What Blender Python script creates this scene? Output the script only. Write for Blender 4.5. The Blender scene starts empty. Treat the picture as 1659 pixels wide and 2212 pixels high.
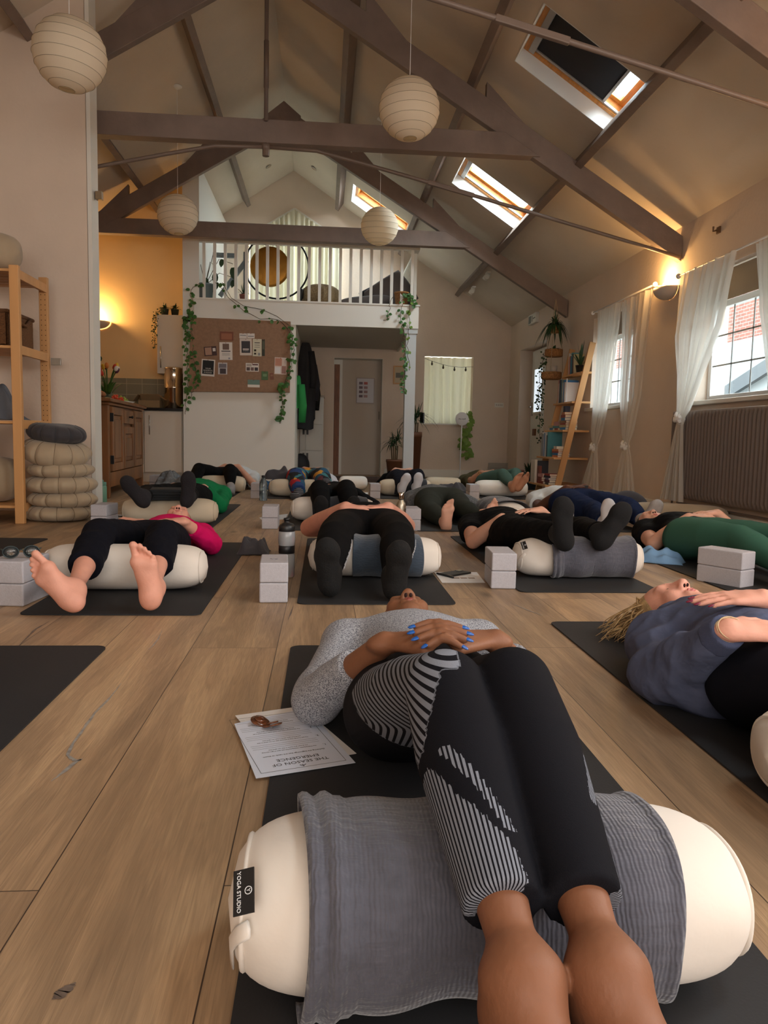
import bpy, bmesh, math, random
import numpy as np
from mathutils import Vector, Matrix, Euler
random.seed(7); rng = np.random.default_rng(7)
PI = math.pi
S = bpy.context.scene
COL = S.collection

# ------------------------------------------------------------------ camera
H = .62; F = 1650.; CX, CY = 829.5, 1106.
def _n(v):
    v = np.array(v, float); return v/np.linalg.norm(v)
_dY = _n(((700-CX)/F, -(943-CY)/F, -1)); _z0 = np.array((.013, 1, 0.))
_dZ = _n(_z0-_dY*_z0.dot(_dY)); _dX = np.cross(_dY, _dZ)
CM = np.stack([_dX, _dY, _dZ], 1)
cam = bpy.data.cameras.new('camera'); camo = bpy.data.objects.new('camera', cam); COL.objects.link(camo)
R3 = Matrix(CM.T.tolist())
camo.matrix_world = Matrix.Translation((0, 0, H)) @ R3.to_4x4()
cam.sensor_fit = 'VERTICAL'; cam.sensor_height = 24; cam.lens = 24*F/2212
cam.clip_start = .02; cam.clip_end = 200
S.camera = camo
def ray(px, py): return CM.T @ np.array(((px-CX)/F, -(py-CY)/F, -1.))
O3 = np.array((0, 0, H))
def aZ(px, py, z=0.): r = ray(px, py); return r*((z-H)/r[2])+O3     # point of a picture ray at height z
def aY(px, py, y): r = ray(px, py); return r*(y/r[1])+O3
def aX(px, py, x): r = ray(px, py); return r*(x/r[0])+O3

# ------------------------------------------------------------------ light and exposure
S.view_settings.view_transform = 'Standard'; S.view_settings.look = 'None'
S.view_settings.gamma = 1; S.view_settings.use_curve_mapping = False
S.view_settings.exposure = 0.3
S.cycles.max_bounces = 9; S.cycles.diffuse_bounces = 5; S.cycles.glossy_bounces = 4
S.cycles.transmission_bounces = 8; S.cycles.transparent_max_bounces = 12
S.cycles.sample_clamp_indirect = 6; S.cycles.use_denoising = True
S.cycles.caustics_reflective = False; S.cycles.caustics_refractive = False
W = bpy.data.worlds.new('world'); S.world = W; W.use_nodes = True
W.node_tree.nodes['Background'].inputs[0].default_value = (.82, .92, 1, 1)
W.node_tree.nodes['Background'].inputs[1].default_value = 8.5
def area(name, loc, target, sx, sy, power, col=(1, 1, 1), portal=False, spread=None):
    l = bpy.data.lights.new(name, 'AREA'); l.shape = 'RECTANGLE'; l.size = sx; l.size_y = sy
    l.energy = power; l.color = col
    if portal: l.cycles.is_portal = True
    o = bpy.data.objects.new(name, l); COL.objects.link(o); o.location = loc
    d = Vector(target)-Vector(loc); o.rotation_euler = d.to_track_quat('-Z', 'Y').to_euler()
    return o
# daylight through the windows behind and beside the camera (outside the frame)
area('daylight_rear_window', (.3, -2.9, 1.55), (.3, 5, 1.0), 3.6, 1.7, 96, (1, .93, .86))
area('daylight_side_window', (2.93, 1.6, 1.5), (-1, 1.9, .9), 1.5, 1.1, 45, (1, .95, .9))
area('daylight_side_window', (2.93, -.9, 1.5), (-1, -.4, .9), 1.5, 1.1, 45, (.9, .95, 1))

# ------------------------------------------------------------------ helpers
def lin(c):
    o = []
    for v in c[:3]:
        v = v/255.; o.append(v/12.92 if v <= .04045 else ((v+.055)/1.055)**2.4)
    return (*o, 1)
MATS = {}
def mat(name, col, rough=.6, metal=0., bump=None, var=None, sheen=0., trans=0., emit=None, spec=.5, alpha=None, sss=0., col2=None, coat=0.):
    """bump=(scale,distance[,stretch xyz]); var=(scale, amount) mottles the colour."""
    if name in MATS: return MATS[name]
    m = bpy.data.materials.new(name); m.use_nodes = True; MATS[name] = m
    nt = m.node_tree; b = nt.nodes['Principled BSDF']
    b.inputs['Base Color'].default_value = lin(col); b.inputs['Roughness'].default_value = rough
    b.inputs['Metallic'].default_value = metal; b.inputs['Specular IOR Level'].default_value = spec
    if sheen: b.inputs['Sheen Weight'].default_value = sheen
    if coat: b.inputs['Coat Weight'].default_value = coat
    if trans: b.inputs['Transmission Weight'].default_value = trans
    if alpha is not None: b.inputs['Alpha'].default_value = alpha
    if sss:
        b.inputs['Subsurface Weight'].default_value = sss; b.inputs['Subsurface Radius'].default_value = (.012, .004, .002)
        b.inputs['Subsurface Scale'].default_value = .5
    if emit:
        b.inputs['Emission Color'].default_value = lin(emit[0]); b.inputs['Emission Strength'].default_value = emit[1]
    tc = nt.nodes.new('ShaderNodeTexCoord')
    def noise(scale, stretch=(1, 1, 1), detail=4):
        mp = nt.nodes.new('ShaderNodeMapping'); mp.inputs['Scale'].default_value = stretch
        nt.links.new(tc.outputs['Object'], mp.inputs[0])
        n = nt.nodes.new('ShaderNodeTexNoise'); n.inputs['Scale'].default_value = scale; n.inputs['Detail'].default_value = detail
        nt.links.new(mp.outputs[0], n.inputs['Vector']); return n
    if var:
        n = noise(var[0], var[2] if len(var) > 2 else (1, 1, 1))
        mr = nt.nodes.new('ShaderNodeMapRange'); mr.inputs[1].default_value = .3; mr.inputs[2].default_value = .7
        nt.links.new(n.outputs['Fac'], mr.inputs[0])
        mx = nt.nodes.new('ShaderNodeMix'); mx.data_type = 'RGBA'
        c1 = lin(col); a = var[1]
        mx.inputs['A'].default_value = (c1[0]*(1-a), c1[1]*(1-a), c1[2]*(1-a), 1)
        c2 = lin(col2) if col2 else (min(1, c1[0]*(1+a)), min(1, c1[1]*(1+a)), min(1, c1[2]*(1+a)), 1)
        mx.inputs['B'].default_value = c2
        nt.links.new(mr.outputs[0], mx.inputs['Factor']); nt.links.new(mx.outputs['Result'], b.inputs['Base Color'])
    if bump:
        n = noise(bump[0], bump[2] if len(bump) > 2 else (1, 1, 1), 5)
        bp = nt.nodes.new('ShaderNodeBump'); bp.inputs['Distance'].default_value = bump[1]; bp.inputs['Strength'].default_value = 1
        nt.links.new(n.outputs['Fac'], bp.inputs['Height']); nt.links.new(bp.outputs[0], b.inputs['Normal'])
    return m
def N(m, t, **kw):
    n = m.node_tree.nodes.new(t)
    for k, v in kw.items():
        if k.startswith('i_'): n.inputs[k[2:]].default_value = v
        elif k.startswith('n_'): n.inputs[int(k[2:])].default_value = v
        else: setattr(n, k, v)
    return n
def L(m, a, b): m.node_tree.links.new(a, b)

def frame(axis, up=(0, 0, 1)):
    """3x3 numpy with columns side, other, axis"""
    a = _n(axis); u = np.array(up, float)
    if abs(a.dot(_n(u))) > .98: u = np.array((1, 0, 0.)) if abs(a[0]) < .9 else np.array((0, 1, 0.))
    s = _n(np.cross(u, a)); return np.stack([s, np.cross(a, s), a], 1)
class MB:
    def __init__(s): s.v = []; s.f = []; s.m = []; s.n = 0
    def add(s, V, Fs, mi=0):
        V = np.asarray(V, float).reshape(-1, 3); s.v.append(V)
        for f in Fs: s.f.append(tuple(int(i)+s.n for i in f)); s.m.append(mi)
        s.n += len(V); return s
    def box(s, c, d, R=None, mi=0, taper=1.):
        c = np.array(c, float); d = np.array(d, float)/2
        P = np.array([(x, y, z) for z in (-1, 1) for y in (-1, 1) for x in (-1, 1)], float)
        P[4:, :2] *= taper
        P = P*d
        if R is not None: P = P @ np.asarray(R).T
        return s.add(P+c, [(0, 2, 3, 1), (4, 5, 7, 6), (0, 1, 5, 4), (2, 6, 7, 3), (0, 4, 6, 2), (1, 3, 7, 5)], mi)
    def bb(s, a, b, mi=0):
        a = np.array(a, float); b = np.array(b, float); return s.box((a+b)/2, np.abs(b-a), None, mi)
    def bar(s, a, b, w, h, up=(0, 0, 1), mi=0):
        a = np.array(a, float); b = np.array(b, float); Fm = frame(b-a, up)
        return s.box((a+b)/2, (w, h, np.linalg.norm(b-a)), Fm, mi)
    def prism(s, poly, vec, mi=0):
        P = np.array(poly, float); n = len(P); v = np.array(vec, float)
        fs = [tuple(range(n))[::-1], tuple(range(n, 2*n))]+[(i, (i+1) % n, n+(i+1) % n, n+i) for i in range(n)]
        return s.add(np.vstack([P, P+v]), fs, mi)
    def tube(s, pts, r, n=10, mi=0, caps=True, flat=1., up=(0, 0, 1)):
        P = np.array(pts, float); k = len(P); r = np.broadcast_to(np.array(r, float), (k,))
        T = np.gradient(P, axis=0) if k > 2 else np.array([P[1]-P[0]]*2)
        V = []; a = np.linspace(0, 2*PI, n, endpoint=False)
        Fm = frame(T[0], up)
        for i in range(k):
            t = _n(T[i]); u = Fm[:, 1]-t*Fm[:, 1].dot(t); u = _n(u); sd = np.cross(u, t); Fm = np.stack([sd, u, t], 1)
            V.append(P[i]+r[i]*(np.cos(a)[:, None]*sd+flat*np.sin(a)[:, None]*u))
        fs = [(i*n+j, i*n+(j+1) % n, (i+1)*n+(j+1) % n, (i+1)*n+j) for i in range(k-1) for j in range(n)]
        if caps: fs += [tuple(range(n))[::-1], tuple(range((k-1)*n, k*n))]
        return s.add(np.vstack(V), fs, mi)
    def lathe(s, prof, c=(0, 0, 0), n=24, R=None, mi=0, sx=1, sy=1):
        a = np.linspace(0, 2*PI, n, endpoint=False); V = []
        for r, z in prof: V.append(np.stack([r*sx*np.cos(a), r*sy*np.sin(a), np.full(n, z)], 1))
        V = np.vstack(V); k = len(prof)
        if R is not None: V = V @ np.asarray(R).T
        fs = [(i*n+j, i*n+(j+1) % n, (i+1)*n+(j+1) % n, (i+1)*n+j) for i in range(k-1) for j in range(n)]
        fs += [tuple(range(n))[::-1], tuple(range((k-1)*n, k*n))]
        return s.add(V+np.array(c, float), fs, mi)
    def ell(s, c, r, R=None, n=16, mi=0):
        k = n//2; prof = [(max(1e-4, math.sin(PI*i/k)), -math.cos(PI*i/k)) for i in range(k+1)]
        a = np.linspace(0, 2*PI, n, endpoint=False)
        V = np.vstack([np.stack([q*np.cos(a), q*np.sin(a), np.full(n, z)], 1) for q, z in prof])*np.array(r, float)
        if R is not None: V = V @ np.asarray(R).T
        fs = [(i*n+j, i*n+(j+1) % n, (i+1)*n+(j+1) % n, (i+1)*n+j) for i in range(k) for j in range(n)]
        fs += [tuple(range(n))[::-1], tuple(range(k*n, (k+1)*n))]
        return s.add(V+np.array(c, float), fs, mi)
    def grid(s, G, mi=0, closed=False):
        """G: (a,b,3) array of points"""
        a, b = G.shape[:2]
        fs = [(i*b+j, i*b+(j+1) % b, (i+1)*b+(j+1) % b, (i+1)*b+j) for i in range(a-1) for j in range(b if closed else b-1)]
        return s.add(G.reshape(-1, 3), fs, mi)
    def build(s, name, mats, parent=None, smooth=False, bevel=0., local=False, seg=2, sub=0, solid=0., auto=None):
        me = bpy.data.meshes.new(name); V = np.vstack(s.v) if s.v else np.zeros((0, 3))
        if parent is not None and not local: V = V-np.array(parent.location)
        me.from_pydata(V.tolist(), [], s.f)
        if not isinstance(mats, (list, tuple)): mats = [mats]
        for m in mats: me.materials.append(m)
        if len(mats) > 1: me.polygons.foreach_set('material_index', s.m)
        bm = bmesh.new(); bm.from_mesh(me); bmesh.ops.recalc_face_normals(bm, faces=bm.faces); bm.to_mesh(me); bm.free()
        o = bpy.data.objects.new(name, me); COL.objects.link(o)
        if parent is not None: o.parent = parent
        if smooth: me.shade_smooth()
        if solid: md = o.modifiers.new('so', 'SOLIDIFY'); md.thickness = solid; md.offset = 0
        if bevel:
            md = o.modifiers.new('bv', 'BEVEL'); md.width = bevel; md.segments = seg; md.limit_method = 'ANGLE'; md.angle_limit = .6
            me.shade_smooth(); md.harden_normals = True
        if sub: md = o.modifiers.new('ss', 'SUBSURF'); md.levels = sub; md.render_levels = sub
        me.update(); return o
def tag(o, label=None, cat=None, group=None, kind=None):
    if label: o['label'] = label
    if cat: o['category'] = cat
    if group: o['group'] = group
    if kind: o['kind'] = kind
    return o
def thing(name, label, cat, loc=(0, 0, 0), rz=0., group=None):
    o = bpy.data.objects.new(name, None); COL.objects.link(o); o.location = loc; o.rotation_euler = (0, 0, rz)
    o.empty_display_size = .1
    return tag(o, label, cat, group)
def dup(root, loc, rz=None, label=None, scale=None, swap=None):
    """copy of a thing with its parts and sub-parts; swap: {material: material}"""
    def cp(o, par):
        c = o.copy(); COL.objects.link(c)
        if par is not None: c.parent = par
        if swap and c.type == 'MESH' and any(m in swap for m in o.data.materials):
            c.data = o.data.copy()
            for i, m in enumerate(c.data.materials):
                if m in swap: c.data.materials[i] = swap[m]
        for ch in list(o.children): cp(ch, c)
        return c
    r = cp(root, None); r.location = loc
    if rz is not None: r.rotation_euler = (0, 0, rz)
    if label: r['label'] = label
    if scale: r.scale = scale
    return r
def struct(o): o['kind'] = 'structure'; return o
def text(body, name, loc, R, size, m, parent=None, ext=.0004, align='CENTER'):
    """lettering converted to a mesh part"""
    cu = bpy.data.curves.new(name, 'FONT'); cu.body = body; cu.size = size; cu.extrude = ext; cu.align_x = align; cu.align_y = 'CENTER'; cu.resolution_u = 2
    t = bpy.data.objects.new('tmp', cu); COL.objects.link(t)
    me = bpy.data.meshes.new_from_object(t.evaluated_get(bpy.context.evaluated_depsgraph_get()))
    bpy.data.objects.remove(t); me.name = name
    me.transform(Matrix.Translation(Vector(loc)-(Vector(parent.location) if parent is not None else Vector((0, 0, 0)))) @ Matrix(np.asarray(R).tolist()).to_4x4())
    me.materials.clear(); me.materials.append(m)
    o = bpy.data.objects.new(name, me); COL.objects.link(o)
    if parent is not None: o.parent = parent
    return o
# ================================================================== the room
XR, XL, YB, YN = 3.0, -4.04, 12.4, -3.0       # right wall, left wall, back wall, rear wall
RX, RZ, SL = -.52, 4.72, .645                 # ridge and roof slope
YW = 6.1                                      # partition on the left, facing the camera
def rz(x): return RZ-SL*abs(x-RX)
wallm = mat('wall_plaster', (224, 207, 190), .9, bump=(30, .002), var=(3, .03))
warmwall = mat('kitchen_wall_paint', (226, 198, 150), .9, var=(3, .03))
whitem = mat('white_paint', (232, 230, 222), .6, bump=(40, .0006))
ceilm = mat('ceiling_plaster', (210, 198, 182), .95, bump=(12, .004), var=(1.5, .05))
beamm = mat('beam_grey_paint', (122, 106, 97), .6, bump=(18, .004, (1, 1, 1)), var=(5, .12))
beamside = beamm
oakwin = mat('window_pine', (214, 146, 72), .45, bump=(20, .001, (8, 1, 1)), var=(6, .18, (8, 1, 8)))
glassm = bpy.data.materials.new('window_glass'); glassm.use_nodes = True; _g = glassm.node_tree; _g.nodes.clear()
_o = _g.nodes.new('ShaderNodeOutputMaterial'); _t = _g.nodes.new('ShaderNodeBsdfTransparent'); _s = _g.nodes.new('ShaderNodeBsdfGlossy'); _m = _g.nodes.new('ShaderNodeMixShader'); _m.inputs[0].default_value = .07
_s.inputs['Roughness'].default_value = .02; _t.inputs[0].default_value = (.95, .97, .96, 1)
_g.links.new(_t.outputs[0], _m.inputs[1]); _g.links.new(_s.outputs[0], _m.inputs[2]); _g.links.new(_m.outputs[0], _o.inputs[0])
skirt = mat('skirting_paint', (228, 224, 214), .5)

# ---- oak floor
fm = mat('oak_floor', (160, 125, 88), .45)
nt = fm.node_tree; B = nt.nodes['Principled BSDF']
tc = N(fm, 'ShaderNodeTexCoord'); mp = N(fm, 'ShaderNodeMapping'); mp.inputs['Rotation'].default_value = (0, 0, PI/2); mp.inputs['Location'].default_value = (.31, .13, 0)
L(fm, tc.outputs['Object'], mp.inputs[0])
bk = N(fm, 'ShaderNodeTexBrick', offset=.37, offset_frequency=2)
for k, v in (('Scale', 1.), ('Mortar Size', .0011), ('Mortar Smooth', .2), ('Bias', 0.), ('Brick Width', 1.9), ('Row Height', .247)): bk.inputs[k].default_value = v
bk.inputs['Color1'].default_value = (0, 0, 0, 1); bk.inputs['Color2'].default_value = (1, 1, 1, 1); bk.inputs['Mortar'].default_value = (.5, .5, .5, 1)
L(fm, mp.outputs[0], bk.inputs['Vector'])
# per plank shift for the grain
sep = N(fm, 'ShaderNodeSeparateColor'); L(fm, bk.outputs['Color'], sep.inputs[0])
sc = N(fm, 'ShaderNodeVectorMath', operation='SCALE'); L(fm, bk.outputs['Color'], sc.inputs[0]); sc.inputs['Scale'].default_value = 17.3
ad = N(fm, 'ShaderNodeVectorMath', operation='ADD'); L(fm, tc.outputs['Object'], ad.inputs[0]); L(fm, sc.outputs[0], ad.inputs[1])
m1 = N(fm, 'ShaderNodeMapping'); m1.inputs['Scale'].default_value = (9, .9, 1); L(fm, ad.outputs[0], m1.inputs[0])
n1 = N(fm, 'ShaderNodeTexNoise'); n1.inputs['Scale'].default_value = 1.3; n1.inputs['Detail'].default_value = 3; n1.inputs['Distortion'].default_value = .6; L(fm, m1.outputs[0], n1.inputs['Vector'])
# cathedral rings from the slow noise
mu = N(fm, 'ShaderNodeMath', operation='MULTIPLY'); L(fm, n1.outputs['Fac'], mu.inputs[0]); mu.inputs[1].default_value = 55
si = N(fm, 'ShaderNodeMath', operation='SINE'); L(fm, mu.outputs[0], si.inputs[0])
m2 = N(fm, 'ShaderNodeMapping'); m2.inputs['Scale'].default_value = (160, 7, 1); L(fm, ad.outputs[0], m2.inputs[0])
n2 = N(fm, 'ShaderNodeTexNoise'); n2.inputs['Scale'].default_value = 1.; n2.inputs['Detail'].default_value = 4; n2.inputs['Distortion'].default_value = 1.4; L(fm, m2.outputs[0], n2.inputs['Vector'])
r1 = N(fm, 'ShaderNodeValToRGB'); r1.color_ramp.elements[0].position = .25; r1.color_ramp.elements[1].position = .75
r1.color_ramp.elements[0].color = lin((142, 116, 90)); r1.color_ramp.elements[1].color = lin((198, 166, 128)); L(fm, n1.outputs['Fac'], r1.inputs[0])
r1.color_ramp.elements.new(.5).color = lin((170, 140, 108))
r2 = N(fm, 'ShaderNodeMapRange'); r2.inputs[1].default_value = .3; r2.inputs[2].default_value = .7; r2.inputs[3].default_value = .82; r2.inputs[4].default_value = 1.12; L(fm, n2.outputs['Fac'], r2.inputs[0])
r3 = N(fm, 'ShaderNodeMapRange'); r3.inputs[1].default_value = -1; r3.inputs[2].default_value = 1; r3.inputs[3].default_value = .94; r3.inputs[4].default_value = 1.05; L(fm, si.outputs[0], r3.inputs[0])
r4 = N(fm, 'ShaderNodeMapRange'); r4.inputs[3].default_value = .80; r4.inputs[4].default_value = 1.10; L(fm, sep.outputs[0], r4.inputs[0])
a1 = N(fm, 'ShaderNodeMath', operation='MULTIPLY'); L(fm, r2.outputs[0], a1.inputs[0]); L(fm, r3.outputs[0], a1.inputs[1])
a2 = N(fm, 'ShaderNodeMath', operation='MULTIPLY'); L(fm, a1.outputs[0], a2.inputs[0]); L(fm, r4.outputs[0], a2.inputs[1])
# knots
vo = N(fm, 'ShaderNodeTexVoronoi'); m3 = N(fm, 'ShaderNodeMapping'); m3.inputs['Scale'].default_value = (3.2, 1.1, 1); L(fm, ad.outputs[0], m3.inputs[0]); L(fm, m3.outputs[0], vo.inputs['Vector']); vo.inputs['Scale'].default_value = 1.
rk = N(fm, 'ShaderNodeMapRange'); rk.inputs[1].default_value = .02; rk.inputs[2].default_value = .09; rk.inputs[3].default_value = .5; rk.inputs[4].default_value = 1; L(fm, vo.outputs['Distance'], rk.inputs[0])
a3 = N(fm, 'ShaderNodeMath', operation='MULTIPLY'); L(fm, a2.outputs[0], a3.inputs[0]); L(fm, rk.outputs[0], a3.inputs[1])
vm = N(fm, 'ShaderNodeVectorMath', operation='SCALE'); L(fm, r1.outputs[0], vm.inputs[0]); L(fm, a3.outputs[0], vm.inputs['Scale'])
mm = N(fm, 'ShaderNodeMix', data_type='RGBA'); L(fm, bk.outputs['Fac'], mm.inputs['Factor']); L(fm, vm.outputs[0], mm.inputs['A']); mm.inputs['B'].default_value = lin((70, 55, 43))
L(fm, mm.outputs['Result'], B.inputs['Base Color'])
bp = N(fm, 'ShaderNodeBump'); bp.inputs['Distance'].default_value = .0012; bp.inputs['Strength'].default_value = .8; L(fm, n2.outputs['Fac'], bp.inputs['Height']); L(fm, bp.outputs[0], B.inputs['Normal'])
b = MB(); b.bb((XL-.2, YN-.2, -.12), (XR+.5, YB+.9, 0)); struct(b.build('floor', fm))

def wall_y(name, y0, y1, x0, x1, m, holes=(), top=None, z0=0.):
    """wall spanning x0..x1 (thickness y0..y1) up to the roof line, with rectangular holes (xa,xb,za,zb)"""
    b = MB(); xs = sorted(set([x0, x1]+([RX] if x0 < RX < x1 else [])+[q for h in holes for q in h[:2]]))
    for xa, xb in zip(xs[:-1], xs[1:]):
        hs = sorted([h[2:] for h in holes if h[0] <= xa+1e-6 and h[1] >= xb-1e-6]); z = z0
        for za, zb in hs:
            if za > z: b.bb((xa, y0, z), (xb, y1, za))
            z = zb
        ta, tb = (top, top) if top else (rz(xa)+.04, rz(xb)+.04)
        b.prism([(xa, y0, z), (xb, y0, z), (xb, y0, tb), (xa, y0, ta)], (0, y1-y0, 0))
    return struct(b.build(name, m))
def wall_x(name, x0, x1, y0, y1, m, holes=(), top=2.5):
    b = MB(); ys = sorted(set([y0, y1]+[q for h in holes for q in h[:2]]))
    for ya, yb in zip(ys[:-1], ys[1:]):
        hs = sorted([h[2:] for h in holes if h[0] <= ya+1e-6 and h[1] >= yb-1e-6]); z = 0.
        for za, zb in hs:
            if za > z: b.bb((x0, ya, z), (x1, yb, za))
            z = zb
        b.bb((x0, ya, z), (x1, yb, top))
    return struct(b.build(name, m))
WA = (7.3, 8.52, 1.0, 1.99); WB = (4.4, 6.12, .965, 1.97); DR = (10.35, 11.75, 0., 2.0)
wall_x('wall_right', XR, XR+.28, YN, YB+.3, wallm, [WA, WB, DR], top=rz(XR)+.05)
wall_x('wall_left', XL-.2, XL, YN, YB+.3, wallm, top=rz(XL)+.05)
NX = (1.60, 2.40, .87, 1.96)
wall_y('wall_back', YB, YB+.3, XL, XR+.2, wallm, [(.145, .925, 0, 1.88), NX, (-1.2, .2, 2.4, 3.75)])
wall_y('wall_rear', YN-.2, YN, XL, XR, wallm)
wall_y('wall_partition', YW, YW+.16, XL, -1.80, wallm)
b = MB(); b.bb((-1.795, YW-.004, 0), (-1.765, YW+.17, 4.1)); struct(b.build('trim_1', whitem))
# cork board wall under the loft, the pillar beside it and the wall along the coats
wall_y('wall_loft_front', 9.8, 9.95, -1.76, -.37, whitem, top=2.06)
b = MB(); b.bb((-1.76, 9.8, 2.0), (-1.56, YB, rz(-1.76)-.02)); b.bb((-1.76, 9.95, 0), (-1.62, YB, 2.0)); struct(b.build('wall_loft_left', whitem))
b = MB(); b.bb((-.50, 9.95, 0), (-.37, 11.6, 2.04)); struct(b.build('wall_coats', whitem))
b = MB(); b.bb((XL, 10.42, 0), (-1.77, 10.5, 4.0)); struct(b.build('wall_kitchen', warmwall))
b = MB(); b.bb((-1.56, 9.8, 2.03), (1.15, YB, 2.27)); struct(b.build('loft_floor', mat('loft_soffit_paint', (200, 195, 184), .8)))
b = MB(); b.bb((-1.62, 9.77, 2.0), (1.17, 9.80, 2.275)); b.bb((1.15, 9.80, 2.0), (1.17, YB, 2.275)); b.bb((-1.62, 9.755, 2.275), (1.185, 9.84, 2.292)); struct(b.build('trim_2', whitem))
b = MB(); b.bb((1.02, 9.80, 0), (1.15, 9.93, 1.94)); b.bb((.99, 9.785, 1.94), (1.165, 9.95, 2.0)); struct(b.build('trim_3', mat('post_blue_grey', (196, 202, 204), .5)))
# skirting boards
b = MB(); b.bb((XR-.02, 8.9, 0), (XR, DR[0]-.05, .11)); b.bb((XR-.02, 4.0, 0), (XR, 9, .11)); struct(b.build('baseboard_right', skirt, bevel=.004))
b = MB(); b.bb((-.37, YB-.02, 0), (.09, YB, .12)); b.bb((.98, YB-.02, 0), (XR, YB, .12)); struct(b.build('baseboard_back', skirt, bevel=.004))
b = MB(); b.bb((-1.6, 9.78, 0), (-.37, 9.8, .12)); b.bb((-.37, 9.78, 0), (-.35, 11.5, .12)); struct(b.build('baseboard_loft', skirt, bevel=.004))

# ---- roof with three skylight openings on the right slope
SKY = [(1.40, 2.18, 5.22, 6.0), (1.39, 2.17, 8.02, 8.82), (.36, 1.16, 11.1, 11.9), (1.40, 2.18, .6, 1.4)]
b = MB(); xs = sorted(set([RX, XR+.3]+[q for s in SKY for q in s[:2]])); ys = sorted(set([YN-.2, YB+.35]+[q for s in SKY for q in s[2:]]))
for xa, xb in zip(xs[:-1], xs[1:]):
    for ya, yb in zip(ys[:-1], ys[1:]):
        if any(s[0]-1e-6 <= xa and xb <= s[1]+1e-6 and s[2]-1e-6 <= ya and yb <= s[3]+1e-6 for s in SKY): continue
        b.add([(xa, ya, rz(xa)), (xb, ya, rz(xb)), (xb, yb, rz(xb)), (xa, yb, rz(xa))], [(0, 1, 2, 3)])
b.add([(RX, YN-.2, RZ), (XL-.3, YN-.2, rz(XL-.3)), (XL-.3, YB+.35, rz(XL-.3)), (RX, YB+.35, RZ)], [(0, 1, 2, 3)])
struct(b.build('ceiling', ceilm))
nr = _n((SL, 0, 1)); al = _n((1, 0, -SL))
whr = mat('reveal_white', (236, 240, 240), .7)
for i, (xa, xb, ya, yb) in enumerate(SKY):
    o = [np.array((x, y, rz(x))) for x, y in ((xa, ya), (xb, ya), (xb, yb), (xa, yb))]
    D = .19; t = [p+nr*D for p in o]
    b = MB()
    for k in range(4): b.add([o[k], o[(k+1) % 4], t[(k+1) % 4], t[k]], [(0, 1, 2, 3)])
    struct(b.build('trim_%d' % (4+i), whr, solid=.01))
    wn = thing('window_%d' % (4+i), None, None, (o[0]+o[2])/2+nr*D); wn['kind'] = 'structure'
    b = MB(); e = .045
    Fm = np.stack([al, np.array((0, 1., 0)), nr], 1)
    L1 = np.linalg.norm(o[1]-o[0]); L2 = yb-ya; c = (t[0]+t[2])/2
    for sg in (-1, 1):
        b.box(c+al*sg*(L1/2-e/2)-nr*.03, (e, L2, .09), Fm); b.box(c+np.array((0, sg*(L2/2-e/2), 0))-nr*.03, (L1-2*e, e, .09), Fm)
    b.build('frame', oakwin, wn, bevel=.003)
    b = MB(); e2 = .05
    for sg in (-1, 1):
        b.box(c+al*sg*(L1/2-e-e2/2)+nr*.03, (e2, L2-2*e, .05), Fm); b.box(c+np.array((0, sg*(L2/2-e-e2/2), 0))+nr*.03, (L1-2*e-2*e2, e2, .05), Fm)
    b.build('sash', oakwin, wn, bevel=.003)
    b = MB(); b.box(c+nr*.04, (L1-.16, L2-.16, .006), Fm); b.build('pane', glassm, wn)
    if i < 2:
        b = MB(); b.box(c-al*(L1/2-.07)-nr*.06, (.05, L2-.06, .05), Fm); b.box(c-nr*.055+np.array((0, -(L2/2-.055), 0)), (L1-.1, .02, .02), Fm); b.box(c-nr*.055+np.array((0, (L2/2-.055), 0)), (L1-.1, .02, .02), Fm)
        b.build('blind_cassette', mat('blind_alu', (190, 188, 184), .35, .6), wn, bevel=.004)
    if i == 0:
        b = MB(); b.box(c-al*.075-nr*.05, (L1-.27, L2-.13, .004), Fm); b.build('blind', mat('blind_charcoal', (38, 40, 46), .8), wn)
        b = MB(); b.box(c+al*(L1/2-.20)-nr*.05, (.022, L2-.12, .02), Fm); b.build('blind_bar', mat('blind_alu', (190, 188, 184)), wn)
    area('skylight_daylight', c+nr*.9, c-nr*1, 2.4, 2.4, 330, (.84, .93, 1))

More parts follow.
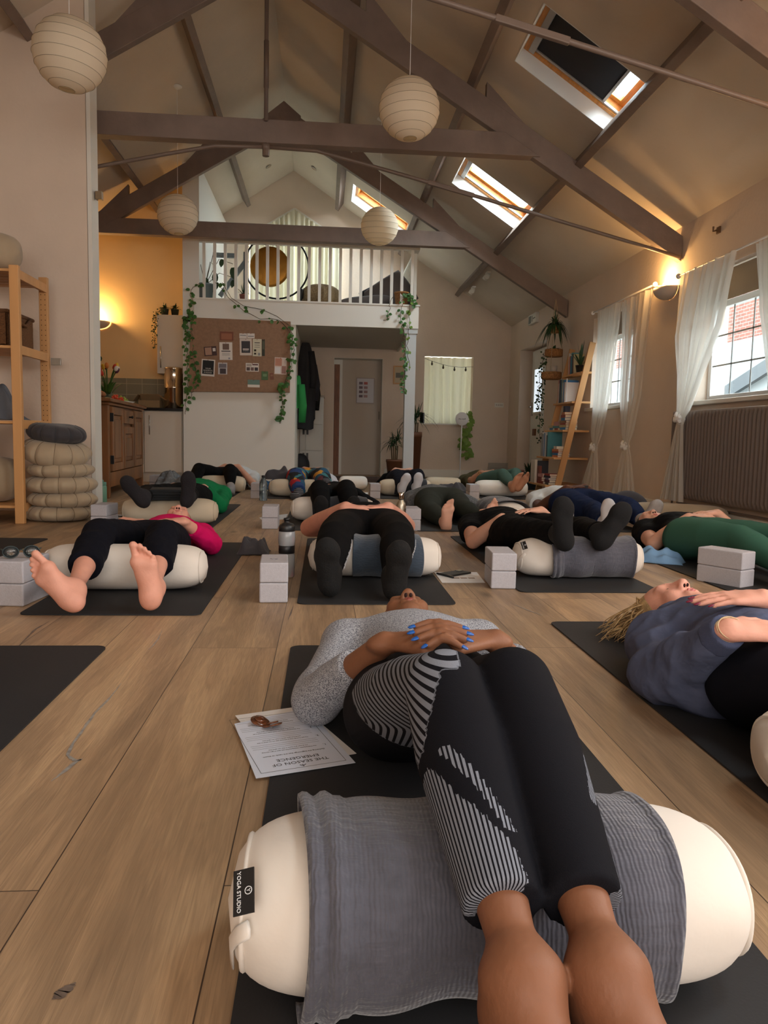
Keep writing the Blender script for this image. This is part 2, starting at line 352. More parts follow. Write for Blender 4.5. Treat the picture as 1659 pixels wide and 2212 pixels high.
# ---- trusses: rafters, collar, iron rods; purlins and ridge
def lowr(x): return 4.25-.597*abs(x-RX)
RODM = mat('rod_paint', (112, 96, 86), .45, bump=(25, .002))
def truss(y, label, full=True):
    t = thing('roof_truss', label, 'truss', (RX, y, 2.9), 0, 'painted timber trusses across the roof')
    xl = -4.0; w = .075
    for sg in (1, -1):
        xe = XR-.01 if sg > 0 else XL+.02
        b = MB(); P = [(RX, lowr(RX)), (xe, lowr(xe)), (xe, lowr(xe)+.21), (RX, lowr(RX)+.22)]
        b.prism([(p[0], y-w/2, p[1]) for p in P], (0, w, 0)); b.build('rafter', beamm, t, bevel=.006)
        for dx in (.75, 1.74, 2.66):                     # cleats that hold the purlins
            x = RX+sg*(dx+.06); x2 = x+sg*.3
            if dx > 2.5: continue
            b = MB(); b.prism([(x, y-w/2+.004, lowr(x)+.2), (x2+sg*.06, y-w/2+.004, lowr(x2+sg*.06)+.2), (x, y-w/2+.004, rz(x)-.05)], (0, w-.008, 0)); b.build('cleat', beamm, t)
    b = MB(); b.prism([(-2.74, y-.055, 2.94), (1.74, y-.055, 2.94), (1.44, y-.055, 3.12), (-2.44, y-.055, 3.12)], (0, .11, 0)); b.build('collar_beam', beamm, t, bevel=.006)
    b = MB(); b.prism([(RX-.14, y-.05, lowr(RX)-.05), (RX-.2, y-.05, lowr(RX)+.12), (RX, y-.05, lowr(RX)+.28), (RX+.2, y-.05, lowr(RX)+.12), (RX+.14, y-.05, lowr(RX)-.05)], (0, .1, 0)); b.build('apex_plate', beamm, t, bevel=.005)
    if full:
        yy = y-.03
        b = MB(); b.tube([(RX+.03, yy-.04, 3.1), (RX+.03, yy-.04, 4.2)], .017, 10); b.tube([(RX+.03, yy-.04, 3.35), (RX+.03, yy-.04, 3.7)], .021, 10); b.build('king_rod', RODM, t, smooth=True)
        for sg in (1, -1):
            xe = RX+sg*3.48
            P = [(RX+.03, yy-.04, 2.9), (RX+.03+sg*.4, yy-.04, 2.89)]+[(RX+.03+sg*(.4+q*3.05), yy-.04, 2.89-.71*q**1.04) for q in np.linspace(.12, 1, 7)]
            b = MB(); b.tube(P, .015, 10); b.build('tie_rod', RODM, t, smooth=True)
            if sg > 0:
                q1, q2 = P[3], P[4]; a = np.array(q1)+(np.array(q2)-q1)*.2; c2 = np.array(q1)+(np.array(q2)-q1)*1.05
                b = MB(); b.bar(a, c2, .03, .036); b.build('turnbuckle', RODM, t, bevel=.006)
        b = MB(); b.ell((RX+.03, yy-.04, 2.9), (.035, .03, .035)); b.lathe([(.028, 2.83), (.028, 2.9)], (RX+.03, yy-.04, 0), 8); b.build('rod_knuckle', RODM, t)
    return t
truss(4.0, 'nearest grey roof truss, crossing the upper right corner above the big skylight')
truss(6.45, 'middle grey roof truss, its collar beam level with the left wall edge')
t2 = truss(9.5, 'far grey roof truss, its collar beam just in front of the loft railing', False)
truss(1.2, 'grey roof truss over the camera')['kind'] = 'structure'
for sg, dxs in ((1, (.75, 1.74, 2.66)), (-1, (.75, 1.74, 2.66))):
    for dx in dxs:
        x = RX+sg*dx; b = MB(); a = _n((sg, 0, -SL)); n_ = _n((sg*SL, 0, 1)); Fm = np.stack([a, np.array((0, 1., 0)), n_], 1)
        c = np.array((x, (YN+YB)/2, rz(x)))-n_*.075
        b.box(c, (.065, YB-YN-.3, .15), Fm)
        nm = {(1, .75): 'top purlin on the right slope', (1, 1.74): 'middle purlin beside the skylights on the right slope', (1, 2.66): 'lowest purlin on the right slope above the windows',
              (-1, .75): 'top purlin on the left slope', (-1, 1.74): 'middle purlin on the left slope over the kitchen', (-1, 2.66): 'lowest purlin on the left slope'}[(sg, dx)]
        tag(b.build('purlin', beamm, bevel=.006), 'grey painted '+nm, 'beam', 'grey purlins under the roof')
# the roof end of the purlin that stops on the near left wall is inside the wall line

# ---- right wall windows
pvc = mat('window_white_pvc', (236, 238, 238), .3)
def casement(idx, Wd, mull):
    ya, yb, za, zb = Wd; w = thing('window_%d' % idx, None, None, (XR+.16, (ya+yb)/2, za)); w['kind'] = 'structure'
    b = MB(); x0, x1 = XR+.13, XR+.19; e = .05
    b.bb((x0, ya, za), (x1, ya+e, zb)); b.bb((x0, yb-e, za), (x1, yb, zb)); b.bb((x0, ya+e, za), (x1, yb-e, za+e)); b.bb((x0, ya+e, zb-e), (x1, yb-e, zb))
    for m_ in mull: b.bb((x0, m_-.035, za+e), (x1, m_+.035, zb-e))
    b.bb((x0, ya+e, zb-.27), (x1, yb-e, zb-.22))
    b.build('frame', pvc, w, bevel=.005)
    b = MB(); b.bb((x0+.02, ya, za+e), (x0+.024, yb, zb-e)); b.build('pane', glassm, w)
    b = MB(); ys = [ya+e]+list(mull)+[yb-e]
    for p, q in zip(ys[:-1], ys[1:]):
        for k in (1, 2): y = p+(q-p)*k/3; b.bb((x0+.012, y-.006, za+e), (x0+.018, y+.006, zb-.25))
    for k in (1, 2): z = za+e+(zb-.25-za-e)*k/3; b.bb((x0+.012, ya+e, z-.006), (x0+.018, yb-e, z+.006))
    b.build('glazing_bars', mat('lead_bar', (150, 152, 150), .4), w)
    b = MB(); b.bb((x0-.06, ya+.02, zb-.24), (x0-.055, yb-.02, zb-.01)); b.build('roller_blind', mat('roller_blind_taupe', (150, 140, 126), .8), w)
    b = MB(); b.bb((XR-.05, ya-.06, za-.035), (XR+.14, yb+.06, za)); b.build('sill', whitem, w, bevel=.008)
casement(1, WB, [5.22]); casement(2, WA, [7.9])
# outside: white neighbouring house with a brick upper part and dark barge board
ext = mat('exterior_white_render', (132, 136, 136), .9, var=(1, .05))
em = mat('exterior_brick', (150, 96, 78), .9); m_ = em
bk2 = N(em, 'ShaderNodeTexBrick'); t_ = N(em, 'ShaderNodeTexCoord'); mp_ = N(em, 'ShaderNodeMapping'); mp_.inputs['Rotation'].default_value = (0, PI/2, PI/2)
L(em, t_.outputs['Object'], mp_.inputs[0]); L(em, mp_.outputs[0], bk2.inputs['Vector'])
for k, v in (('Scale', 4.), ('Brick Width', .9), ('Row Height', .3), ('Mortar Size', .03)): bk2.inputs[k].default_value = v
bk2.inputs['Color1'].default_value = lin((116, 66, 52)); bk2.inputs['Color2'].default_value = lin((98, 60, 48)); bk2.inputs['Mortar'].default_value = lin((120, 112, 104))
L(em, bk2.outputs['Color'], em.node_tree.nodes['Principled BSDF'].inputs['Base Color'])
hs = thing('neighbour_house', 'white rendered house with a brick upper wall seen through the near window', 'house', (9.0, 14, -1))
b = MB(); b.bb((9.0, -6, -1), (9.6, 34, 2.9)); b.build('wall', ext, hs)
b = MB(); b.bb((9.1, -6, 2.9), (9.6, 34, 4.6)); b.build('brick_gable', em, hs)
b = MB(); b.bar((8.8, 6, 1.0), (8.8, 12.5, 2.85), .1, .28); b.bar((8.8, 19, 1.0), (8.8, 12.5, 2.85), .1, .28); b.build('barge_board', mat('slate_grey', (56, 60, 62), .7), hs)
b = MB(); b.bb((8.95, 14.4, .55), (9.02, 15.5, 1.35)); b.build('window', mat('pale_blue_pane', (88, 108, 124), .3), hs)
b = MB(); b.bb((3.3, -6, -1.1), (30, 34, -1)); struct(b.build('ground', mat('yard_paving', (150, 148, 142), .9)))

# ---- door recess in the right wall
ya, yb, za, zb = DR
b = MB(); b.bb((XR+.22, ya, 0), (XR+.28, yb, zb)); struct(b.build('wall_door_recess', whitem))
d = thing('door_1', None, None, (XR+.2, 11.2, 0)); d['kind'] = 'structure'
b = MB(); b.bb((XR+.16, 10.72, .01), (XR+.205, 11.62, 1.97)); b.build('door_panel', whitem, d, bevel=.004)
brt = mat('frosted_bright_pane', (232, 240, 244), .3, emit=((225, 238, 248), .75))
b = MB(); b.bb((XR+.145, 10.98, 1.05), (XR+.162, 11.4, 1.68)); b.build('pane', brt, d)
b = MB()
for p, q in (((XR+.135, 10.95, 1.02), (XR+.165, 10.98, 1.71)), ((XR+.135, 11.4, 1.02), (XR+.165, 11.43, 1.71)), ((XR+.135, 10.98, 1.02), (XR+.165, 11.4, 1.05)), ((XR+.135, 10.98, 1.68), (XR+.165, 11.4, 1.71))): b.bb(p, q)
b.build('pane_frame', whitem, d)
chrome = mat('chrome', (190, 186, 180), .25, 1.)
b = MB(); b.tube([(XR+.15, 11.52, 1.13), (XR+.1, 11.52, 1.13), (XR+.1, 11.42, 1.13)], .009, 8); b.bb((XR+.145, 11.49, 1.0), (XR+.16, 11.55, 1.2)); b.build('handle', chrome, d)
b = MB(); b.bb((XR+.14, 11.28, .70), (XR+.16, 11.42, .8)); b.build('letter_plate', mat('brass_old', (110, 66, 36), .4, .8), d)
b = MB(); b.bb((XR+.12, 10.58, .3), (XR+.14, 10.62, 1.95)); b.build('side_light', brt, d)

# ---- doorway in the back wall with its sliding door
b = MB(); yq = YB+.28
for p, q in (((.085, YB-.015, 0), (.145, YB+.02, 1.95)),): pass
rc = .30
b.bb((.145, YB, -.0), (.15, YB+rc, 1.88)); b.bb((.92, YB, 0), (.925, YB+rc, 1.88)); b.bb((.145, YB, 1.875), (.925, YB+rc, 1.88)); struct(b.build('trim_8', whitem))
d = thing('door_2', None, None, (.5, YB+rc, 0)); d['kind'] = 'structure'
b = MB(); b.bb((.29, YB+rc, 0), (.925, YB+rc+.04, 1.9)); b.build('door_panel', mat('door_putty', (196, 184, 170), .6), d, bevel=.003)
b = MB(); b.bb((.145, YB+rc+.01, 0), (.245, YB+rc+.05, 1.80)); b.build('wood_edge', mat('door_oak_dark', (120, 70, 34), .5, bump=(30, .001, (6, 6, 1)), var=(8, .25, (6, 6, 1))), d)
b = MB(); b.bb((.245, YB+rc-.012, 0), (.29, YB+rc+.03, 1.9)); b.bb((.145, YB+rc-.01, 1.80), (.29, YB+rc+.03, 1.88)); b.build('door_lining', whitem, d, bevel=.003)
b = MB(); b.tube([(.9, YB+rc-.01, .92), (.9, YB+rc-.01, 1.05)], .006, 8); b.build('handle', chrome, d)
b = MB(); b.bb((-.4, YB+.37, -.02), (1.5, YB+.8, 2.5)); struct(b.build('wall_hall', whitem))
# ================================================================== furniture and fittings
pine = mat('pine_wood', (208, 156, 100), .5, bump=(14, .001, (1, 1, .12)), var=(5, .16, (1, 1, .15)))
walnut = mat('dresser_wood', (130, 84, 42), .45, bump=(16, .002, (1, 1, .2)), var=(6, .35, (1, 1, .25)))
linen = mat('khaki_linen', (176, 158, 132), .95, bump=(420, .0008), var=(6, .05), sheen=.2)
cream = mat('cream_canvas', (230, 221, 210), .9, bump=(9, .004), var=(3, .03), sheen=.1)
beigeb = mat('beige_canvas', (214, 200, 176), .9, bump=(10, .003), var=(4, .04))
charc = mat('charcoal_cloth', (52, 54, 60), .95, bump=(300, .0006), sheen=.15)
blk = mat('black_plastic', (22, 22, 24), .4); blkm = mat('black_metal', (26, 26, 28), .35, .4)
leafm = mat('leaf_green', (62, 104, 44), .5, var=(6, .35)); leafd = mat('leaf_dark', (38, 66, 34), .5, var=(6, .3)); leafy = mat('leaf_light', (110, 140, 52), .5, var=(6, .2))
stemm = mat('stem_brown', (92, 74, 50), .7); terr = mat('terracotta', (150, 84, 58), .8, var=(8, .15)); wicker = mat('wicker', (158, 112, 66), .8, bump=(110, .006, (1, 1, 2)), var=(60, .35))
steel = mat('polished_steel', (214, 204, 190), .14, 1.); paperm = mat('paper_white', (240, 240, 240), .7)
ink = mat('ink_dark', (60, 60, 66), .8)

# ---- pine shelf unit on the left with what lies on it
sh = thing('shelf_unit', 'pine open shelf unit with drilled uprights against the left wall', 'shelf', (-2.35, 5.55, 0))
for x, y in ((-2.01, 5.24), (-3.1, 5.24)):
    b = MB(); b.bb((x-.03, y-.02, 0), (x+.03, y+.02, 1.68)); b.build('post', pine, sh, bevel=.004)
for x, y in ((-2.035, 5.83), (-3.1, 5.83)):
    b = MB(); b.bb((x-.03, y-.02, 0), (x+.03, y+.02, 1.72)); o = b.build('post', pine, sh, bevel=.004)
    if x > -3:
        h_ = MB()
        for k in range(44):
            for dx in (-.014, .014): h_.lathe([(.0035, 0), (.0035, .003)], (x+dx, y-.0205, .12+k*.036), 6, R=frame((0, 1, 0)))
        h_.build('peg_holes', mat('hole_dark', (60, 34, 16), .9), sh)
for z in (1.64, 1.15, .66, .10):
    for x in (-2.02, -3.1):
        b = MB(); b.bb((x-.012, 5.25, z-.03), (x+.012, 5.82, z+.03)); b.build('side_rail', pine, sh, bevel=.003)
    b = MB()
    for k in range(6): b.bb((-3.1, 5.24+k*.1, z+.002), (-2.03, 5.24+k*.1+.085, z+.02))
    b.build('shelf_board', pine, sh, bevel=.002)
b = MB(); b.bb((-2.0, 5.84, 1.1), (-1.93, 5.86, 1.15)); b.build('wall_bracket', mat('zinc', (160, 158, 150), .35, .9), sh, bevel=.002)

def soft(R, Lh, n=40, k=28, ex=2.6, sq=1., bulge=.03, seed=0):
    """pillow like solid of revolution about X: closed grid with superellipse section; returns MB in local coords"""
    rg = np.random.default_rng(seed); G = np.zeros((n, k, 3)); th = np.linspace(0, 2*PI, k, endpoint=False)
    ph = rg.uniform(0, 6, 4)
    for i in range(n):
        u = -1+2*i/(n-1); x = Lh*u
        e = (max(0., 1-abs(u)**7))**.42; e = max(e, .02)
        r = R*e*(1+bulge*math.cos(u*PI/2))
        c, s_ = np.cos(th), np.sin(th)
        q = (np.abs(c)**ex+np.abs(s_)**ex)**(-1/ex)
        w = 1+.012*np.sin(3*th+ph[0]+3*u)+.01*np.sin(5*th+ph[1]-7*u)*abs(u)**3*2
        G[i, :, 0] = x; G[i, :, 1] = r*q*c*w*sq; G[i, :, 2] = r*q*s_*w
    b = MB(); b.grid(G, closed=True); b.add(G[0], [tuple(range(k))]); b.add(G[-1], [tuple(range(k))]); return b
def xform(b, R=None, T=(0, 0, 0)):
    b.v = [((v @ np.asarray(R).T) if R is not None else v)+np.array(T, float) for v in b.v]; return b
def rotz(a): return np.array(((math.cos(a), -math.sin(a), 0), (math.sin(a), math.cos(a), 0), (0, 0, 1)))
def rotx(a): return np.array(((1, 0, 0), (0, math.cos(a), -math.sin(a)), (0, math.sin(a), math.cos(a))))
def roty(a): return np.array(((math.cos(a), 0, math.sin(a)), (0, 1, 0), (-math.sin(a), 0, math.cos(a))))

o = xform(soft(.125, .40, seed=2), rotz(-.12), (-2.42, 5.42, 1.79)).build('bolster', linen, None, True); tag(o, 'khaki bolster lying on top of the pine shelf unit', 'bolster')
p = aZ(0, 1000, .3)
o = xform(soft(.12, .30, sq=1.3, seed=3), rotz(.1), (-2.62, 5.5, .50)).build('bolster', linen, None, True); tag(o, 'khaki cushion on the upper of the two in the lowest shelf bay', 'cushion')
o = xform(soft(.155, .36, sq=1.3, seed=4), rotz(.05), (-2.46, 5.5, .28)).build('bolster', linen, None, True); tag(o, 'thick khaki bolster on the bottom shelf board', 'bolster')
# woven storage basket
bk_ = thing('storage_basket', 'dark woven seagrass basket with rope handle on the middle shelf', 'basket', (-2.4, 5.52, 1.172))
sea = mat('seagrass', (112, 76, 44), .85, bump=(90, .006, (1, 1, 3)), var=(70, .45, (1, 1, 3)))
b = MB(); x0, x1, y0, y1, z0, z1 = -2.72, -2.085, 5.3, 5.75, 1.172, 1.40
for p_, q in (((x0, y0, z0), (x1, y0+.02, z1)), ((x0, y1-.02, z0), (x1, y1, z1)), ((x0, y0, z0), (x0+.02, y1, z1)), ((x1-.02, y0, z0), (x1, y1, z1)), ((x0, y0, z0), (x1, y1, z0+.02))): b.bb(p_, q)
b.build('body', sea, bk_, bevel=.008)
b = MB(); b.tube([(x0, y0, z1), (x1, y0, z1), (x1, y1, z1), (x0, y1, z1), (x0, y0, z1)], .013, 8); b.build('rim', sea, bk_, True)
b = MB(); b.tube([(x1+.005, 5.34, 1.38), (x1+.02, 5.42, 1.345), (x1+.02, 5.56, 1.335), (x1+.01, 5.66, 1.39)], .012, 8); b.build('rope_handle', sea, bk_, True)
# grey cloths on the third shelf
def cloth_heap(name, c, sx, sy, sz, m, seed, label, cat, n=26, group=None, R=None):
    rg = np.random.default_rng(seed); u = np.linspace(-1, 1, n); U, V = np.meshgrid(u, u, indexing='ij')
    Z = np.maximum(0, 1-np.abs(U)**3)*np.maximum(0, 1-np.abs(V)**3)
    for k in range(5):
        a = rg.uniform(0, PI); f = rg.uniform(2, 6); Z = Z+.13*np.sin(f*(U*math.cos(a)+V*math.sin(a))*2+rg.uniform(0, 6))*Z
    G = np.stack([U*sx/2*(1+.05*np.sin(4*V+seed)), V*sy/2*(1+.06*np.sin(5*U+seed)), np.maximum(Z, 0)*sz+.002], 2).reshape(-1, 3)
    if R is not None: G = G @ R.T
    b = MB(); b.grid((G+np.array(c)).reshape(n, n, 3)); o = b.build(name, m, None, True, sub=1); md = o.modifiers.new('so', 'SOLIDIFY'); md.thickness = .004
    return tag(o, label, cat, group)
greyb = mat('grey_blue_cloth', (96, 102, 112), .9, bump=(200, .001))
cloth_heap('folded_blanket', (-2.33, 5.47, .69), .5, .36, .22, greyb, 3, 'crumpled grey blanket on the shelf under the basket', 'blanket')

# ---- zafu cushions
def zafu(loc, r, h, m, label, tilt=(0, 0), seed=0, sq=1., tagm=None, name='zafu_cushion'):
    t = thing(name, label, 'cushion', loc, 0, 'stack of round meditation cushions by the shelf')
    n, k = 144, 20; G = np.zeros((k, n, 3)); th = np.linspace(0, 2*PI, n, endpoint=False); rg = np.random.default_rng(seed)
    p0 = rg.uniform(0, 6)
    for i in range(k):
        a = -PI/2+PI*i/(k-1); cr = math.cos(a); rr = r*(.30+.70*abs(cr)**.62) if cr > .02 else r*.28
        z = h/2*1.08*np.sign(math.sin(a))*abs(math.sin(a))**1.1
        seam = 1-.07*np.exp(-((((th*12/(2*PI)) % 1)-.5)/.11)**2)*abs(cr)
        w = 1+.03*np.sin(2*th+p0)+.02*np.sin(5*th+3*z/h+p0)
        G[i, :, 0] = rr*w*seam*np.cos(th); G[i, :, 1] = rr*w*seam*np.sin(th); G[i, :, 2] = z*(1+.06*np.sin(2*th+seed))
    R = (rotx(tilt[0]) @ roty(tilt[1]))
    b = MB(); b.grid(G @ R.T, closed=True); b.add(G[0] @ R.T, [tuple(range(n))]); b.add(G[-1] @ R.T, [tuple(range(n))])
    b.build('cover', m, t, True, local=True)
    for j in range(6, n, 12): MB().tube((G[2:-2, j]*1.004) @ R.T, .0022, 5).build('seam', mat('linen_seam', (128, 112, 90), .9) if m is linen else charc, t, True, local=True)
    b = MB(); P = np.stack([r*.70*np.cos(th), r*.70*np.sin(th), np.full(n, h*.40)], 1) @ R.T; b.tube(np.vstack([P, P[:1]]), .0035, 6); b.build('piping', m, t, True, local=True)
    if tagm: b = MB(); b.box(np.array((-r*.70, -r*.62, h*.22)), (.05, .004, .045), frame((.4, -.3, 1), (-.5, -1, .3))); b.build('sewn_tag', paperm, t, local=True)
    return t
cx, cy = -1.85, 5.5
charz = mat('charcoal_linen', (60, 58, 62), .9, bump=(350, .0008), sheen=.15)
zafu((cx, cy, .052), .235, .10, linen, 'bottom khaki cushion of the stack by the shelf', seed=1)
zafu((cx+.03, cy, .147), .225, .10, linen, 'second khaki cushion from the floor in the stack', seed=2)
zafu((cx+.012, cy+.01, .250), .240, .115, linen, 'third khaki cushion from the floor in the stack', seed=3)
zafu((cx+.02, cy, .352), .222, .10, linen, 'flat khaki cushion under the big tagged one in the stack', seed=4)
zafu((cx-.01, cy, .475), .24, .155, linen, 'big puffy khaki cushion with white tag, second from the top', (.12, .14), seed=5, tagm=True)
zafu((cx+.0, cy, .605), .20, .115, charz, 'dark charcoal round cushion topping the khaki stack', (.05, .1), seed=6)

# ---- wooden dresser
A0 = np.array((-2.0, 7.32, 0)); A1 = np.array((-2.13, 9.25, 0)); e1 = _n(A1-A0); Ld = np.linalg.norm(A1-A0); ang = math.atan2(e1[1], e1[0])
ds = thing('dresser', 'old carved wooden dresser with three panelled doors beside the kitchen', 'cabinet', tuple(A0), ang)   # local +x along front, +y = into cabinet (towards -X)
def DL(name, b, m, par=None, **k):
    return b.build(name, m, par or ds, local=True, **k)
b = MB(); b.bb((.03, 0.02, .12), (Ld-.03, .5, .88)); DL('carcass', b, walnut, bevel=.004)
b = MB(); b.bb((-.05, -.04, .90), (Ld+.05, .53, .935)); b.bb((-.02, -.015, .87), (Ld+.02, .51, .90)); DL('top', b, walnut, bevel=.012)
for x in (.0, Ld-.08):
    for y in (0., .42): b = MB(); b.bb((x, y, 0), (x+.08, y+.08, .88)); DL('corner_post', b, walnut, bevel=.006)
b = MB(); b.bb((.08, 0.0, .10), (Ld-.08, .02, .24)); DL('plinth', b, walnut, bevel=.004)
def pdoor(x0, x1, z0, z1):
    d_ = MB(); f = .075
    d_.bb((x0, -.02, z0), (x0+f, .015, z1)); d_.bb((x1-f, -.02, z0), (x1, .015, z1)); d_.bb((x0+f, -.02, z0), (x1-f, .015, z0+f)); d_.bb((x0+f, -.02, z1-f), (x1-f, .015, z1))
    o = DL('door', d_, walnut, bevel=.006)
    q = MB(); q.bb((x0+f, -.004, z0+f), (x1-f, .012, z1-f)); q.bb((x0+f+.04, -.016, z0+f+.04), (x1-f-.04, .0, z1-f-.04)); q.build('raised_panel', walnut, o, local=True, bevel=.012)
    return o
w3 = (Ld-.16)/3
d0 = pdoor(.10, .08+w3-.02, .25, .86); pdoor(.08+w3+.02, .08+2*w3-.02, .25, .68); pdoor(.08+2*w3+.02, Ld-.10, .25, .86)
for z_ in (.32, .72): MB().bb((.085, -.03, z_), (.10, .01, z_+.08)).build('hinge', blkm, d0, local=True)
b = MB(); b.bb((.08+w3+.03, -.018, .71), (.08+2*w3-.03, .015, .85)); dr = DL('drawer', b, walnut, bevel=.006)
b = MB(); b.tube([(.08+1.5*w3, -.018, .78), (.08+1.5*w3, -.045, .78)], .008, 8); b.ell((.08+1.5*w3, -.05, .78), (.016, .012, .016)); b.build('knob', blkm, dr, local=True, smooth=True)
# things standing on the dresser
def onD(u, v, z=.936): c = A0+e1*u+np.array((-e1[1], e1[0], 0))*v; return (c[0], c[1], z)
vz = onD(.98, .2); vase = thing('tulip_vase', 'glass vase of yellow, red and purple tulips on the dresser', 'vase', vz)
b = MB(); b.lathe([(.035, 0), (.04, .05), (.045, .12), (.05, .15), (.047, .15), (.04, .1), (.034, .01)], vz, 16); b.build('vase', mat('vase_glass', (190, 215, 195), .05, trans=.9), vase, True)
rg = np.random.default_rng(3); cols = [mat('tulip_yellow', (232, 190, 50), .6), mat('tulip_red', (196, 62, 36), .6), mat('tulip_purple', (88, 36, 62), .6), mat('tulip_white', (226, 214, 200), .6), mat('tulip_orange', (200, 120, 50), .6)]
fl = [[] for _ in cols]; st = MB()
for k in range(13):
    a = rg.uniform(0, 2*PI); rr = rg.uniform(.06, .17); top = np.array((math.cos(a)*rr, math.sin(a)*rr*.8, rg.uniform(.27, .38)))+np.array(vz); base = np.array(vz)+np.array((0, 0, .05))
    P = [base+(top-base)*t+np.array((0, 0, .04*math.sin(PI*t))) for t in np.linspace(0, 1, 6)]
    st.tube(P, .004, 6); i = k % 5; d_ = _n(P[-1]-P[-2]); fl[i].append((P[-1], d_))
for k in range(12):
    a = rg.uniform(0, 2*PI); t_ = np.array((math.cos(a), math.sin(a), 0)); Pp = [np.array(vz)+np.array((0, 0, .08))+t_*(.04+.13*q)+np.array((0, 0, .22*q-.10*q*q)) for q in np.linspace(0, 1, 7)]
    st.tube(Pp, [.006, .014, .018, .017, .013, .008, .002], 6, flat=.2)
st.build('stems', leafm, vase, True)
for i, f_ in enumerate(fl):
    for P_, d_ in f_: b = MB(); b.lathe([(.004, -.01), (.019, .005), (.022, .025), (.017, .045), (.006, .055)], P_, 8, R=frame(d_)); b.build('tulip_head', cols[i], vase, True)
pl = onD(.42, .22); br = thing('bread_board', 'board of crusty loaves at the near end of the dresser', 'board', pl)
b = MB(); b.lathe([(.2, 0), (.21, .01), (.2, .018)], pl, 24, sx=.8); b.build('board', walnut, br)
crust = mat('bread_crust', (150, 92, 48), .7, bump=(30, .01), var=(20, .4))
for k, (dx, dy, r_) in enumerate(((0, .0, .07), (.05, -.11, .06), (-.07, -.08, .055), (.03, .1, .06))):
    o = MB().ell((pl[0]+dx, pl[1]+dy, pl[2]+.018+r_*.6), (r_, r_*1.3, r_*.62)).build('bread_loaf', crust, None, True); tag(o, ('largest crusty loaf in the middle of the bread board', 'crusty loaf nearest the camera on the bread board', 'smaller crusty loaf on the left of the bread board', 'crusty loaf at the tulip end of the bread board')[k], 'bread', 'loaves on the dresser')
pt = onD(1.38, .17); o = MB().lathe([(.15, 0), (.19, .022), (.185, .022), (.15, .008)], pt, 28, sx=.9, sy=1.3).build('platter', mat('platter_white', (225, 222, 214), .3), None, True); tag(o, 'white oval platter of tomatoes and grapes on the dresser', 'plate')
tom = mat('tomato_red', (200, 62, 28), .3); grp = mat('grape_green', (150, 168, 78), .3)
rg = np.random.default_rng(5)
tm = MB().ell((0, 0, 0), (.018, .018, .017), n=10).build('cherry_tomato', tom, None, True); tag(tm, 'red cherry tomato heaped on the white platter', 'tomato', 'cherry tomatoes on the platter')
gm = MB().ell((0, 0, 0), (.016, .016, .019), n=10).build('grape', grp, None, True); tag(gm, 'green grape heaped on the white platter', 'grape', 'green grapes on the platter')
for k in range(22):
    for src, off in ((tm, -.11), (gm, .10)):
        q = src if k == 0 else src.copy()
        if k: COL.objects.link(q)
        u = off+rg.uniform(-.08, .08); v = rg.uniform(-.08, .08); q.location = (pt[0]+v, pt[1]+u, pt[2]+.03+.03*(k % 3)*(1-abs(v)/.1)*.8)

# ---- kitchen
kc = mat('kitchen_white_gloss', (214, 206, 192), .35)
t = thing('kitchen_base_unit', 'white kitchen base cupboards under the black worktop', 'cabinet', (-2.4, 9.85, 0))
b = MB(); b.bb((-4.0, 9.87, .12), (-1.78, 10.4, .9)); b.build('carcass', kc, t); b = MB(); b.bb((-4.0, 9.92, 0), (-1.78, 10.4, .12)); b.build('plinth', kc, t)
for x0, x1 in ((-3.9, -3.36), (-3.35, -2.81), (-2.80, -2.26), (-2.25, -1.79)):
    b = MB(); b.bb((x0, 9.845, .13), (x1, 9.87, .89)); o = b.build('door', kc, t, bevel=.003)
    b = MB(); b.tube([(x0+.07, 9.82, .56), (x0+.07, 9.82, .84)], .006, 8); b.build('handle', chrome, o, local=True) if False else MB().tube([(x0+.07-t.location[0], 9.82-t.location[1], .6), (x0+.07-t.location[0], 9.82-t.location[1], .84)], .006, 8).build('handle', chrome, o, True, local=True)
b = MB(); b.bb((-4.0, 9.82, .9), (-1.775, 10.41, .935)); tag(b.build('worktop', mat('worktop_black', (20, 20, 22), .25), None, bevel=.004), 'black kitchen worktop with the steel urn on it', 'worktop')
tl = mat('wall_tile', (150, 146, 124), .3); tb = N(tl, 'ShaderNodeTexBrick', offset=0.); tcx = N(tl, 'ShaderNodeTexCoord'); tmp = N(tl, 'ShaderNodeMapping'); tmp.inputs['Rotation'].default_value = (PI/2, 0, 0)
L(tl, tcx.outputs['Object'], tmp.inputs[0]); L(tl, tmp.outputs[0], tb.inputs['Vector'])
for k, v in (('Scale', 1.), ('Brick Width', .2), ('Row Height', .14), ('Mortar Size', .004)): tb.inputs[k].default_value = v
tb.inputs['Color1'].default_value = lin((140, 136, 116)); tb.inputs['Color2'].default_value = lin((128, 126, 108)); tb.inputs['Mortar'].default_value = lin((176, 168, 144)); L(tl, tb.outputs['Color'], tl.node_tree.nodes['Principled BSDF'].inputs['Base Color'])
b = MB(); b.bb((-4.0, 10.405, .935), (-1.78, 10.42, 1.33)); struct(b.build('trim_9', tl))
t = thing('wall_cupboard', 'white kitchen wall cupboard with plant pots on top', 'cabinet', (-2.02, 10.25, 1.35))
a_ = aY(339, 690, 10.1); b = MB(); b.bb((a_[0], 10.12, 1.38), (-1.79, 10.42, 2.12)); b.build('carcass', kc, t)
b = MB(); b.bb((a_[0], 10.095, 1.38), (-1.79, 10.12, 2.12)); o = b.build('door', kc, t, bevel=.003)
MB().tube([(a_[0]+.05-t.location[0], 10.07-t.location[1], 1.45-1.35), (a_[0]+.05-t.location[0], 10.07-t.location[1], 1.72-1.35)], .006, 8).build('handle', chrome, o, True, local=True)
c = aY(377, 850, 10.15); ur = thing('water_urn', 'tall polished steel water urn on the black worktop', 'urn', (c[0], 10.1, .935))
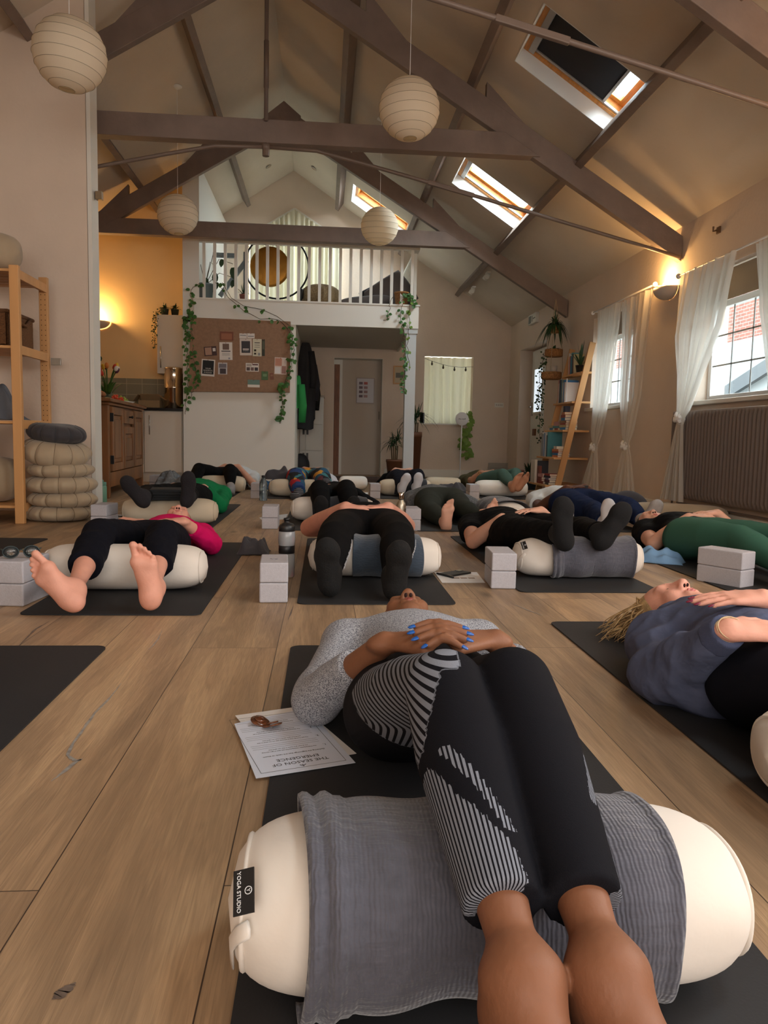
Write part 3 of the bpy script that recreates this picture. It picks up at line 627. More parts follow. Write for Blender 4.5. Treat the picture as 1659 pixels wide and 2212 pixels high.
b = MB(); b.lathe([(.115, 0), (.12, .01), (.12, .26), (.126, .27)], (c[0], 10.1, .935), 40); b.build('lower_tank', steel, ur, True)
b = MB(); b.lathe([(.122, .27), (.122, .275), (.116, .28), (.116, .5), (.119, .505)], (c[0], 10.1, .935), 40); b.build('upper_tank', steel, ur, True)
b = MB(); b.lathe([(.12, .505), (.12, .515), (.09, .53), (.01, .535)], (c[0], 10.1, .935), 40); b.build('lid', steel, ur, True)
c = aY(322, 868, 9.95); bx = thing('cardboard_box', 'opened brown cardboard box with raised flaps on the worktop', 'box', (c[0], 10.05, .935))
card = mat('cardboard', (150, 126, 92), .85)
b = MB(); b.box((c[0], 10.05, .985), (.26, .2, .09)); b.build('body', card, bx)
b = MB(); b.box((c[0]-.16, 10.0, 1.06), (.1, .2, .004), roty(-.9)); b.box((c[0]+.16, 10.0, 1.07), (.12, .2, .004), roty(.6)); b.box((c[0]+.02, 9.93, 1.07), (.24, .1, .004), rotx(-.8)); b.build('flap', card, bx)
# wall lamps (bowls that throw warm light upwards)
def sconce(loc, ax, label, power, R_=.135):
    t = thing('wall_lamp', label, 'lamp', loc); n = 24; G = np.zeros((9, n, 3)); th = np.linspace(-PI/2, PI/2, n)
    for i in range(9):
        a = PI/2*i/8; G[i, :, 0] = R_*math.cos(a)**.8*np.cos(th)*1.0 if i < 8 else .004*np.cos(th); G[i, :, 1] = (R_*1.15*math.cos(a)**.8 if i < 8 else .004)*np.sin(th); G[i, :, 2] = -.095*math.sin(a)
    G = G @ rotz(ax).T
    b = MB(); b.grid(G); b.build('bowl', mat('lamp_plaster', (196, 186, 176), .8), t, True, local=True, solid=.006)
    b = MB(); b.box((0.03, 0, .0), (.03, .03, .05)); b.ell((.05, 0, .02), (.02, .02, .03)); b.v = [v @ rotz(ax).T for v in b.v]
    b.build('bulb', mat('bulb_glow', (255, 200, 120), .5, emit=((255, 190, 100), 6)), t, True, local=True)
    l = bpy.data.lights.new('lamp_light', 'POINT'); l.energy = power; l.color = (1, .56, .20); l.shadow_soft_size = .05
    o = bpy.data.objects.new('lamp_light', l); COL.objects.link(o); o.parent = t; o.location = rotz(ax) @ np.array((.12, 0, .04))
    return t
sconce((XR-.003, 6.62, 1.97), PI, 'plaster bowl wall lamp glowing upwards between the curtained windows', 15)
o = sconce((XR-.003, 3.45, 1.97), PI, None, 15); o['kind'] = 'structure'
c = aY(206, 694, 10.4); sconce((c[0], 10.41, c[2]), -PI/2, 'bowl wall lamp glowing on the yellow kitchen wall', 26, .16)

# ---- paper lanterns
lan = bpy.data.materials.new('paper_lantern'); lan.use_nodes = True; nt = lan.node_tree; nt.nodes.clear()
ou = nt.nodes.new('ShaderNodeOutputMaterial'); df = nt.nodes.new('ShaderNodeBsdfDiffuse'); tr = nt.nodes.new('ShaderNodeBsdfTranslucent'); mx = nt.nodes.new('ShaderNodeMixShader')
df.inputs[0].default_value = lin((240, 228, 206)); tr.inputs[0].default_value = lin((236, 222, 196)); mx.inputs[0].default_value = .35
nt.links.new(df.outputs[0], mx.inputs[1]); nt.links.new(tr.outputs[0], mx.inputs[2]); nt.links.new(mx.outputs[0], ou.inputs[0])
lab = mat('lantern_wire', (150, 136, 112), .7)
def lantern(c, ztop, label, seed, R_=.205):
    t = thing('paper_lantern', label, 'lantern', c); rg = np.random.default_rng(seed); n, k = 48, 73
    a = np.linspace(-PI/2+.22, PI/2-.28, k); th = np.linspace(0, 2*PI, n, endpoint=False); G = np.zeros((k, n, 3))
    tilt = rg.uniform(-.12, .12, 2)
    for i in range(k):
        rib = 1-.018*abs(math.sin(i*PI/8))**.5
        seamw = 1-.012*np.exp(-((((th*7/(2*PI)) % 1)-.5)/.05)**2)
        r = R_*math.cos(a[i])*rib*seamw; G[i, :, 0] = r*np.cos(th); G[i, :, 1] = r*np.sin(th); G[i, :, 2] = R_*.97*math.sin(a[i])
    Rt = rotx(tilt[0]) @ roty(tilt[1]); b = MB(); b.grid(G @ Rt.T, closed=True); b.build('paper_shade', lan, t, True, local=True)
    b = MB()
    for i in range(0, k, 8):
        P = G[i] @ Rt.T*1.0; zc = 1.002; b.tube(np.vstack([P, P[:1]])*zc, .0012, 5, caps=False)
    b.build('hoop', lab, t, local=True)
    b = MB(); b.tube([(0, 0, -.1), (0, 0, ztop-c[2])], .0022, 6); b.build('cord', paperm, t, local=True)
    b = MB(); b.lathe([(.05, 0), (.05, -.012), (.02, -.03), (.004, -.035)], (0, 0, ztop-c[2]), 18); b.build('ceiling_rose', whitem, t, True, local=True)
    return t
def lz(x): return rz(x)-.005
p1 = aY(151, 118, 4.75); lantern(tuple(p1), lz(p1[0]), 'large pleated paper lantern hanging nearest, at the upper left', 1)
p2 = aY(884, 236, 5.35); lantern(tuple(p2), lz(p2[0]), 'paper lantern hanging in front of the middle truss collar beam', 2)
p3 = aY(384, 464, 8.15); lantern(tuple(p3), lz(p3[0]), 'paper lantern hanging before the white pillar by the kitchen', 3)
p4 = aY(820, 489, 8.5); lantern(tuple(p4), lz(p4[0]), 'paper lantern hanging in front of the loft railing', 4)

# ---- loft
rl = thing('loft_railing', 'white railing of vertical balusters along the loft edge', 'railing', (-.2, 9.8, 2.29))
za, zb = 2.292, 3.0
b = MB(); b.bb((-1.56, 9.78, zb-.035), (1.17, 9.84, zb)); b.build('top_rail', whitem, rl, bevel=.004)
b = MB(); b.bb((1.11, 9.84, zb-.035), (1.17, YB, zb)); b.build('top_rail', whitem, rl, bevel=.004)
for k in range(21):
    x = -1.50+k*.129; b = MB(); b.bb((x-.018, 9.79, za), (x+.018, 9.826, zb-.035)); b.build('baluster', whitem, rl)
for k in range(18):
    y = 9.97+k*.135; b = MB(); b.bb((1.12, y-.018, za), (1.156, y+.018, zb-.035)); b.build('baluster', whitem, rl)
# window with curtains in the loft gable
def sheet(name, rows, nfold, amp, m, parent=None, nx=120, axis='y', depth=0., solid=0.):
    """rows: (z, u0, u1, amp scale[, normal offset]); hanging cloth in the plane across 'axis' at depth"""
    zs = [r[0] for r in rows][::-1]; zz = np.linspace(rows[0][0], rows[-1][0], 46); G = np.zeros((46, nx, 3)); f = np.linspace(0, 1, nx)
    def it(i, z): return np.interp(z, zs, [r[i] for r in rows][::-1])
    for i, z in enumerate(zz):
        u = it(1, z)+(it(2, z)-it(1, z))*f; ff = f+.015*np.sin(z*2.1+7*f)
        d = (np.sin(ff*nfold*2*PI+.5*np.sin(z*1.5))+.45*np.sin(ff*nfold*3.3*PI+1.3))*amp*it(3, z)
        off = it(4, z) if len(rows[0]) > 4 else 0
        if axis == 'y': G[i] = np.stack([u, depth+off+d, np.full(nx, z)], 1)
        else: G[i] = np.stack([depth+off+d, u, np.full(nx, z)], 1)
    b = MB(); b.grid(G); return b.build(name, m, parent, True, solid=solid)
cur = bpy.data.materials.new('cream_curtain'); cur.use_nodes = True; nt = cur.node_tree; nt.nodes.clear()
ou = nt.nodes.new('ShaderNodeOutputMaterial'); df = nt.nodes.new('ShaderNodeBsdfDiffuse'); tr = nt.nodes.new('ShaderNodeBsdfTranslucent'); mx = nt.nodes.new('ShaderNodeMixShader')
df.inputs[0].default_value = lin((226, 222, 200)); tr.inputs[0].default_value = lin((206, 200, 170)); mx.inputs[0].default_value = .07
nt.links.new(df.outputs[0], mx.inputs[1]); nt.links.new(tr.outputs[0], mx.inputs[2]); nt.links.new(mx.outputs[0], ou.inputs[0])
ct = thing('loft_curtain', 'cream curtains filling the pointed gable window in the loft', 'curtain', (-.5, YB-.06, 2.3))
for x0, x1 in ((-1.18, -.50), (-.50, .2)):
    apex = -.5
    zt = lambda x: 4.12-.62*abs(x-apex)
    nx, nz = 90, 30; G = np.zeros((nz, nx, 3)); f = np.linspace(0, 1, nx)
    for i in range(nz):
        x = x0+(x1-x0)*f; z = 2.3+(zt(x)-2.3)*(1-i/(nz-1)); G[i] = np.stack([x, YB-.07+.02*np.sin(f*9*2*PI)+.01*np.sin(f*23*PI+1), z], 1)
    b = MB(); b.grid(G); b.build('curtain_panel', cur, ct, True)
b = MB()
for sg in (-1, 1): b.bar((-.5, YB-.02, 4.14), (-.5+sg*.74, YB-.02, 4.14-.46), .04, .03)
struct(b.build('trim_10', whitem))
# gong on its ring stand
g0 = aY(583, 576, 10.5); gs = thing('gong_stand', 'black round ring stand holding the gong behind the railing', 'stand', (g0[0], 10.5, 2.28))
gc = np.array((g0[0]+.09, 10.52, g0[2]+.03)); th = np.linspace(0, 2*PI, 61); Rg = .42
b = MB(); b.tube(np.stack([gc[0]+Rg*np.cos(th), np.full(61, 10.52), gc[2]-.02+Rg*np.sin(th)], 1), .012, 8, caps=False); b.build('ring', blkm, gs, True)
for sg in (-1, 1):
    b = MB(); b.tube([(gc[0]+sg*.28, 10.3, 2.285), (gc[0]+sg*.28, 10.52, 2.33), (gc[0]+sg*.28, 10.74, 2.285)], .012, 8); b.ell((gc[0]+sg*.28, 10.3, 2.295), (.02, .02, .016)); b.build('foot', blkm, gs, True)
gold = mat('gong_bronze', (176, 124, 52), .38, .85, bump=(6, .01), var=(3, .35)); gg = thing('gong', 'round bronze gong hanging inside the black ring', 'gong', (g0[0], 10.5, g0[2]))
b = MB(); b.lathe([(.005, -.012), (.10, -.012), (.22, -.006), (.262, 0), (.262, .02), (.25, .02)], (g0[0], 10.5, g0[2]), 56, R=frame((0, 1, 0))); b.build('disc', gold, gg, True)
b = MB(); b.tube([(g0[0]-.1, 10.52, g0[2]+.22), (gc[0]-.05, 10.52, gc[2]+.38)], .003, 5); b.tube([(g0[0]+.1, 10.52, g0[2]+.22), (gc[0]-.05, 10.52, gc[2]+.38)], .003, 5); b.build('cord', paperm, gg)
c = aY(650, 630, 10.0); b = MB(); b.lathe([(.03, 0), (.032, .01), (.012, .03), (.012, .07), (.032, .09), (.034, .19), (.03, .2)], (c[0], 10.0, 2.28), 16); tag(b.build('small_speaker', blk, None, True), 'small black upright speaker between gong and pouf in the loft', 'speaker')
for px, py, y_, w_ in ((1045, 600, 10.25, 'nearer'), (1013, 632, 11.25, 'further')):
    zz0 = rz(2.14)-.17; t = thing('spotlight', w_+' white spotlight clipped under the middle purlin at the far right', 'light', (2.14, y_, zz0)); b = MB(); b.box((0, 0, -.01), (.05, .12, .02)); b.build('base', whitem, t, local=True)
    for q in (-1, 1): b = MB(); b.lathe([(.012, 0), (.03, .02), (.034, .07), (.028, .07)], (0, q*.04, -.03), 14, R=frame((-.5, q*.5, -.8))); b.build('lamp_head', whitem, t, True, local=True)
# pouf, sofa cushions, stair rail
c = aY(693, 640, 10.2); n = 60; th = np.linspace(0, 2*PI, n, endpoint=False); G = np.zeros((15, n, 3))
for i in range(15):
    a = -1.2+2.77*i/14; r = .26*math.cos(a)**.75*(1+.03*np.cos(th*30)) if i < 14 else np.full(n, .01); G[i] = np.stack([c[0]+r*np.cos(th), 10.15+r*np.sin(th), np.full(n, 2.42+.15*math.sin(a))], 1)
b = MB(); b.grid(G, closed=True); b.add(G[-1], [tuple(range(n))]); tag(b.build('knitted_pouf', mat('knit_brown', (150, 128, 96), .9, bump=(60, .01), var=(60, .3)), None, True), 'brown knitted pouf on the loft floor behind the railing', 'pouf')
sofa = mat('grey_upholstery', (104, 98, 98), .9, bump=(200, .001))
def cushion(c, s, R, m, name, label, cat='cushion', grp=None):
    n = 22; u = np.linspace(-1, 1, n); U, V = np.meshgrid(u, u, indexing='ij'); T_ = (1-np.abs(U)**4)**.5*(1-np.abs(V)**4)**.5
    q = .06*np.sin(PI*.5*(U+1))*0
    b = MB(); G1 = np.stack([U*s[0]/2*(1-.06*V*V), V*s[1]/2*(1-.06*U*U), T_*s[2]/2], 2); G2 = G1*np.array((1, 1, -1))
    for G in (G1, G2): b.grid((G.reshape(-1, 3) @ np.asarray(R).T+np.array(c)).reshape(n, n, 3))
    o = b.build(name, m, None, True); bm = bmesh.new(); bm.from_mesh(o.data); bmesh.ops.remove_doubles(bm, verts=bm.verts, dist=.0008); bmesh.ops.recalc_face_normals(bm, faces=bm.faces); bm.to_mesh(o.data); bm.free()
    return tag(o, label, cat, grp)
c = aY(845, 625, 10.3); cushion((c[0], 10.35, 2.50), (.62, .5, .16), rotx(PI/2-.2) @ rotz(.62), sofa, 'floor_cushion', 'large grey cushion tilted on its corner in the loft')
c = aY(780, 645, 10.15); cushion((c[0]+.06, 10.25, 2.37), (.75, .4, .17), roty(-.12), sofa, 'floor_cushion', 'flat grey cushion lying beside the tilted one in the loft')
c = aY(808, 612, 10.5); cushion((c[0], 10.6, 2.52), (.32, .3, .1), rotx(PI/2-.3) @ rotz(.5), charc, 'floor_cushion', 'small black cushion behind the grey ones in the loft')
sr = thing('stair_rail', 'blue grey stair handrail rising at the left of the loft', 'railing', (-1.2, 11, 2.28)); gm_ = mat('rail_grey', (116, 124, 130), .6)
for pa, pb in (((446, 550), (512, 553)), ((475, 640), (533, 562)),): b = MB(); b.bar(aY(*pa, 11.0), aY(*pb, 11.0), .05, .06); b.build('handrail', gm_, sr)
b = MB(); b.bar(aY(530, 545, 11.), aY(530, 660, 11.), .045, .05); b.build('newel_post', gm_, sr)
for pa in ((580, 378), (678, 378)):
    q = aY(*pa, 11.6); q[2] = rz(q[0])-.008
    o = MB().lathe([(.04, 0), (.045, -.006), (.03, -.01)], q, 16, R=frame((-SL if q[0] < RX else SL, 0, 1))).build('recessed_spotlight', chrome, None, True); tag(o, 'small round spotlight set in the '+('left' if q[0] < RX else 'right')+' slope above the loft', 'light')

# ---- cork board and its papers
YC = 9.765
cork = mat('cork_hessian', (152, 120, 96), .95, bump=(500, .001), var=(30, .10))
q = [aY(412, 686, YC), aY(628, 695, YC), aY(626, 848, YC), aY(408, 846, YC)]
b = MB(); b.prism([(p_[0], 9.8, p_[2]) for p_ in q], (0, -.06, 0)); tag(b.build('notice_board', cork, None, bevel=.003), 'brown hessian notice board pinned with flyers below the loft', 'board')
YP = 9.738
def paper(px0, py0, px1, py1, rotd, col, parts, label, y=YP, name='flyer', txt=None, cat='paper', grp='flyers pinned to the notice board'):
    a = aY(px0, py0, y); c = aY(px1, py1, y); w = abs(c[0]-a[0]); h = abs(a[2]-c[2]); cen = (a+c)/2
    Rr = roty(-rotd); m = mat('print_%d_%d_%d' % col, col, .7)
    t = thing(name, label, cat, tuple(cen), 0, grp)
    b = MB(); b.box((0, -.001, 0), (w, .0012, h)); b.v = [v @ Rr.T for v in b.v]; b.build('sheet', m, t, local=True)
    for k, (u0, v0, u1, v1, cc) in enumerate(parts):
        b = MB(); b.box(((u0+u1)/2*w-w/2, -.0022-.0003*k, h/2-(v0+v1)/2*h), ((u1-u0)*w, .0008, (v1-v0)*h)); b.v = [v @ Rr.T for v in b.v]
        b.build('printed_block', mat('print_%d_%d_%d' % cc, cc, .7), t, local=True)
    for (s, u, v, size, cc) in (txt or []):
        loc = Rr @ np.array((u*w-w/2, -.0045, h/2-v*h)); o = text(s, 'lettering', loc, Rr @ rotx(PI/2), size*h, mat('print_%d_%d_%d' % cc, cc, .7)); o.parent = t
    MB().ell((0, -.006, h*.46), (.005, .005, .005), n=8).build('pin', mat('pin_red', (150, 60, 50), .4), t, True, local=True)
    return t
D_ = (34, 34, 38); Wt = (228, 222, 214); G_ = (150, 150, 150)
paper(475, 716, 504, 736, 0, (128, 78, 58), [(.1, .2, .9, .9, (160, 104, 78))], 'small terracotta print above the white flyer with a figure')
paper(474, 739, 502, 778, .02, Wt, [(.25, .08, .75, .42, (120, 96, 86)), (.15, .48, .85, .53, D_), (.2, .6, .8, .62, G_), (.2, .66, .8, .68, G_), (.2, .72, .8, .74, G_), (.68, .86, .82, .96, (150, 150, 160))], 'tall white flyer with a small figure picture and text lines')
paper(441, 748, 468, 769, .1, (74, 52, 50), [(.08, .1, .6, .9, (176, 140, 120)), (.7, .2, .92, .55, (220, 214, 208))], 'dark photo card with a pale face left of the figure flyer')
paper(435, 776, 464, 813, -.05, Wt, [(.08, .06, .92, .88, (24, 26, 28))], 'black poster in a white border at the lower left of the board', txt=[('YOUR', .5, .55, .12, Wt), ('RESIDENTS', .5, .67, .11, Wt), ('IN BLACK', .5, .79, .11, Wt)])
paper(471, 783, 491, 809, .0, (200, 196, 196), [(.1, .1, .9, .45, (120, 116, 124)), (.2, .5, .85, .95, (70, 62, 66))], 'small photo strip card beside the black poster')
paper(517, 720, 533, 731, .0, Wt, [(.1, .3, .9, .5, G_)], 'small blank card, left of the pair at the top'); paper(534, 720, 550, 731, .0, Wt, [(.1, .5, .9, .7, G_)], 'small blank card, right of the pair at the top')
paper(518, 731, 544, 768, .02, (218, 206, 194), [(.14, .15, .86, .85, (62, 62, 66)), (.25, .6, .75, .66, Wt)], 'pale flyer with a large dark photo in the middle', txt=[('STUDIO', .5, .72, .09, Wt)])
paper(546, 732, 565, 770, .0, (216, 210, 186), [(.2, .2, .8, .24, D_), (.2, .34, .8, .36, D_), (.2, .46, .8, .48, D_), (.15, .6, .4, .72, (60, 54, 40)), (.15, .8, .4, .9, (60, 54, 40)), (.6, .8, .85, .95, G_)], 'cream text flyer right of the dark photo flyer')
paper(566, 733, 572, 769, .0, (62, 66, 56), [(.2, .1, .8, .6, (92, 96, 80))], 'narrow dark leafy bookmark at the edge of the cream flyer')
paper(531, 784, 559, 803, .0, Wt, [(.06, .1, .45, .4, (180, 170, 160)), (.5, .1, .94, .25, (100, 60, 60)), (.06, .5, .32, .9, (96, 80, 76)), (.38, .5, .62, .9, (126, 100, 96)), (.68, .5, .94, .9, (70, 60, 62))], 'wide white card with five small photos')
paper(593, 772, 619, 809, -.02, (222, 206, 196), [(.05, .05, .6, .5, (196, 140, 118)), (.05, .58, .5, .95, (230, 228, 228)), (.6, .5, .95, .95, (160, 120, 110))], 'flyer with a smiling portrait photo at the right of the board')
paper(565, 802, 579, 821, .0, (84, 112, 74), [(.2, .3, .8, .6, (120, 150, 110))], 'small green leaflet low on the board'); paper(535, 820, 561, 837, .0, (112, 138, 128), [(0, .65, 1, 1, Wt)], 'green landscape card with a white strip, lowest on the board')
paper(583, 806, 591, 820, .1, (132, 88, 70), [(.2, .2, .8, .5, (150, 110, 90))], 'tiny brown tag beside the green leaflet')

# ---- plants
def leafmesh(b, p, d, up, ln, wd, fold=.12, droop=.25):
    d = _n(d); s_ = _n(np.cross(d, up)); n_ = np.cross(s_, d); q = []
    for t in (0, .18, .42, .7, 1.): 
        w = wd*.5*(math.sin(PI*min(1, t*.92+.08))**.6 if t < 1 else 0); c = p+d*ln*t-n_*droop*ln*t*t
        q.append((c-s_*w+n_*fold*w, c, c+s_*w+n_*fold*w))
    V = [v for r in q for v in r]; fs = []
    for i in range(4): a = i*3; fs += [(a, a+1, a+4, a+3), (a+1, a+2, a+5, a+4)]
    b.add(V, fs)
def vine(P, t, nleaf, size, m, mstem, seed, sp=.03):
    rg = np.random.default_rng(seed); P = np.array(P, float)
    s_ = np.concatenate([[0], np.cumsum(np.linalg.norm(np.diff(P, axis=0), axis=1))]); q = np.linspace(0, s_[-1], max(12, nleaf))
    C = np.stack([np.interp(q, s_, P[:, i]) for i in range(3)], 1); C[1:-1] += rg.normal(0, .008, (len(q)-2, 3))*np.array((1, .6, .6))
    b = MB(); b.tube(C, .0035, 5); b.build('vine_stem', mstem, t, True); b = MB()
    for k in range(nleaf):
        i = int(rg.uniform(.0, 1)*(len(C)-1)); d = np.array((rg.normal(0, 1), -abs(rg.normal(.3, .5)), rg.normal(-.7, .5))); L_ = size*rg.uniform(.6, 1.2)
        leafmesh(b, C[i]+_n(d)*sp*.5, d, np.array((0, -1, .4)), L_, L_*.85)
    b.build('foliage', m, t, False, solid=0)
def blades(t, c, n, ln, wd, m, seed, spread=1., droop=.8, up=1., name='foliage'):
    rg = np.random.default_rng(seed); b = MB()
    for k in range(n):
        a = rg.uniform(0, 2*PI); e = rg.uniform(.15, 1.)*spread; L_ = ln*rg.uniform(.6, 1.1); h_ = np.array((math.cos(a), math.sin(a), 0)); P = []
        for q in np.linspace(0, 1, 8): P.append(np.array(c)+h_*L_*e*q+np.array((0, 0, L_*(up*q*(1-.3*e)-droop*e*q*q))))
        P = np.array(P); s_ = np.array((-h_[1], h_[0], 0)); w = wd*np.sin(PI*np.linspace(.12, 1, 8))**.7/2; w[-1] = .0005
        G = np.stack([P-s_*w[:, None], P+np.array((0, 0, -.15))*w[:, None], P+s_*w[:, None]], 1); b.grid(G)
    return b.build(name, m, t)
def pot(t, c, r, h, m, name='pot', n=24, taper=.8):
    b = MB(); b.lathe([(r*taper, 0), (r, h*.9), (r*1.04, h*.9), (r*1.04, h), (r*.92, h), (r*.9, h*.85), (.01, h*.85)], c, n); return b.build(name, m, t, True)
YL = 9.9
c = aY(443, 640, YL); t = thing('potted_monstera', 'trailing leafy plant in a pale blue pot at the left end of the loft', 'plant', (c[0], YL, 2.28)); pot(t, (c[0], YL, 2.28), .105, .2, mat('pot_blue', (120, 136, 140), .6))
b = MB()
for (px, py), sz in (((465, 590), .13), ((503, 578), .16), ((480, 560), .1), ((424, 585), .12), ((505, 605), .1), ((470, 610), .14), ((445, 600), .11)):
    q = aY(px, py, YL); leafmesh(b, q, (rng.normal(0, .6), -.3, -1), np.array((0, -1, .3)), sz, sz*.6)
b.build('foliage', leafd, t); b = MB()
for (px, py) in ((465, 575), (503, 570), (424, 580), (505, 600), (480, 555)): q = aY(px, py, YL); b.tube([(c[0], YL, 2.46), ((c[0]+q[0])/2, YL, q[2]+.05), q], .004, 5)
b.build('stem', stemm, t, True)
pts = lambda L_, y: [aY(px, py, y) for px, py in L_]
vine(pts([(432, 612), (412, 625), (415, 650), (405, 685), (402, 760), (406, 830), (400, 895)], 9.74), t, 74, .052, leafm, stemm, 11)
vine(pts([(416, 670), (414, 720), (420, 790), (425, 815), (412, 860)], 9.74), t, 50, .05, leafm, stemm, 12)
vine(pts([(465, 610), (490, 640), (520, 668), (560, 688), (600, 690), (625, 712), (632, 745)], 9.73), t, 10, .05, leafm, stemm, 13)
vine(pts([(480, 610), (495, 640), (540, 668), (580, 670), (612, 690), (628, 705), (634, 760), (622, 810), (606, 830), (612, 880), (606, 915)], 9.72), t, 12, .05, leafm, stemm, 14)
vine(pts([(628, 705), (635, 760), (624, 815), (606, 838), (614, 885), (604, 915)], 9.72), t, 58, .052, leafm, stemm, 15)
c = aY(526, 640, YL); t = thing('potted_spider_plant', 'small spiky plant in a pink pot behind the balusters', 'plant', (c[0], YL, 2.28)); pot(t, (c[0], YL, 2.28), .05, .09, mat('pot_pink', (150, 92, 84), .6)); blades(t, (c[0], YL, 2.36), 26, .2, .012, leafd, 3)
c = aY(868, 655, 9.86); t = thing('hanging_ivy_basket', 'trailing ivy in a wicker basket at the right end of the loft edge', 'plant', (c[0], 9.88, 2.29)); pot(t, (c[0], 9.88, 2.29), .095, .17, wicker, 'basket')
vine(pts([(875, 632), (890, 640), (895, 660)], 9.76), t, 26, .05, leafm, stemm, 21); vine(pts([(850, 640), (842, 655), (838, 690), (828, 692)], 9.74), t, 5, .04, leafm, stemm, 22)
vine(pts([(872, 640), (865, 680), (872, 720), (874, 790), (870, 850)], 9.74), t, 46, .045, leafm, stemm, 23); vine(pts([(886, 640), (884, 700), (880, 760), (884, 800)], 9.74), t, 16, .045, leafy, stemm, 24)
for i, (px, sd) in enumerate(((356, 31), (378, 32))):
    c = aY(px, 684, 10.2); t = thing('potted_plant', ('left' if i == 0 else 'right')+' of the two small dark potted plants on the kitchen wall cupboard', 'plant', (c[0], 10.2, 2.12)); pot(t, (c[0], 10.2, 2.12), .05, .085, mat('pot_green_black', (50, 58, 48), .6)); blades(t, (c[0], 10.2, 2.2), 40, .11, .018, leafd, sd)
    if i == 0: vine(pts([(350, 668), (338, 675), (334, 710), (334, 750)], 10.1), t, 90, .02, leafd, stemm, 33, .06)
c = aY(207, 760, 9.9); t = thing('dried_stem', 'sprig of dried leaves rising beside the kitchen wall edge', 'plant', (c[0], 9.95, .936)); vine([(c[0]-.02, 9.95, .936), (c[0], 9.95, 1.4), (c[0]+.02, 9.95, c[2])], t, 18, .06, leafd, stemm, 35)
# palm in a tall pot and spider plant by the post
for (px, py, nm, lb, sz, ph, pr_) in ((853, 955, 'potted_palm', 'spiky dragon plant in a tall brown pot left of the loft post', .30, .34, .115), (897, 905, 'potted_dracaena', 'taller dragon plant half hidden behind the loft post', .36, .75, .10)):
    y_ = 10.6 if px < 870 else 10.9
    c = aY(px, py, y_); t = thing(nm, lb, 'plant', (c[0], y_, 0)); pot(t, (c[0], y_, 0), pr_, ph*.95, mat('pot_brown', (116, 78, 56), .6), taper=.7); b = MB()
    for k in range(4): b.tube([(c[0]+.02*k-.03, y_, ph*.8), (c[0]+.03*k-.05, y_, c[2]-.05)], .01, 6)
    b.build('stem', stemm, t, True)
    for k in range(3): blades(t, (c[0]+.04*k-.04, y_, c[2]-.06+.04*k), 26, sz, .014, leafd, 40+k+px, 1., 1.1, .9)

# ---- coats and lockers under the loft
lk = thing('locker_cabinet', 'white metal locker cabinet with drawers under the loft', 'cabinet', (-.2, 11.9, 0)); lw = mat('locker_white', (206, 206, 200), .4)
x0 = -.37; x1 = aY(699, 900, 11.7)[0]; zt = aY(690, 858, 11.7)[2]; YK = 11.7
b = MB(); b.bb((x0, YK, 0), (x1, 12.15, zt)); b.build('carcass', lw, lk); b = MB(); b.bb((x0, YK-.02, zt), (x1+.01, 12.16, zt+.03)); b.build('top', mat('locker_top', (170, 160, 146), .5), lk)
xm = x0+.09
for k in range(3):
    h3 = (zt-.02)/3
    for xa, xb in ((x0+.004, xm-.004), (xm+.004, x1-.02)):
        b = MB(); b.bb((xa, YK-.02, .01+k*h3), (xb, YK, .01+(k+1)*h3-.008)); o = b.build('door', lw, lk, bevel=.002)
        if k < 2: MB().bb((((xa if xb-xa > .2 else xb-.05)+.01)-lk.location[0], YK-.03-11.9, .01+(k+1)*h3-.16), (((xa if xb-xa > .2 else xb-.05)+.04)-lk.location[0], YK-.02-11.9, .01+(k+1)*h3-.04)).build('handle', blk, o, local=True)
c = aY(678, 840, 11.9); t = thing('framed_picture', 'small white framed picture leaning on top of the lockers', 'picture', (c[0], 11.95, zt+.03)); b = MB(); R_ = rotx(-.12)
b.box((0, 0, .115), (.17, .015, .23), R_); b.v = [v+np.array(t.location) for v in b.v]; b.build('frame', lw, t); b = MB(); b.box((0, -.012, .115), (.11, .002, .16), R_); b.v = [v+np.array(t.location) for v in b.v]; b.build('picture', mat('print_bluegrey', (130, 136, 150), .6), t)
V3_ = lambda *a: np.array(a, float)
def coat(px, y, ztop, zbot, w, m, label, seed):
    c = aY(px, 850, y)+V3_(.07, 0, 0); rg = np.random.default_rng(seed); n, k = 36, 22; th = np.linspace(0, 2*PI, n, endpoint=False); G = np.zeros((k, n, 3))
    for i in range(k):
        q = i/(k-1); z = ztop+(zbot-ztop)*q; r = w*(.35+.65*min(1, q*2.2)**.6)*(1+.10*q); f = 1+.10*np.sin(5*th+seed+q*2)+.05*np.sin(9*th+2*q)
        G[i] = np.stack([c[0]+r*f*np.cos(th)+.02*math.sin(3*q+seed), y+.6*r*f*np.sin(th), np.full(n, z)+.015*np.sin(3*th+seed)*q], 1)
    b = MB(); b.grid(G, closed=True); b.add(G[0], [tuple(range(n))]); b.add(G[-1], [tuple(range(n))]); t = thing('coat', label, 'coat', (c[0], y, ztop)); b.build('body', m, t, True)
    b = MB(); b.tube([(c[0]+w*.7, y-.02, ztop-.12), (c[0]+w*1.05, y-.03, ztop-.4), (c[0]+w*.95, y-.05, ztop-.62)], [.05, .055, .045], 12); b.build('sleeve', m, t, True); return t
coat(645, 10.75, 1.9, .72, .13, mat('coat_black', (24, 24, 28), .8, bump=(12, .01)), 'long black coat hanging nearest on the wall pegs', 1)
coat(652, 11.1, 1.75, .85, .13, mat('coat_navy', (30, 34, 46), .7, bump=(10, .01)), 'dark navy coat hanging behind the black one', 2)
coat(631, 10.35, 1.42, 1.0, .07, mat('coat_green', (34, 130, 62), .8), 'bright green cardigan among the dark coats', 3)
coat(660, 11.3, 1.62, 1.3, .09, mat('faux_fur_black', (22, 24, 24), .95, bump=(60, .03)), 'black fluffy scarf hanging beyond the coats', 4)
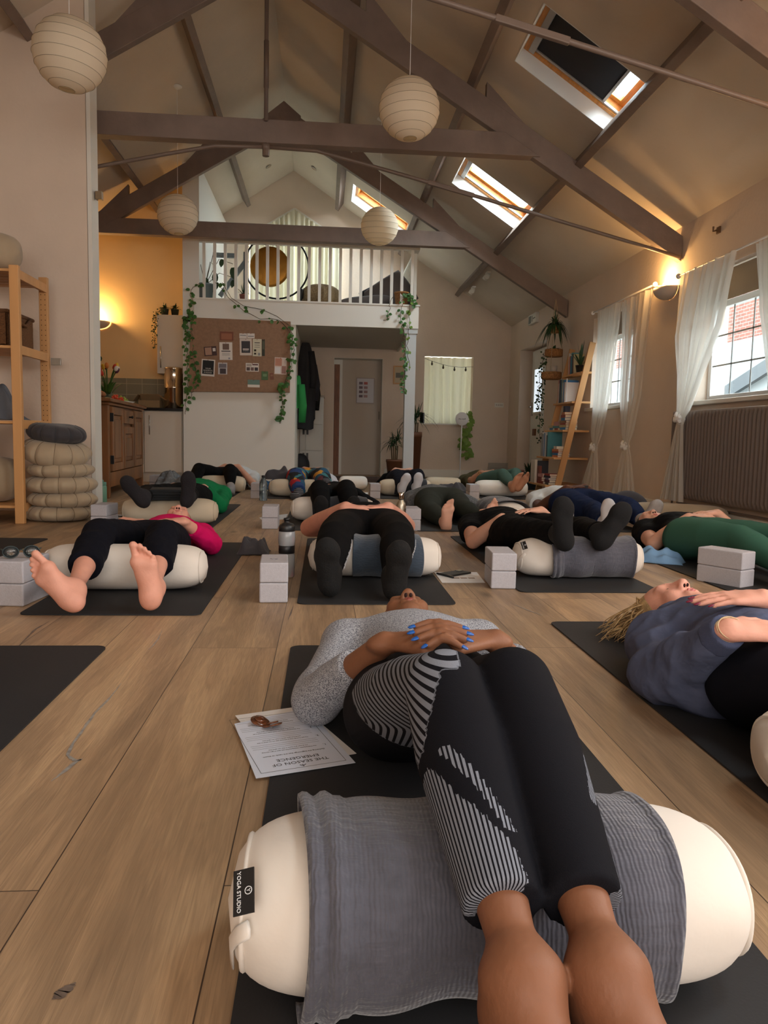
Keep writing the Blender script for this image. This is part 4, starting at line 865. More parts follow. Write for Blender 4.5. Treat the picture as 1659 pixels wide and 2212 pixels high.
o = MB().ell((aY(645, 1010, 11.2)[0]+.03, 11.2, .19), (.13, .12, .18), n=20).build('backpack', mat('bag_black', (26, 26, 30), .7, bump=(14, .01)), None, True); tag(o, 'black bag standing on the floor below the coats', 'bag')
# poster and picture
YD = YB+.298
a = aY(770, 816, YD); c = aY(808, 872, YD); t = thing('framed_poster', 'framed class timetable poster on the putty door', 'poster', ((a[0]+c[0])/2, YD, c[2]))
b = MB(); b.bb((a[0], YD-.02, c[2]), (c[0], YD, a[2])); b.build('frame', mat('frame_silver', (150, 140, 136), .4), t); b = MB(); b.bb((a[0]+.012, YD-.022, c[2]+.012), (c[0]-.012, YD-.02, a[2]-.012)); b.build('print', mat('print_pale', (204, 204, 212), .5), t)
w = c[0]-a[0]; h_ = a[2]-c[2]
for r_ in range(4):
    for q, cc in ((.15, (128, 112, 124)), (.42, (196, 110, 104) if r_ == 0 else (170, 140, 144))): b = MB(); b.bb((a[0]+w*q, YD-.024, a[2]-h_*(.26+.17*r_)), (a[0]+w*(q+.2), YD-.022, a[2]-h_*(.16+.17*r_))); b.build('printed_block', mat('print_%d_%d_%d' % cc, cc, .7), t)
a = aY(850, 790, YB-.01); c = aY(868, 830, YB-.01); t = thing('framed_picture', 'small oak framed print on the wall behind the loft post', 'picture', (a[0], YB-.02, c[2])); b = MB(); b.bb((a[0], YB-.02, c[2]), (a[0]+.2, YB, a[2])); b.build('frame', pine, t); b = MB(); b.bb((a[0]+.02, YB-.022, c[2]+.02), (a[0]+.18, YB-.02, a[2]-.02)); b.build('print', mat('print_sand', (196, 180, 150), .6), t); b = MB(); b.bb((a[0]+.04, YB-.024, c[2]+.1), (a[0]+.16, YB-.022, c[2]+.18)); b.build('printed_block', mat('print_slate', (110, 108, 100), .6), t)

# ---- niche window on the back wall, string lights, round stand
xa, xb, za, zb = NX
sheet('curtain', [(zb-.01, xa-.02, xb+.02, 1), (za, xa-.02, xb+.02, 1)], 7, .018, cur, None, depth=YB+.2); tag(bpy.data.objects['curtain'], 'cream curtain drawn across the square window in the back wall', 'curtain')
b = MB(); b.bb((xa-.03, YB-.02, za-.02), (xb+.03, YB+.3, za)); struct(b.build('trim_11', whitem))
t = thing('string_lights', 'dark cable of four small bulbs strung across the curtained niche', 'lights', (2, YB-.01, 1.8))
P = [np.array((xa+(xb-xa)*q, YB+.02, zb-.05-.14*math.sin(PI*min(1, q*1.15)/2*1.15)+.02*q)) for q in np.linspace(0, 1, 14)]; b = MB(); b.tube(P, .003, 5); b.build('cable', blk, t)
for q in (2, 5, 8, 11): b = MB(); b.lathe([(.008, 0), (.009, -.02), (.018, -.045), (.012, -.065), (.002, -.07)], P[q], 10); b.build('bulb', mat('bulb_smoked', (70, 62, 46), .2), t, True)
c = aY(998, 905, 11.9); t = thing('floor_stand', 'slim white floor stand topped by a round white disc', 'stand', (c[0], 11.9, 0)); b = MB(); b.lathe([(.10, -.006), (.105, 0), (.10, .006)], (c[0], 11.9, c[2]), 36, R=frame((0, 1, 0))); b.build('disc', paperm, t, True)
b = MB(); b.tube([(c[0]-.01, 11.9, 0), (c[0], 11.9, c[2]-.1)], .009, 8); b.build('pole', paperm, t, True); b = MB(); b.lathe([(.13, 0), (.13, .012), (.02, .018)], (c[0]-.01, 11.9, 0), 28); b.build('base', paperm, t, True)
text('the well', 'lettering', (c[0], 11.89, c[2]), rotx(PI/2), .035, ink, t)
c = aY(1012, 900, 12.0); t = thing('trailing_pothos', 'bright green trailing pothos hanging from the window ledge', 'plant', (c[0], 12.2, za)); pot(t, (c[0], 12.32, za), .05, .09, terr)
vine([aY(1008, 890, 12.2), aY(1012, 905, 12.15), aY(1006, 930, 12.1), aY(1002, 960, 12.1), aY(1010, 985, 12.1)], t, 60, .095, leafy, stemm, 51, .05)
o = MB().bb((aY(909, 890, 12.3)[0], 12.4, za), (aY(919, 890, 12.3)[0], 12.42, za+.17)).build('greeting_card', mat('card_grey', (110, 112, 122), .6)); tag(o, 'small grey picture card standing on the left of the window ledge', 'card')
for px, py, nm, lb, w_ in ((891, 997, 'wall_socket', 'white double wall socket near the loft post base', .10), (1078, 875, 'switch_plate', 'white switch plate on the wall right of the curtained niche', .15)):
    c = aY(px, py, YB); t = thing(nm, lb, 'socket', (c[0], YB-.006, c[2])); b = MB(); b.box((c[0], YB-.006, c[2]), (w_, .012, .075)); b.build('plate', whitem, t, bevel=.003); b = MB()
    for q in (-.3, -.1, .1, .3): b.box((c[0]+q*w_, YB-.013, c[2]), (.012, .004, .02))
    b.build('rocker', mat('socket_grey', (150, 148, 144), .5), t)
c = aY(1079, 1010, 12.2); b = MB(); 
for q in range(4): b.bb((c[0]-.14, 12.30, .02+q*.05), (c[0]+.14, 12.32, .06+q*.05))
b.bb((c[0]-.16, 12.3, 0), (c[0]-.14, 12.32, .25)); b.bb((c[0]+.14, 12.3, 0), (c[0]+.16, 12.32, .25)); b.bb((c[0]-.14, 12.325, 0), (c[0]+.14, 12.33, .25)); tag(b.build('floor_vent', mat('vent_grey', (170, 164, 152), .6)), 'low grey slatted panel against the back wall skirting', 'vent')
# rug
rm = mat('rug_red', (120, 66, 60), .95, var=(14, .6, (1, 2, 1)), col2=(118, 104, 96)); a = aZ(700, 1046); b = MB(); b.bb((-.35, 10.6, .001), (2.2, 11.9, .012)); tag(b.build('rug', rm), 'faded red patterned rug in front of the doorway', 'rug')

# ---- right wall: curtains, radiator, sign, hook
sheer = bpy.data.materials.new('sheer_white'); sheer.use_nodes = True; nt = sheer.node_tree; nt.nodes.clear()
ou = nt.nodes.new('ShaderNodeOutputMaterial'); df = nt.nodes.new('ShaderNodeBsdfDiffuse'); tr = nt.nodes.new('ShaderNodeBsdfTranslucent'); tp = nt.nodes.new('ShaderNodeBsdfTransparent'); m1_ = nt.nodes.new('ShaderNodeMixShader'); m2_ = nt.nodes.new('ShaderNodeMixShader')
df.inputs[0].default_value = lin((240, 236, 228)); tr.inputs[0].default_value = lin((240, 236, 228)); m1_.inputs[0].default_value = .6; m2_.inputs[0].default_value = .34
nt.links.new(df.outputs[0], m1_.inputs[1]); nt.links.new(tr.outputs[0], m1_.inputs[2]); nt.links.new(m1_.outputs[0], m2_.inputs[1]); nt.links.new(tp.outputs[0], m2_.inputs[2]); nt.links.new(m2_.outputs[0], ou.inputs[0])
XC = 2.90
def cz(rows, XC): return [(aX(pa[0], pa[1], XC)[2], aX(pb[0], pb[1], XC)[1], aX(pa[0], pa[1], XC)[1], am) for pa, pb, am in rows]
def curtain(lab, rows, knot, nf, amp, grp, XC=XC):
    rr = cz(rows, XC); t = thing('sheer_curtain', lab, 'curtain', (XC, (rr[0][1]+rr[0][2])/2, 2.0), 0, grp); rr = sorted(rr, key=lambda r: -r[0]); sheet('curtain_cloth', rr, nf, amp, sheer, t, axis='x', depth=XC)
    if knot is not None:
        k = aX(*knot, XC); b = MB(); b.ell(k, (.035, .045, .05), n=16); b.tube([k+np.array((-.03, -.05, .02)), k+np.array((-.045, 0, -.01)), k+np.array((-.02, .05, .01))], .018, 8); b.tube([k+np.array((-.02, -.04, -.03)), k+np.array((-.045, .0, .03)), k+np.array((-.02, .03, .05))], .014, 8); b.build('knot', mat('sheer_knot', (236, 232, 226), .9, bump=(60, .006)), t, True)
    return t
curtain('left knotted sheer curtain of the far window', [((1345, 650), (1293, 668), 1), ((1318, 850), (1282, 850), 1), ((1300, 935), (1276, 935), .9), ((1289, 966), (1280, 966), .35), ((1290, 985), (1276, 985), .5), ((1292, 1062), (1253, 1045), 1)], (1284, 968), 7, .02, 'sheer white curtains on the right wall')
curtain('right knotted sheer curtain of the far window', [((1412, 622), (1345, 650), 1), ((1385, 850), (1337, 850), 1), ((1366, 935), (1343, 935), .9), ((1357, 960), (1347, 960), .35), ((1362, 985), (1340, 985), .5), ((1371, 1082), (1318, 1068), 1)], (1352, 965), 7, .02, 'sheer white curtains on the right wall')
curtain('knotted sheer curtain swept aside left of the near window', [((1592, 540), (1474, 588), 1), ((1560, 700), (1455, 700), 1), ((1520, 800), (1462, 800), .9), ((1488, 885), (1463, 885), .8), ((1476, 905), (1464, 905), .35), ((1474, 930), (1458, 930), .5), ((1474, 1085), (1425, 1080), .8)], (1470, 906), 8, .024, 'sheer white curtains on the right wall', 2.84)
curtain('sheer curtain cut by the right picture edge, right of the near window', [((1740, 480), (1636, 522), 1), ((1740, 640), (1638, 640), 1), ((1760, 830), (1660, 830), 1), ((1780, 900), (1690, 900), .6)], None, 8, .024, 'sheer white curtains on the right wall', 2.84)
rodm = mat('curtain_rod_white', (216, 210, 204), .4)
for (pa, pb, lb) in (((1281, 672), (1415, 619), 'white curtain rod with ball ends over the far window'), ((1466, 592), (1760, 470), 'white curtain rod over the near window')):
    a = aX(*pa, XC); c = aX(*pb, XC); c[2] = a[2] = (a[2]+c[2])/2; t = thing('curtain_rod', lb, 'curtain rod', tuple((a+c)/2)); b = MB(); b.tube([a, c], .008, 8); b.build('rod', rodm, t, True); 
    for q in (a, c): b = MB(); b.ell(q, (.022, .022, .022)); b.build('finial', rodm, t, True)
    for q in (.04, .96): k = a+(c-a)*q; b = MB(); b.tube([k, (XR, k[1], k[2])], .006, 8); b.build('bracket', rodm, t)
rad = thing('radiator', 'grey brown ribbed panel radiator under the near window', 'radiator', (2.9, 5.2, .18)); rc_ = mat('radiator_taupe', (124, 112, 106), .45)
y0, y1 = 3.9, 6.18; n = 400; yy = np.linspace(y0, y1, n); prof = 2.885-.012*np.clip(np.sin((yy-y0)*2*PI/.05)*1.6, -1, 1)
G = np.zeros((8, n, 3)); zz = [.18, .185, .205, .235, .83, .86, .880, .885]; fa = [0, .0, .0, 1, 1, 0, 0, 0]; ins = [.015, .005, 0, 0, 0, 0, .005, .015]
for i in range(8): G[i] = np.stack([2.885+(prof-2.885)*fa[i]+ins[i], yy, np.full(n, zz[i])], 1)
b = MB(); b.grid(G); b.build('front_panel', rc_, rad, True); b = MB(); b.bb((2.90, y0, .18), (2.965, y1, .885)); b.bb((2.885, y1-.004, .18), (2.965, y1, .885)); b.build('body', rc_, rad)
b = MB(); b.tube([(2.93, y1+.03, 0), (2.93, y1+.03, .24), (2.93, y1, .24)], .009, 8); b.build('pipe', rc_, rad, True); b = MB(); b.bb((2.96, y1-.3, .3), (3.0, y1-.26, .8)); b.bb((2.96, y0+.3, .3), (3.0, y0+.34, .8)); b.build('wall_bracket', rc_, rad)
ys = 10.98; t = thing('exit_sign', 'white box sign with faded pictogram above the right door', 'sign', (XR-.03, ys, 2.36)); b = MB(); b.bb((XR-.05, ys-.2, 2.29), (XR, ys+.2, 2.43)); b.build('case', whitem, t, bevel=.005)
gn = mat('sign_grey', (126, 132, 124), .6); b = MB(); b.bb((XR-.053, ys+.04, 2.31), (XR-.05, ys+.17, 2.41)); b.bb((XR-.053, ys-.17, 2.35), (XR-.05, ys-.06, 2.365)); b.bb((XR-.053, ys-.03, 2.32), (XR-.05, ys-.0, 2.4)); b.build('pictogram', gn, t)
c = aX(1549, 497, XR-.02); t = thing('wall_hook', 'small metal hook bracket high on the right wall', 'hook', tuple(c)); b = MB(); b.box(c+np.array((.012, 0, 0)), (.012, .05, .05)); b.tube([c, c+np.array((-.03, 0, -.01)), c+np.array((-.03, 0, .025))], .008, 8); b.build('bracket', mat('hook_bronze', (110, 86, 66), .4, .7), t, bevel=.002)
c = aY(200, 414, YW-.02); b = MB(); b.box((c[0]+.02, YW+.08, c[2]), (.05, .05, .06)); tag(b.build('pull_switch', mat('switch_brass', (150, 130, 104), .4, .6), bevel=.004), 'small metal fitting on the edge of the left wall', 'switch')

# ---- leaning ladder shelf with books
lsY0, lsY1 = 8.40, 9.10
ls = thing('ladder_shelf', 'pine ladder bookshelf leaning on the right wall by the door', 'shelf', (2.75, 8.75, 0))
xb_, xt_ = 2.60, 2.955; ztp = 1.72
for y in (lsY0, lsY1): b = MB(); b.bar((xb_, y, 0), (xt_, y, ztp), .03, .07, up=(1, 0, 0)); b.build('side_rail', pine, ls, bevel=.003)
shz = [1.40, 1.07, .75, .44, .13]; shx = []
for z in shz:
    xf = xb_+(xt_-xb_)*z/ztp-.05-.10*(1.4-z)/1.3; shx.append(xf); b = MB(); b.bb((xf, lsY0+.0, z-.022), (2.96, lsY1+.0, z)); b.build('shelf_board', pine, ls, bevel=.003)
def book(c, dims, col, label, grp, rot=None, name='book'):
    """dims: thickness(y) , height(z), depth(x); spine faces the room"""
    t = thing(name, label, 'book', c, rot or 0, grp); th_, h, d = dims; m = mat('cover_%d_%d_%d' % col, col, .55)
    b = MB(); b.bb((0, -th_/2, 0), (d, -th_/2+.003, h)); b.bb((0, th_/2-.003, 0), (d, th_/2, h)); b.bb((-.001, -th_/2, 0), (.002, th_/2, h)); b.build('cover', m, t, local=True)
    b = MB(); b.bb((.002, -th_/2+.003, .003), (d-.004, th_/2-.003, h-.003)); b.build('pages', mat('page_block', (222, 212, 190), .8), t, local=True)
    return t
CN = {(206, 150, 140): 'pink', (214, 204, 196): 'off white', (70, 136, 146): 'teal', (92, 44, 60): 'maroon', (46, 54, 76): 'navy', (50, 120, 176): 'blue', (208, 208, 206): 'white', (60, 60, 66): 'dark grey', (196, 176, 130): 'cream', (150, 60, 50): 'red', (200, 120, 70): 'orange', (120, 140, 120): 'sage', (120, 116, 150): 'lilac', (150, 110, 80): 'tan'}
cl = list(CN); rg = np.random.default_rng(12)
rown = ['top', 'second', 'third', 'fourth', 'bottom']
def row(si, y0, seq, hs):
    y = y0
    for k, ci in enumerate(seq):
        th_ = rg.uniform(.018, .036); h = hs*rg.uniform(.8, 1.); col = cl[ci]
        p_ = 'at the far end' if k == 0 else 'at the near end' if k == len(seq)-1 else 'beside a %s one' % CN[cl[seq[k-1]]]
        book((shx[si]+.035, y-th_/2, shz[si]), (th_, h, .17-.05*(si == 0)), col, '%s upright book %s, %s ladder shelf' % (CN[col], p_, rown[si]), 'books on the ladder shelf'); y -= th_+.002
row(0, 8.98, [1, 0, 10, 5, 2, 4, 3, 8], .26); row(1, 9.04, [0, 1, 4, 7, 5, 11, 6, 5, 1], .28); row(3, 9.04, [7, 6, 11, 12, 6, 5, 1, 6, 7, 2], .29)
book((shx[1]+.02, 8.66, shz[1]), (.012, .27, .01), (208, 208, 206), 'white picture book standing cover forward on the second ladder shelf', 'books on the ladder shelf', name='picture_book').rotation_euler[2] = PI/2
def pile(x, y, z, n, seed, lb, wd=.2, dp=.14):
    rg = np.random.default_rng(seed); last = 'shelf'
    for k in range(n):
        h = rg.uniform(.018, .034); col = cl[int(rg.integers(len(cl)))] if seed != 5 else [cl[9], cl[9], cl[9], cl[0]][k % 4]
        t = thing('book', '%s book %s, pile %s' % (CN[col], 'at bottom' if k == 0 else 'on top' if k == n-1 else ('second', 'third', 'fourth', 'fifth', 'sixth', 'seventh')[k-1]+' up', lb), 'book', (x, y, z), rg.uniform(-.12, .12), 'books on the ladder shelf'); last = CN[col]
        m = mat('cover_%d_%d_%d' % col, col, .55); w2 = wd*rg.uniform(.85, 1)
        b = MB(); b.bb((0, -w2/2, 0), (dp, w2/2, .003)); b.bb((0, -w2/2, h-.003), (dp, w2/2, h)); b.bb((-.001, -w2/2, 0), (.002, w2/2, h)); b.build('cover', m, t, local=True); b = MB(); b.bb((.002, -w2/2+.003, .003), (dp-.004, w2/2-.003, h-.003)); b.build('pages', mat('page_block', (222, 212, 190), .8), t, local=True); z += h
    return z
zt_ = pile(shx[2]+.05, 8.56, shz[2], 7, 21, 'nearest on the third shelf'); pile(shx[2]+.05, 8.80, shz[2], 4, 22, 'in the middle of the third shelf'); pile(shx[2]+.05, 9.0, shz[2], 2, 23, 'at the far end of the third shelf')
pile(shx[3]+.05, 8.52, shz[3], 5, 24, 'nearest on the fourth shelf'); pile(shx[4]+.05, 8.50, shz[4], 5, 26, 'nearest on the bottom shelf'); pile(shx[4]+.03, 8.70, shz[4], 4, 5, 'of red books on the bottom shelf')
o = MB().bb((shx[2]+.06, 8.53, zt_), (shx[2]+.12, 8.60, zt_+.07)).build('small_box', mat('cover_46_54_76', (46, 54, 76)), None, bevel=.004); tag(o, 'small navy box on top of the near book pile', 'box')
row(4, 9.05, [12, 7], .27)
for q, (y_, h_, col, lb) in enumerate(((8.93, .27, (206, 196, 180), 'pale framed print leaning on the bottom ladder shelf'), (8.84, .2, (120, 58, 44), 'rust coloured box file leaning on the bottom ladder shelf'))):
    o = MB().bb((shx[4]+.0+.03*q, y_-.09, shz[4]), (shx[4]+.03+.03*q, y_+.09, shz[4]+h_)).build('leaning_frame' if q == 0 else 'box_file', mat('c_%d' % q, col, .6), None, bevel=.003); tag(o, lb, 'frame' if q == 0 else 'file')
c = (2.86, 8.50, 1.40); t = thing('potted_aloe', 'spiky dark potted succulent on the top ladder shelf', 'plant', c); pot(t, c, .055, .075, blk); blades(t, (c[0], c[1], 1.46), 12, .26, .03, leafd, 61, .75, .5, 1.2)
# hanging basket tower
hx, hy = 2.80, 9.34; t = thing('hanging_planter', 'three tier hanging wicker planter with a fern at the top', 'planter', (hx, hy, 1.2))
zs_ = [aY(1213, 712, hy)[2], aY(1200, 763, hy)[2], aY(1195, 812, hy)[2]]
for z, r in zip(zs_, (.055, .11, .125)): b = MB(); b.lathe([(r*.9, -.045), (r, -.03), (r, .04), (r*.95, .045), (r*.92, .0), (.01, -.03)], (hx-.02*(z < 1.5), hy, z), 28); b.build('basket', wicker, t, True)
b = MB()
for a in (0, 2.1, 4.2): b.tube([(hx, hy, 2.35), (hx+.055*math.cos(a), hy+.055*math.sin(a), zs_[0]+.04), (hx+.11*math.cos(a), hy+.11*math.sin(a), zs_[1]+.04), (hx+.12*math.cos(a), hy+.12*math.sin(a), zs_[2]+.04)], .003, 5)
b.build('rope', mat('rope', (170, 150, 120), .8), t); blades(t, (hx, hy, zs_[0]+.03), 120, .36, .02, leafd, 71, .75, 1.9, .75, 'fern'); blades(t, (hx, hy, zs_[1]+.03), 20, .1, .03, leafd, 72, 1, .4, .8, 'succulent')
vine([(hx-.12, hy, zs_[1]), (hx-.16, hy, 1.45), (hx-.17, hy, 1.1)], t, 60, .03, leafd, stemm, 73, .06); vine([(hx-.1, hy+.1, zs_[2]), (hx-.12, hy+.1, 1.0), (hx-.1, hy+.1, .6)], t, 70, .026, leafd, stemm, 74, .06)
b = MB(); b.lathe([(.04, 0), (.045, .09), (.02, .09)], (hx, hy-.02, zs_[2]+.03), 14); b.build('small_pot', mat('pot_pale', (190, 180, 170), .5), t, True)
c = aZ(1150, 1030); t = thing('potted_zz_plant', 'leafy potted plant on the floor below the ladder shelf', 'plant', (2.62, 9.55, 0)); pot(t, (2.62, 9.55, 0), .09, .17, mat('pot_bluedark', (60, 74, 92), .4)); blades(t, (2.62, 9.55, .16), 46, .26, .035, leafd, 81, .9, .5, .9)
t = thing('terracotta_pot', 'tall brown terracotta pot beside the floor plant', 'pot', (2.50, 9.75, 0)); pot(t, (2.50, 9.75, 0), .09, .24, terr)
# heating pipe under the radiator wall
b = MB(); b.tube([(2.97, 3.9, .13), (2.97, 6.2, .13)], .008, 8); tag(b.build('heating_pipe', rc_), 'painted heating pipe running along the right wall skirting', 'pipe')
# ================================================================== smooth solid modelling for bodies and clothes
V3 = lambda *a: np.array(a, float)
class Field:
    """a list of rounded shapes blended into ONE closed surface"""
    def __init__(s): s.p = []; s.g = None; s.tags = []
    def chain(s, pts, rs, k=.02, cap=(0, 0), ik=.012):
        s.p.append(('h', np.array(pts, float), np.array(rs, float), ik, 0, k, None, cap, 1)); s.tags.append(s.g); return s
    def cone(s, a, b, ra, rb, k=.02, flat=None, cap=(0, 0), mode=1):
        """rounded cone a-b; flat=(direction, factor) squashes the section; cap=1 cuts an end flat"""
        s.p.append(('c', np.array(a, float), np.array(b, float), ra, rb, k, flat, cap, mode)); s.tags.append(s.g); return s
    def ell(s, c, r, R=None, k=.02, mode=1):
        s.p.append(('e', np.array(c, float), np.array(r, float), np.eye(3) if R is None else np.asarray(R, float), 0, k, None, None, mode)); s.tags.append(s.g); return s
    def mesh(s, res):
        lo = np.full(3, 1e9); hi = -lo
        for q in s.p:
            if q[8] < 0: continue
            if q[0] == 'c': pts = [q[1]-q[3], q[1]+q[3], q[2]-q[4], q[2]+q[4]]
            elif q[0] == 'h': pts = [w for P_, r_ in zip(q[1], q[2]) for w in (P_-r_, P_+r_)]
            else: m = q[2].max(); pts = [q[1]-m, q[1]+m]
            for P in pts: lo = np.minimum(lo, P); hi = np.maximum(hi, P)
        lo -= 3*res+.01; hi += 3*res+.01; n = np.ceil((hi-lo)/res).astype(int)+1
        ax = [lo[i]+res*np.arange(n[i]) for i in range(3)]
        def cone_d(X, Y, Z, a, b, ra, rb, flat, cap):
            ab = b-a; L2 = max(ab.dot(ab), 1e-12); px, py, pz = X-a[0], Y-a[1], Z-a[2]; tt = (px*ab[0]+py*ab[1]+pz*ab[2])/L2; t = np.clip(tt, 0, 1)
            dx, dy, dz = px-t*ab[0], py-t*ab[1], pz-t*ab[2]; d2 = dx*dx+dy*dy+dz*dz; sc_ = 1.
            if flat is not None:
                u, fs = _n(flat[0]), flat[1]; du = dx*u[0]+dy*u[1]+dz*u[2]; d2 = d2+du*du*(1/fs**2-1); sc_ = (fs+1)/2 if fs < 1 else 1
            d = (np.sqrt(np.maximum(d2, 0))-(ra+(rb-ra)*t))*sc_; L_ = math.sqrt(L2)
            if cap[0]: d = np.maximum(d, -tt*L_)
            if cap[1]: d = np.maximum(d, (tt-1)*L_)
            return d
        def apply(f, q):
            k = q[5]; pad = k+2.5*res
            if q[0] == 'c': r_ = max(q[3], q[4])+pad; l_ = np.minimum(q[1], q[2])-r_; h_ = np.maximum(q[1], q[2])+r_
            elif q[0] == 'h': r_ = q[2].max()+pad; l_ = q[1].min(0)-r_; h_ = q[1].max(0)+r_
            else: r_ = q[2].max()+pad; l_ = q[1]-r_; h_ = q[1]+r_
            i0 = np.maximum(0, np.floor((l_-lo)/res).astype(int)); i1 = np.minimum(n, np.ceil((h_-lo)/res).astype(int)+1)
            if (i1 <= i0).any(): return
            X = ax[0][i0[0]:i1[0]][:, None, None].astype(np.float32); Y = ax[1][i0[1]:i1[1]][None, :, None].astype(np.float32); Z = ax[2][i0[2]:i1[2]][None, None, :].astype(np.float32)
            if q[0] == 'c': d = cone_d(X, Y, Z, *q[1:5], q[6], q[7])
            elif q[0] == 'h':
                P, r, ik, cap = q[1], q[2], q[3], q[7]; d = None; m = len(P)-1
                for i in range(m):
                    e = cone_d(X, Y, Z, P[i], P[i+1], r[i], r[i+1], None, (0, 0))
                    d = e if d is None else np.minimum(d, e)
                if cap[1]: w = _n(P[-1]-P[-2]); pl = (X-P[-1][0])*w[0]+(Y-P[-1][1])*w[1]+(Z-P[-1][2])*w[2]; d = np.maximum(d, np.where(pl < r[-1]*3, pl, -1))
            else:
                c, r, R = q[1:4]; px, py, pz = X-c[0], Y-c[1], Z-c[2]
                l = [px*R[0, i]+py*R[1, i]+pz*R[2, i] for i in range(3)]
                k0 = np.sqrt(sum((l[i]/r[i])**2 for i in range(3))); k1 = np.sqrt(sum((l[i]/r[i]**2)**2 for i in range(3)))+1e-9
                d = k0*(k0-1)/k1
            sl = tuple(slice(i0[i], i1[i]) for i in range(3)); g = f[sl]
            if q[8] > 0:
                if k > 0: h = np.maximum(k-np.abs(g-d), 0)/k; f[sl] = np.minimum(g, d)-h*h*k*.25
                else: f[sl] = np.minimum(g, d)
            else:
                if k > 0: h = np.maximum(k-np.abs(g+d), 0)/k; f[sl] = np.maximum(g, -d)+h*h*k*.25
                else: f[sl] = np.maximum(g, -d)
        base = np.full(n, .5, np.float32)
        for q, tg_ in zip(s.p, s.tags):
            if tg_ is None and q[8] > 0: apply(base, q)
        out = base
        for tg_ in [x for i, x in enumerate(s.tags) if x is not None and x not in s.tags[:i]]:
            v = base.copy()
            for q, t_ in zip(s.p, s.tags):
                if t_ == tg_ and q[8] > 0: apply(v, q)
            out = np.minimum(out, v) if out is not base else (np.minimum(base, v))
        for q in s.p:
            if q[8] < 0: apply(out, q)
        return surfnet(out, lo, res)
def surfnet(f, lo, res):
    s = f < 0; n = f.shape
    c = np.zeros(tuple(m-1 for m in n), np.int8)
    for i in (0, 1):
        for j in (0, 1):
            for k in (0, 1): c += s[i:n[0]-1+i, j:n[1]-1+j, k:n[2]-1+k]
    act = np.argwhere((c > 0) & (c < 8)); idx = np.full(c.shape, -1, np.int32); idx[tuple(act.T)] = np.arange(len(act))
    acc = np.zeros((len(act), 3)); cnt = np.zeros(len(act))
    C = [(i, j, k) for i in (0, 1) for j in (0, 1) for k in (0, 1)]
    vals = {o: f[act[:, 0]+o[0], act[:, 1]+o[1], act[:, 2]+o[2]] for o in C}
    for a in C:
        for ax_ in range(3):
            if a[ax_]: continue
            b = list(a); b[ax_] = 1; b = tuple(b); va, vb = vals[a], vals[b]; m = (va < 0) != (vb < 0)
            t = np.where(m, va/np.where(m, va-vb, 1), 0); P = np.array(a, float)[None].repeat(len(act), 0); P[:, ax_] += t
            acc[m] += P[m]; cnt[m] += 1
    V = (act+acc/cnt[:, None])*res+lo; F_ = []
    for ax_ in range(3):
        o = [0, 0, 0]; o[ax_] = 1
        A = s[:n[0]-o[0], :n[1]-o[1], :n[2]-o[2]]; B_ = s[o[0]:, o[1]:, o[2]:]
        e = np.argwhere(A != B_); u, w = [(1, 2), (2, 0), (0, 1)][ax_]
        e = e[(e[:, u] > 0) & (e[:, w] > 0) & (e[:, u] < n[u]-1) & (e[:, w] < n[w]-1)]
        fl = A[tuple(e.T)]; q = []
        for du, dw in ((0, 0), (1, 0), (1, 1), (0, 1)):
            p = e.copy(); p[:, u] -= du; p[:, w] -= dw; q.append(idx[tuple(p.T)])
        q = np.stack(q, 1); q = np.where(fl[:, None], q, q[:, ::-1]); F_.append(q[(q >= 0).all(1)])
    return V, np.vstack(F_)
def fmesh(name, V, Fc, m, parent=None, smooth_it=0, local=False):
    me = bpy.data.meshes.new(name)
    if parent is not None and not local: V = V-np.array(parent.location)
    me.vertices.add(len(V)); me.vertices.foreach_set('co', V.astype(np.float32).ravel())
    me.loops.add(len(Fc)*4); me.loops.foreach_set('vertex_index', Fc.astype(np.int32).ravel())
    me.polygons.add(len(Fc)); me.polygons.foreach_set('loop_start', np.arange(0, len(Fc)*4, 4, dtype=np.int32))
    me.update(calc_edges=True); me.materials.append(m); me.shade_smooth()
    o = bpy.data.objects.new(name, me); COL.objects.link(o)
    if parent is not None: o.parent = parent
    return o
def relax(V, Fc, it=2, lam=.5):
    e = np.vstack([Fc[:, [0, 1]], Fc[:, [1, 2]], Fc[:, [2, 3]], Fc[:, [3, 0]]]); e = np.vstack([e, e[:, ::-1]]); cnt = np.bincount(e[:, 0], minlength=len(V))[:, None]
    for _ in range(it):
        s_ = np.stack([np.bincount(e[:, 0], weights=V[e[:, 1], i], minlength=len(V)) for i in range(3)], 1)/np.maximum(cnt, 1); V = V+(s_-V)*lam
    return V

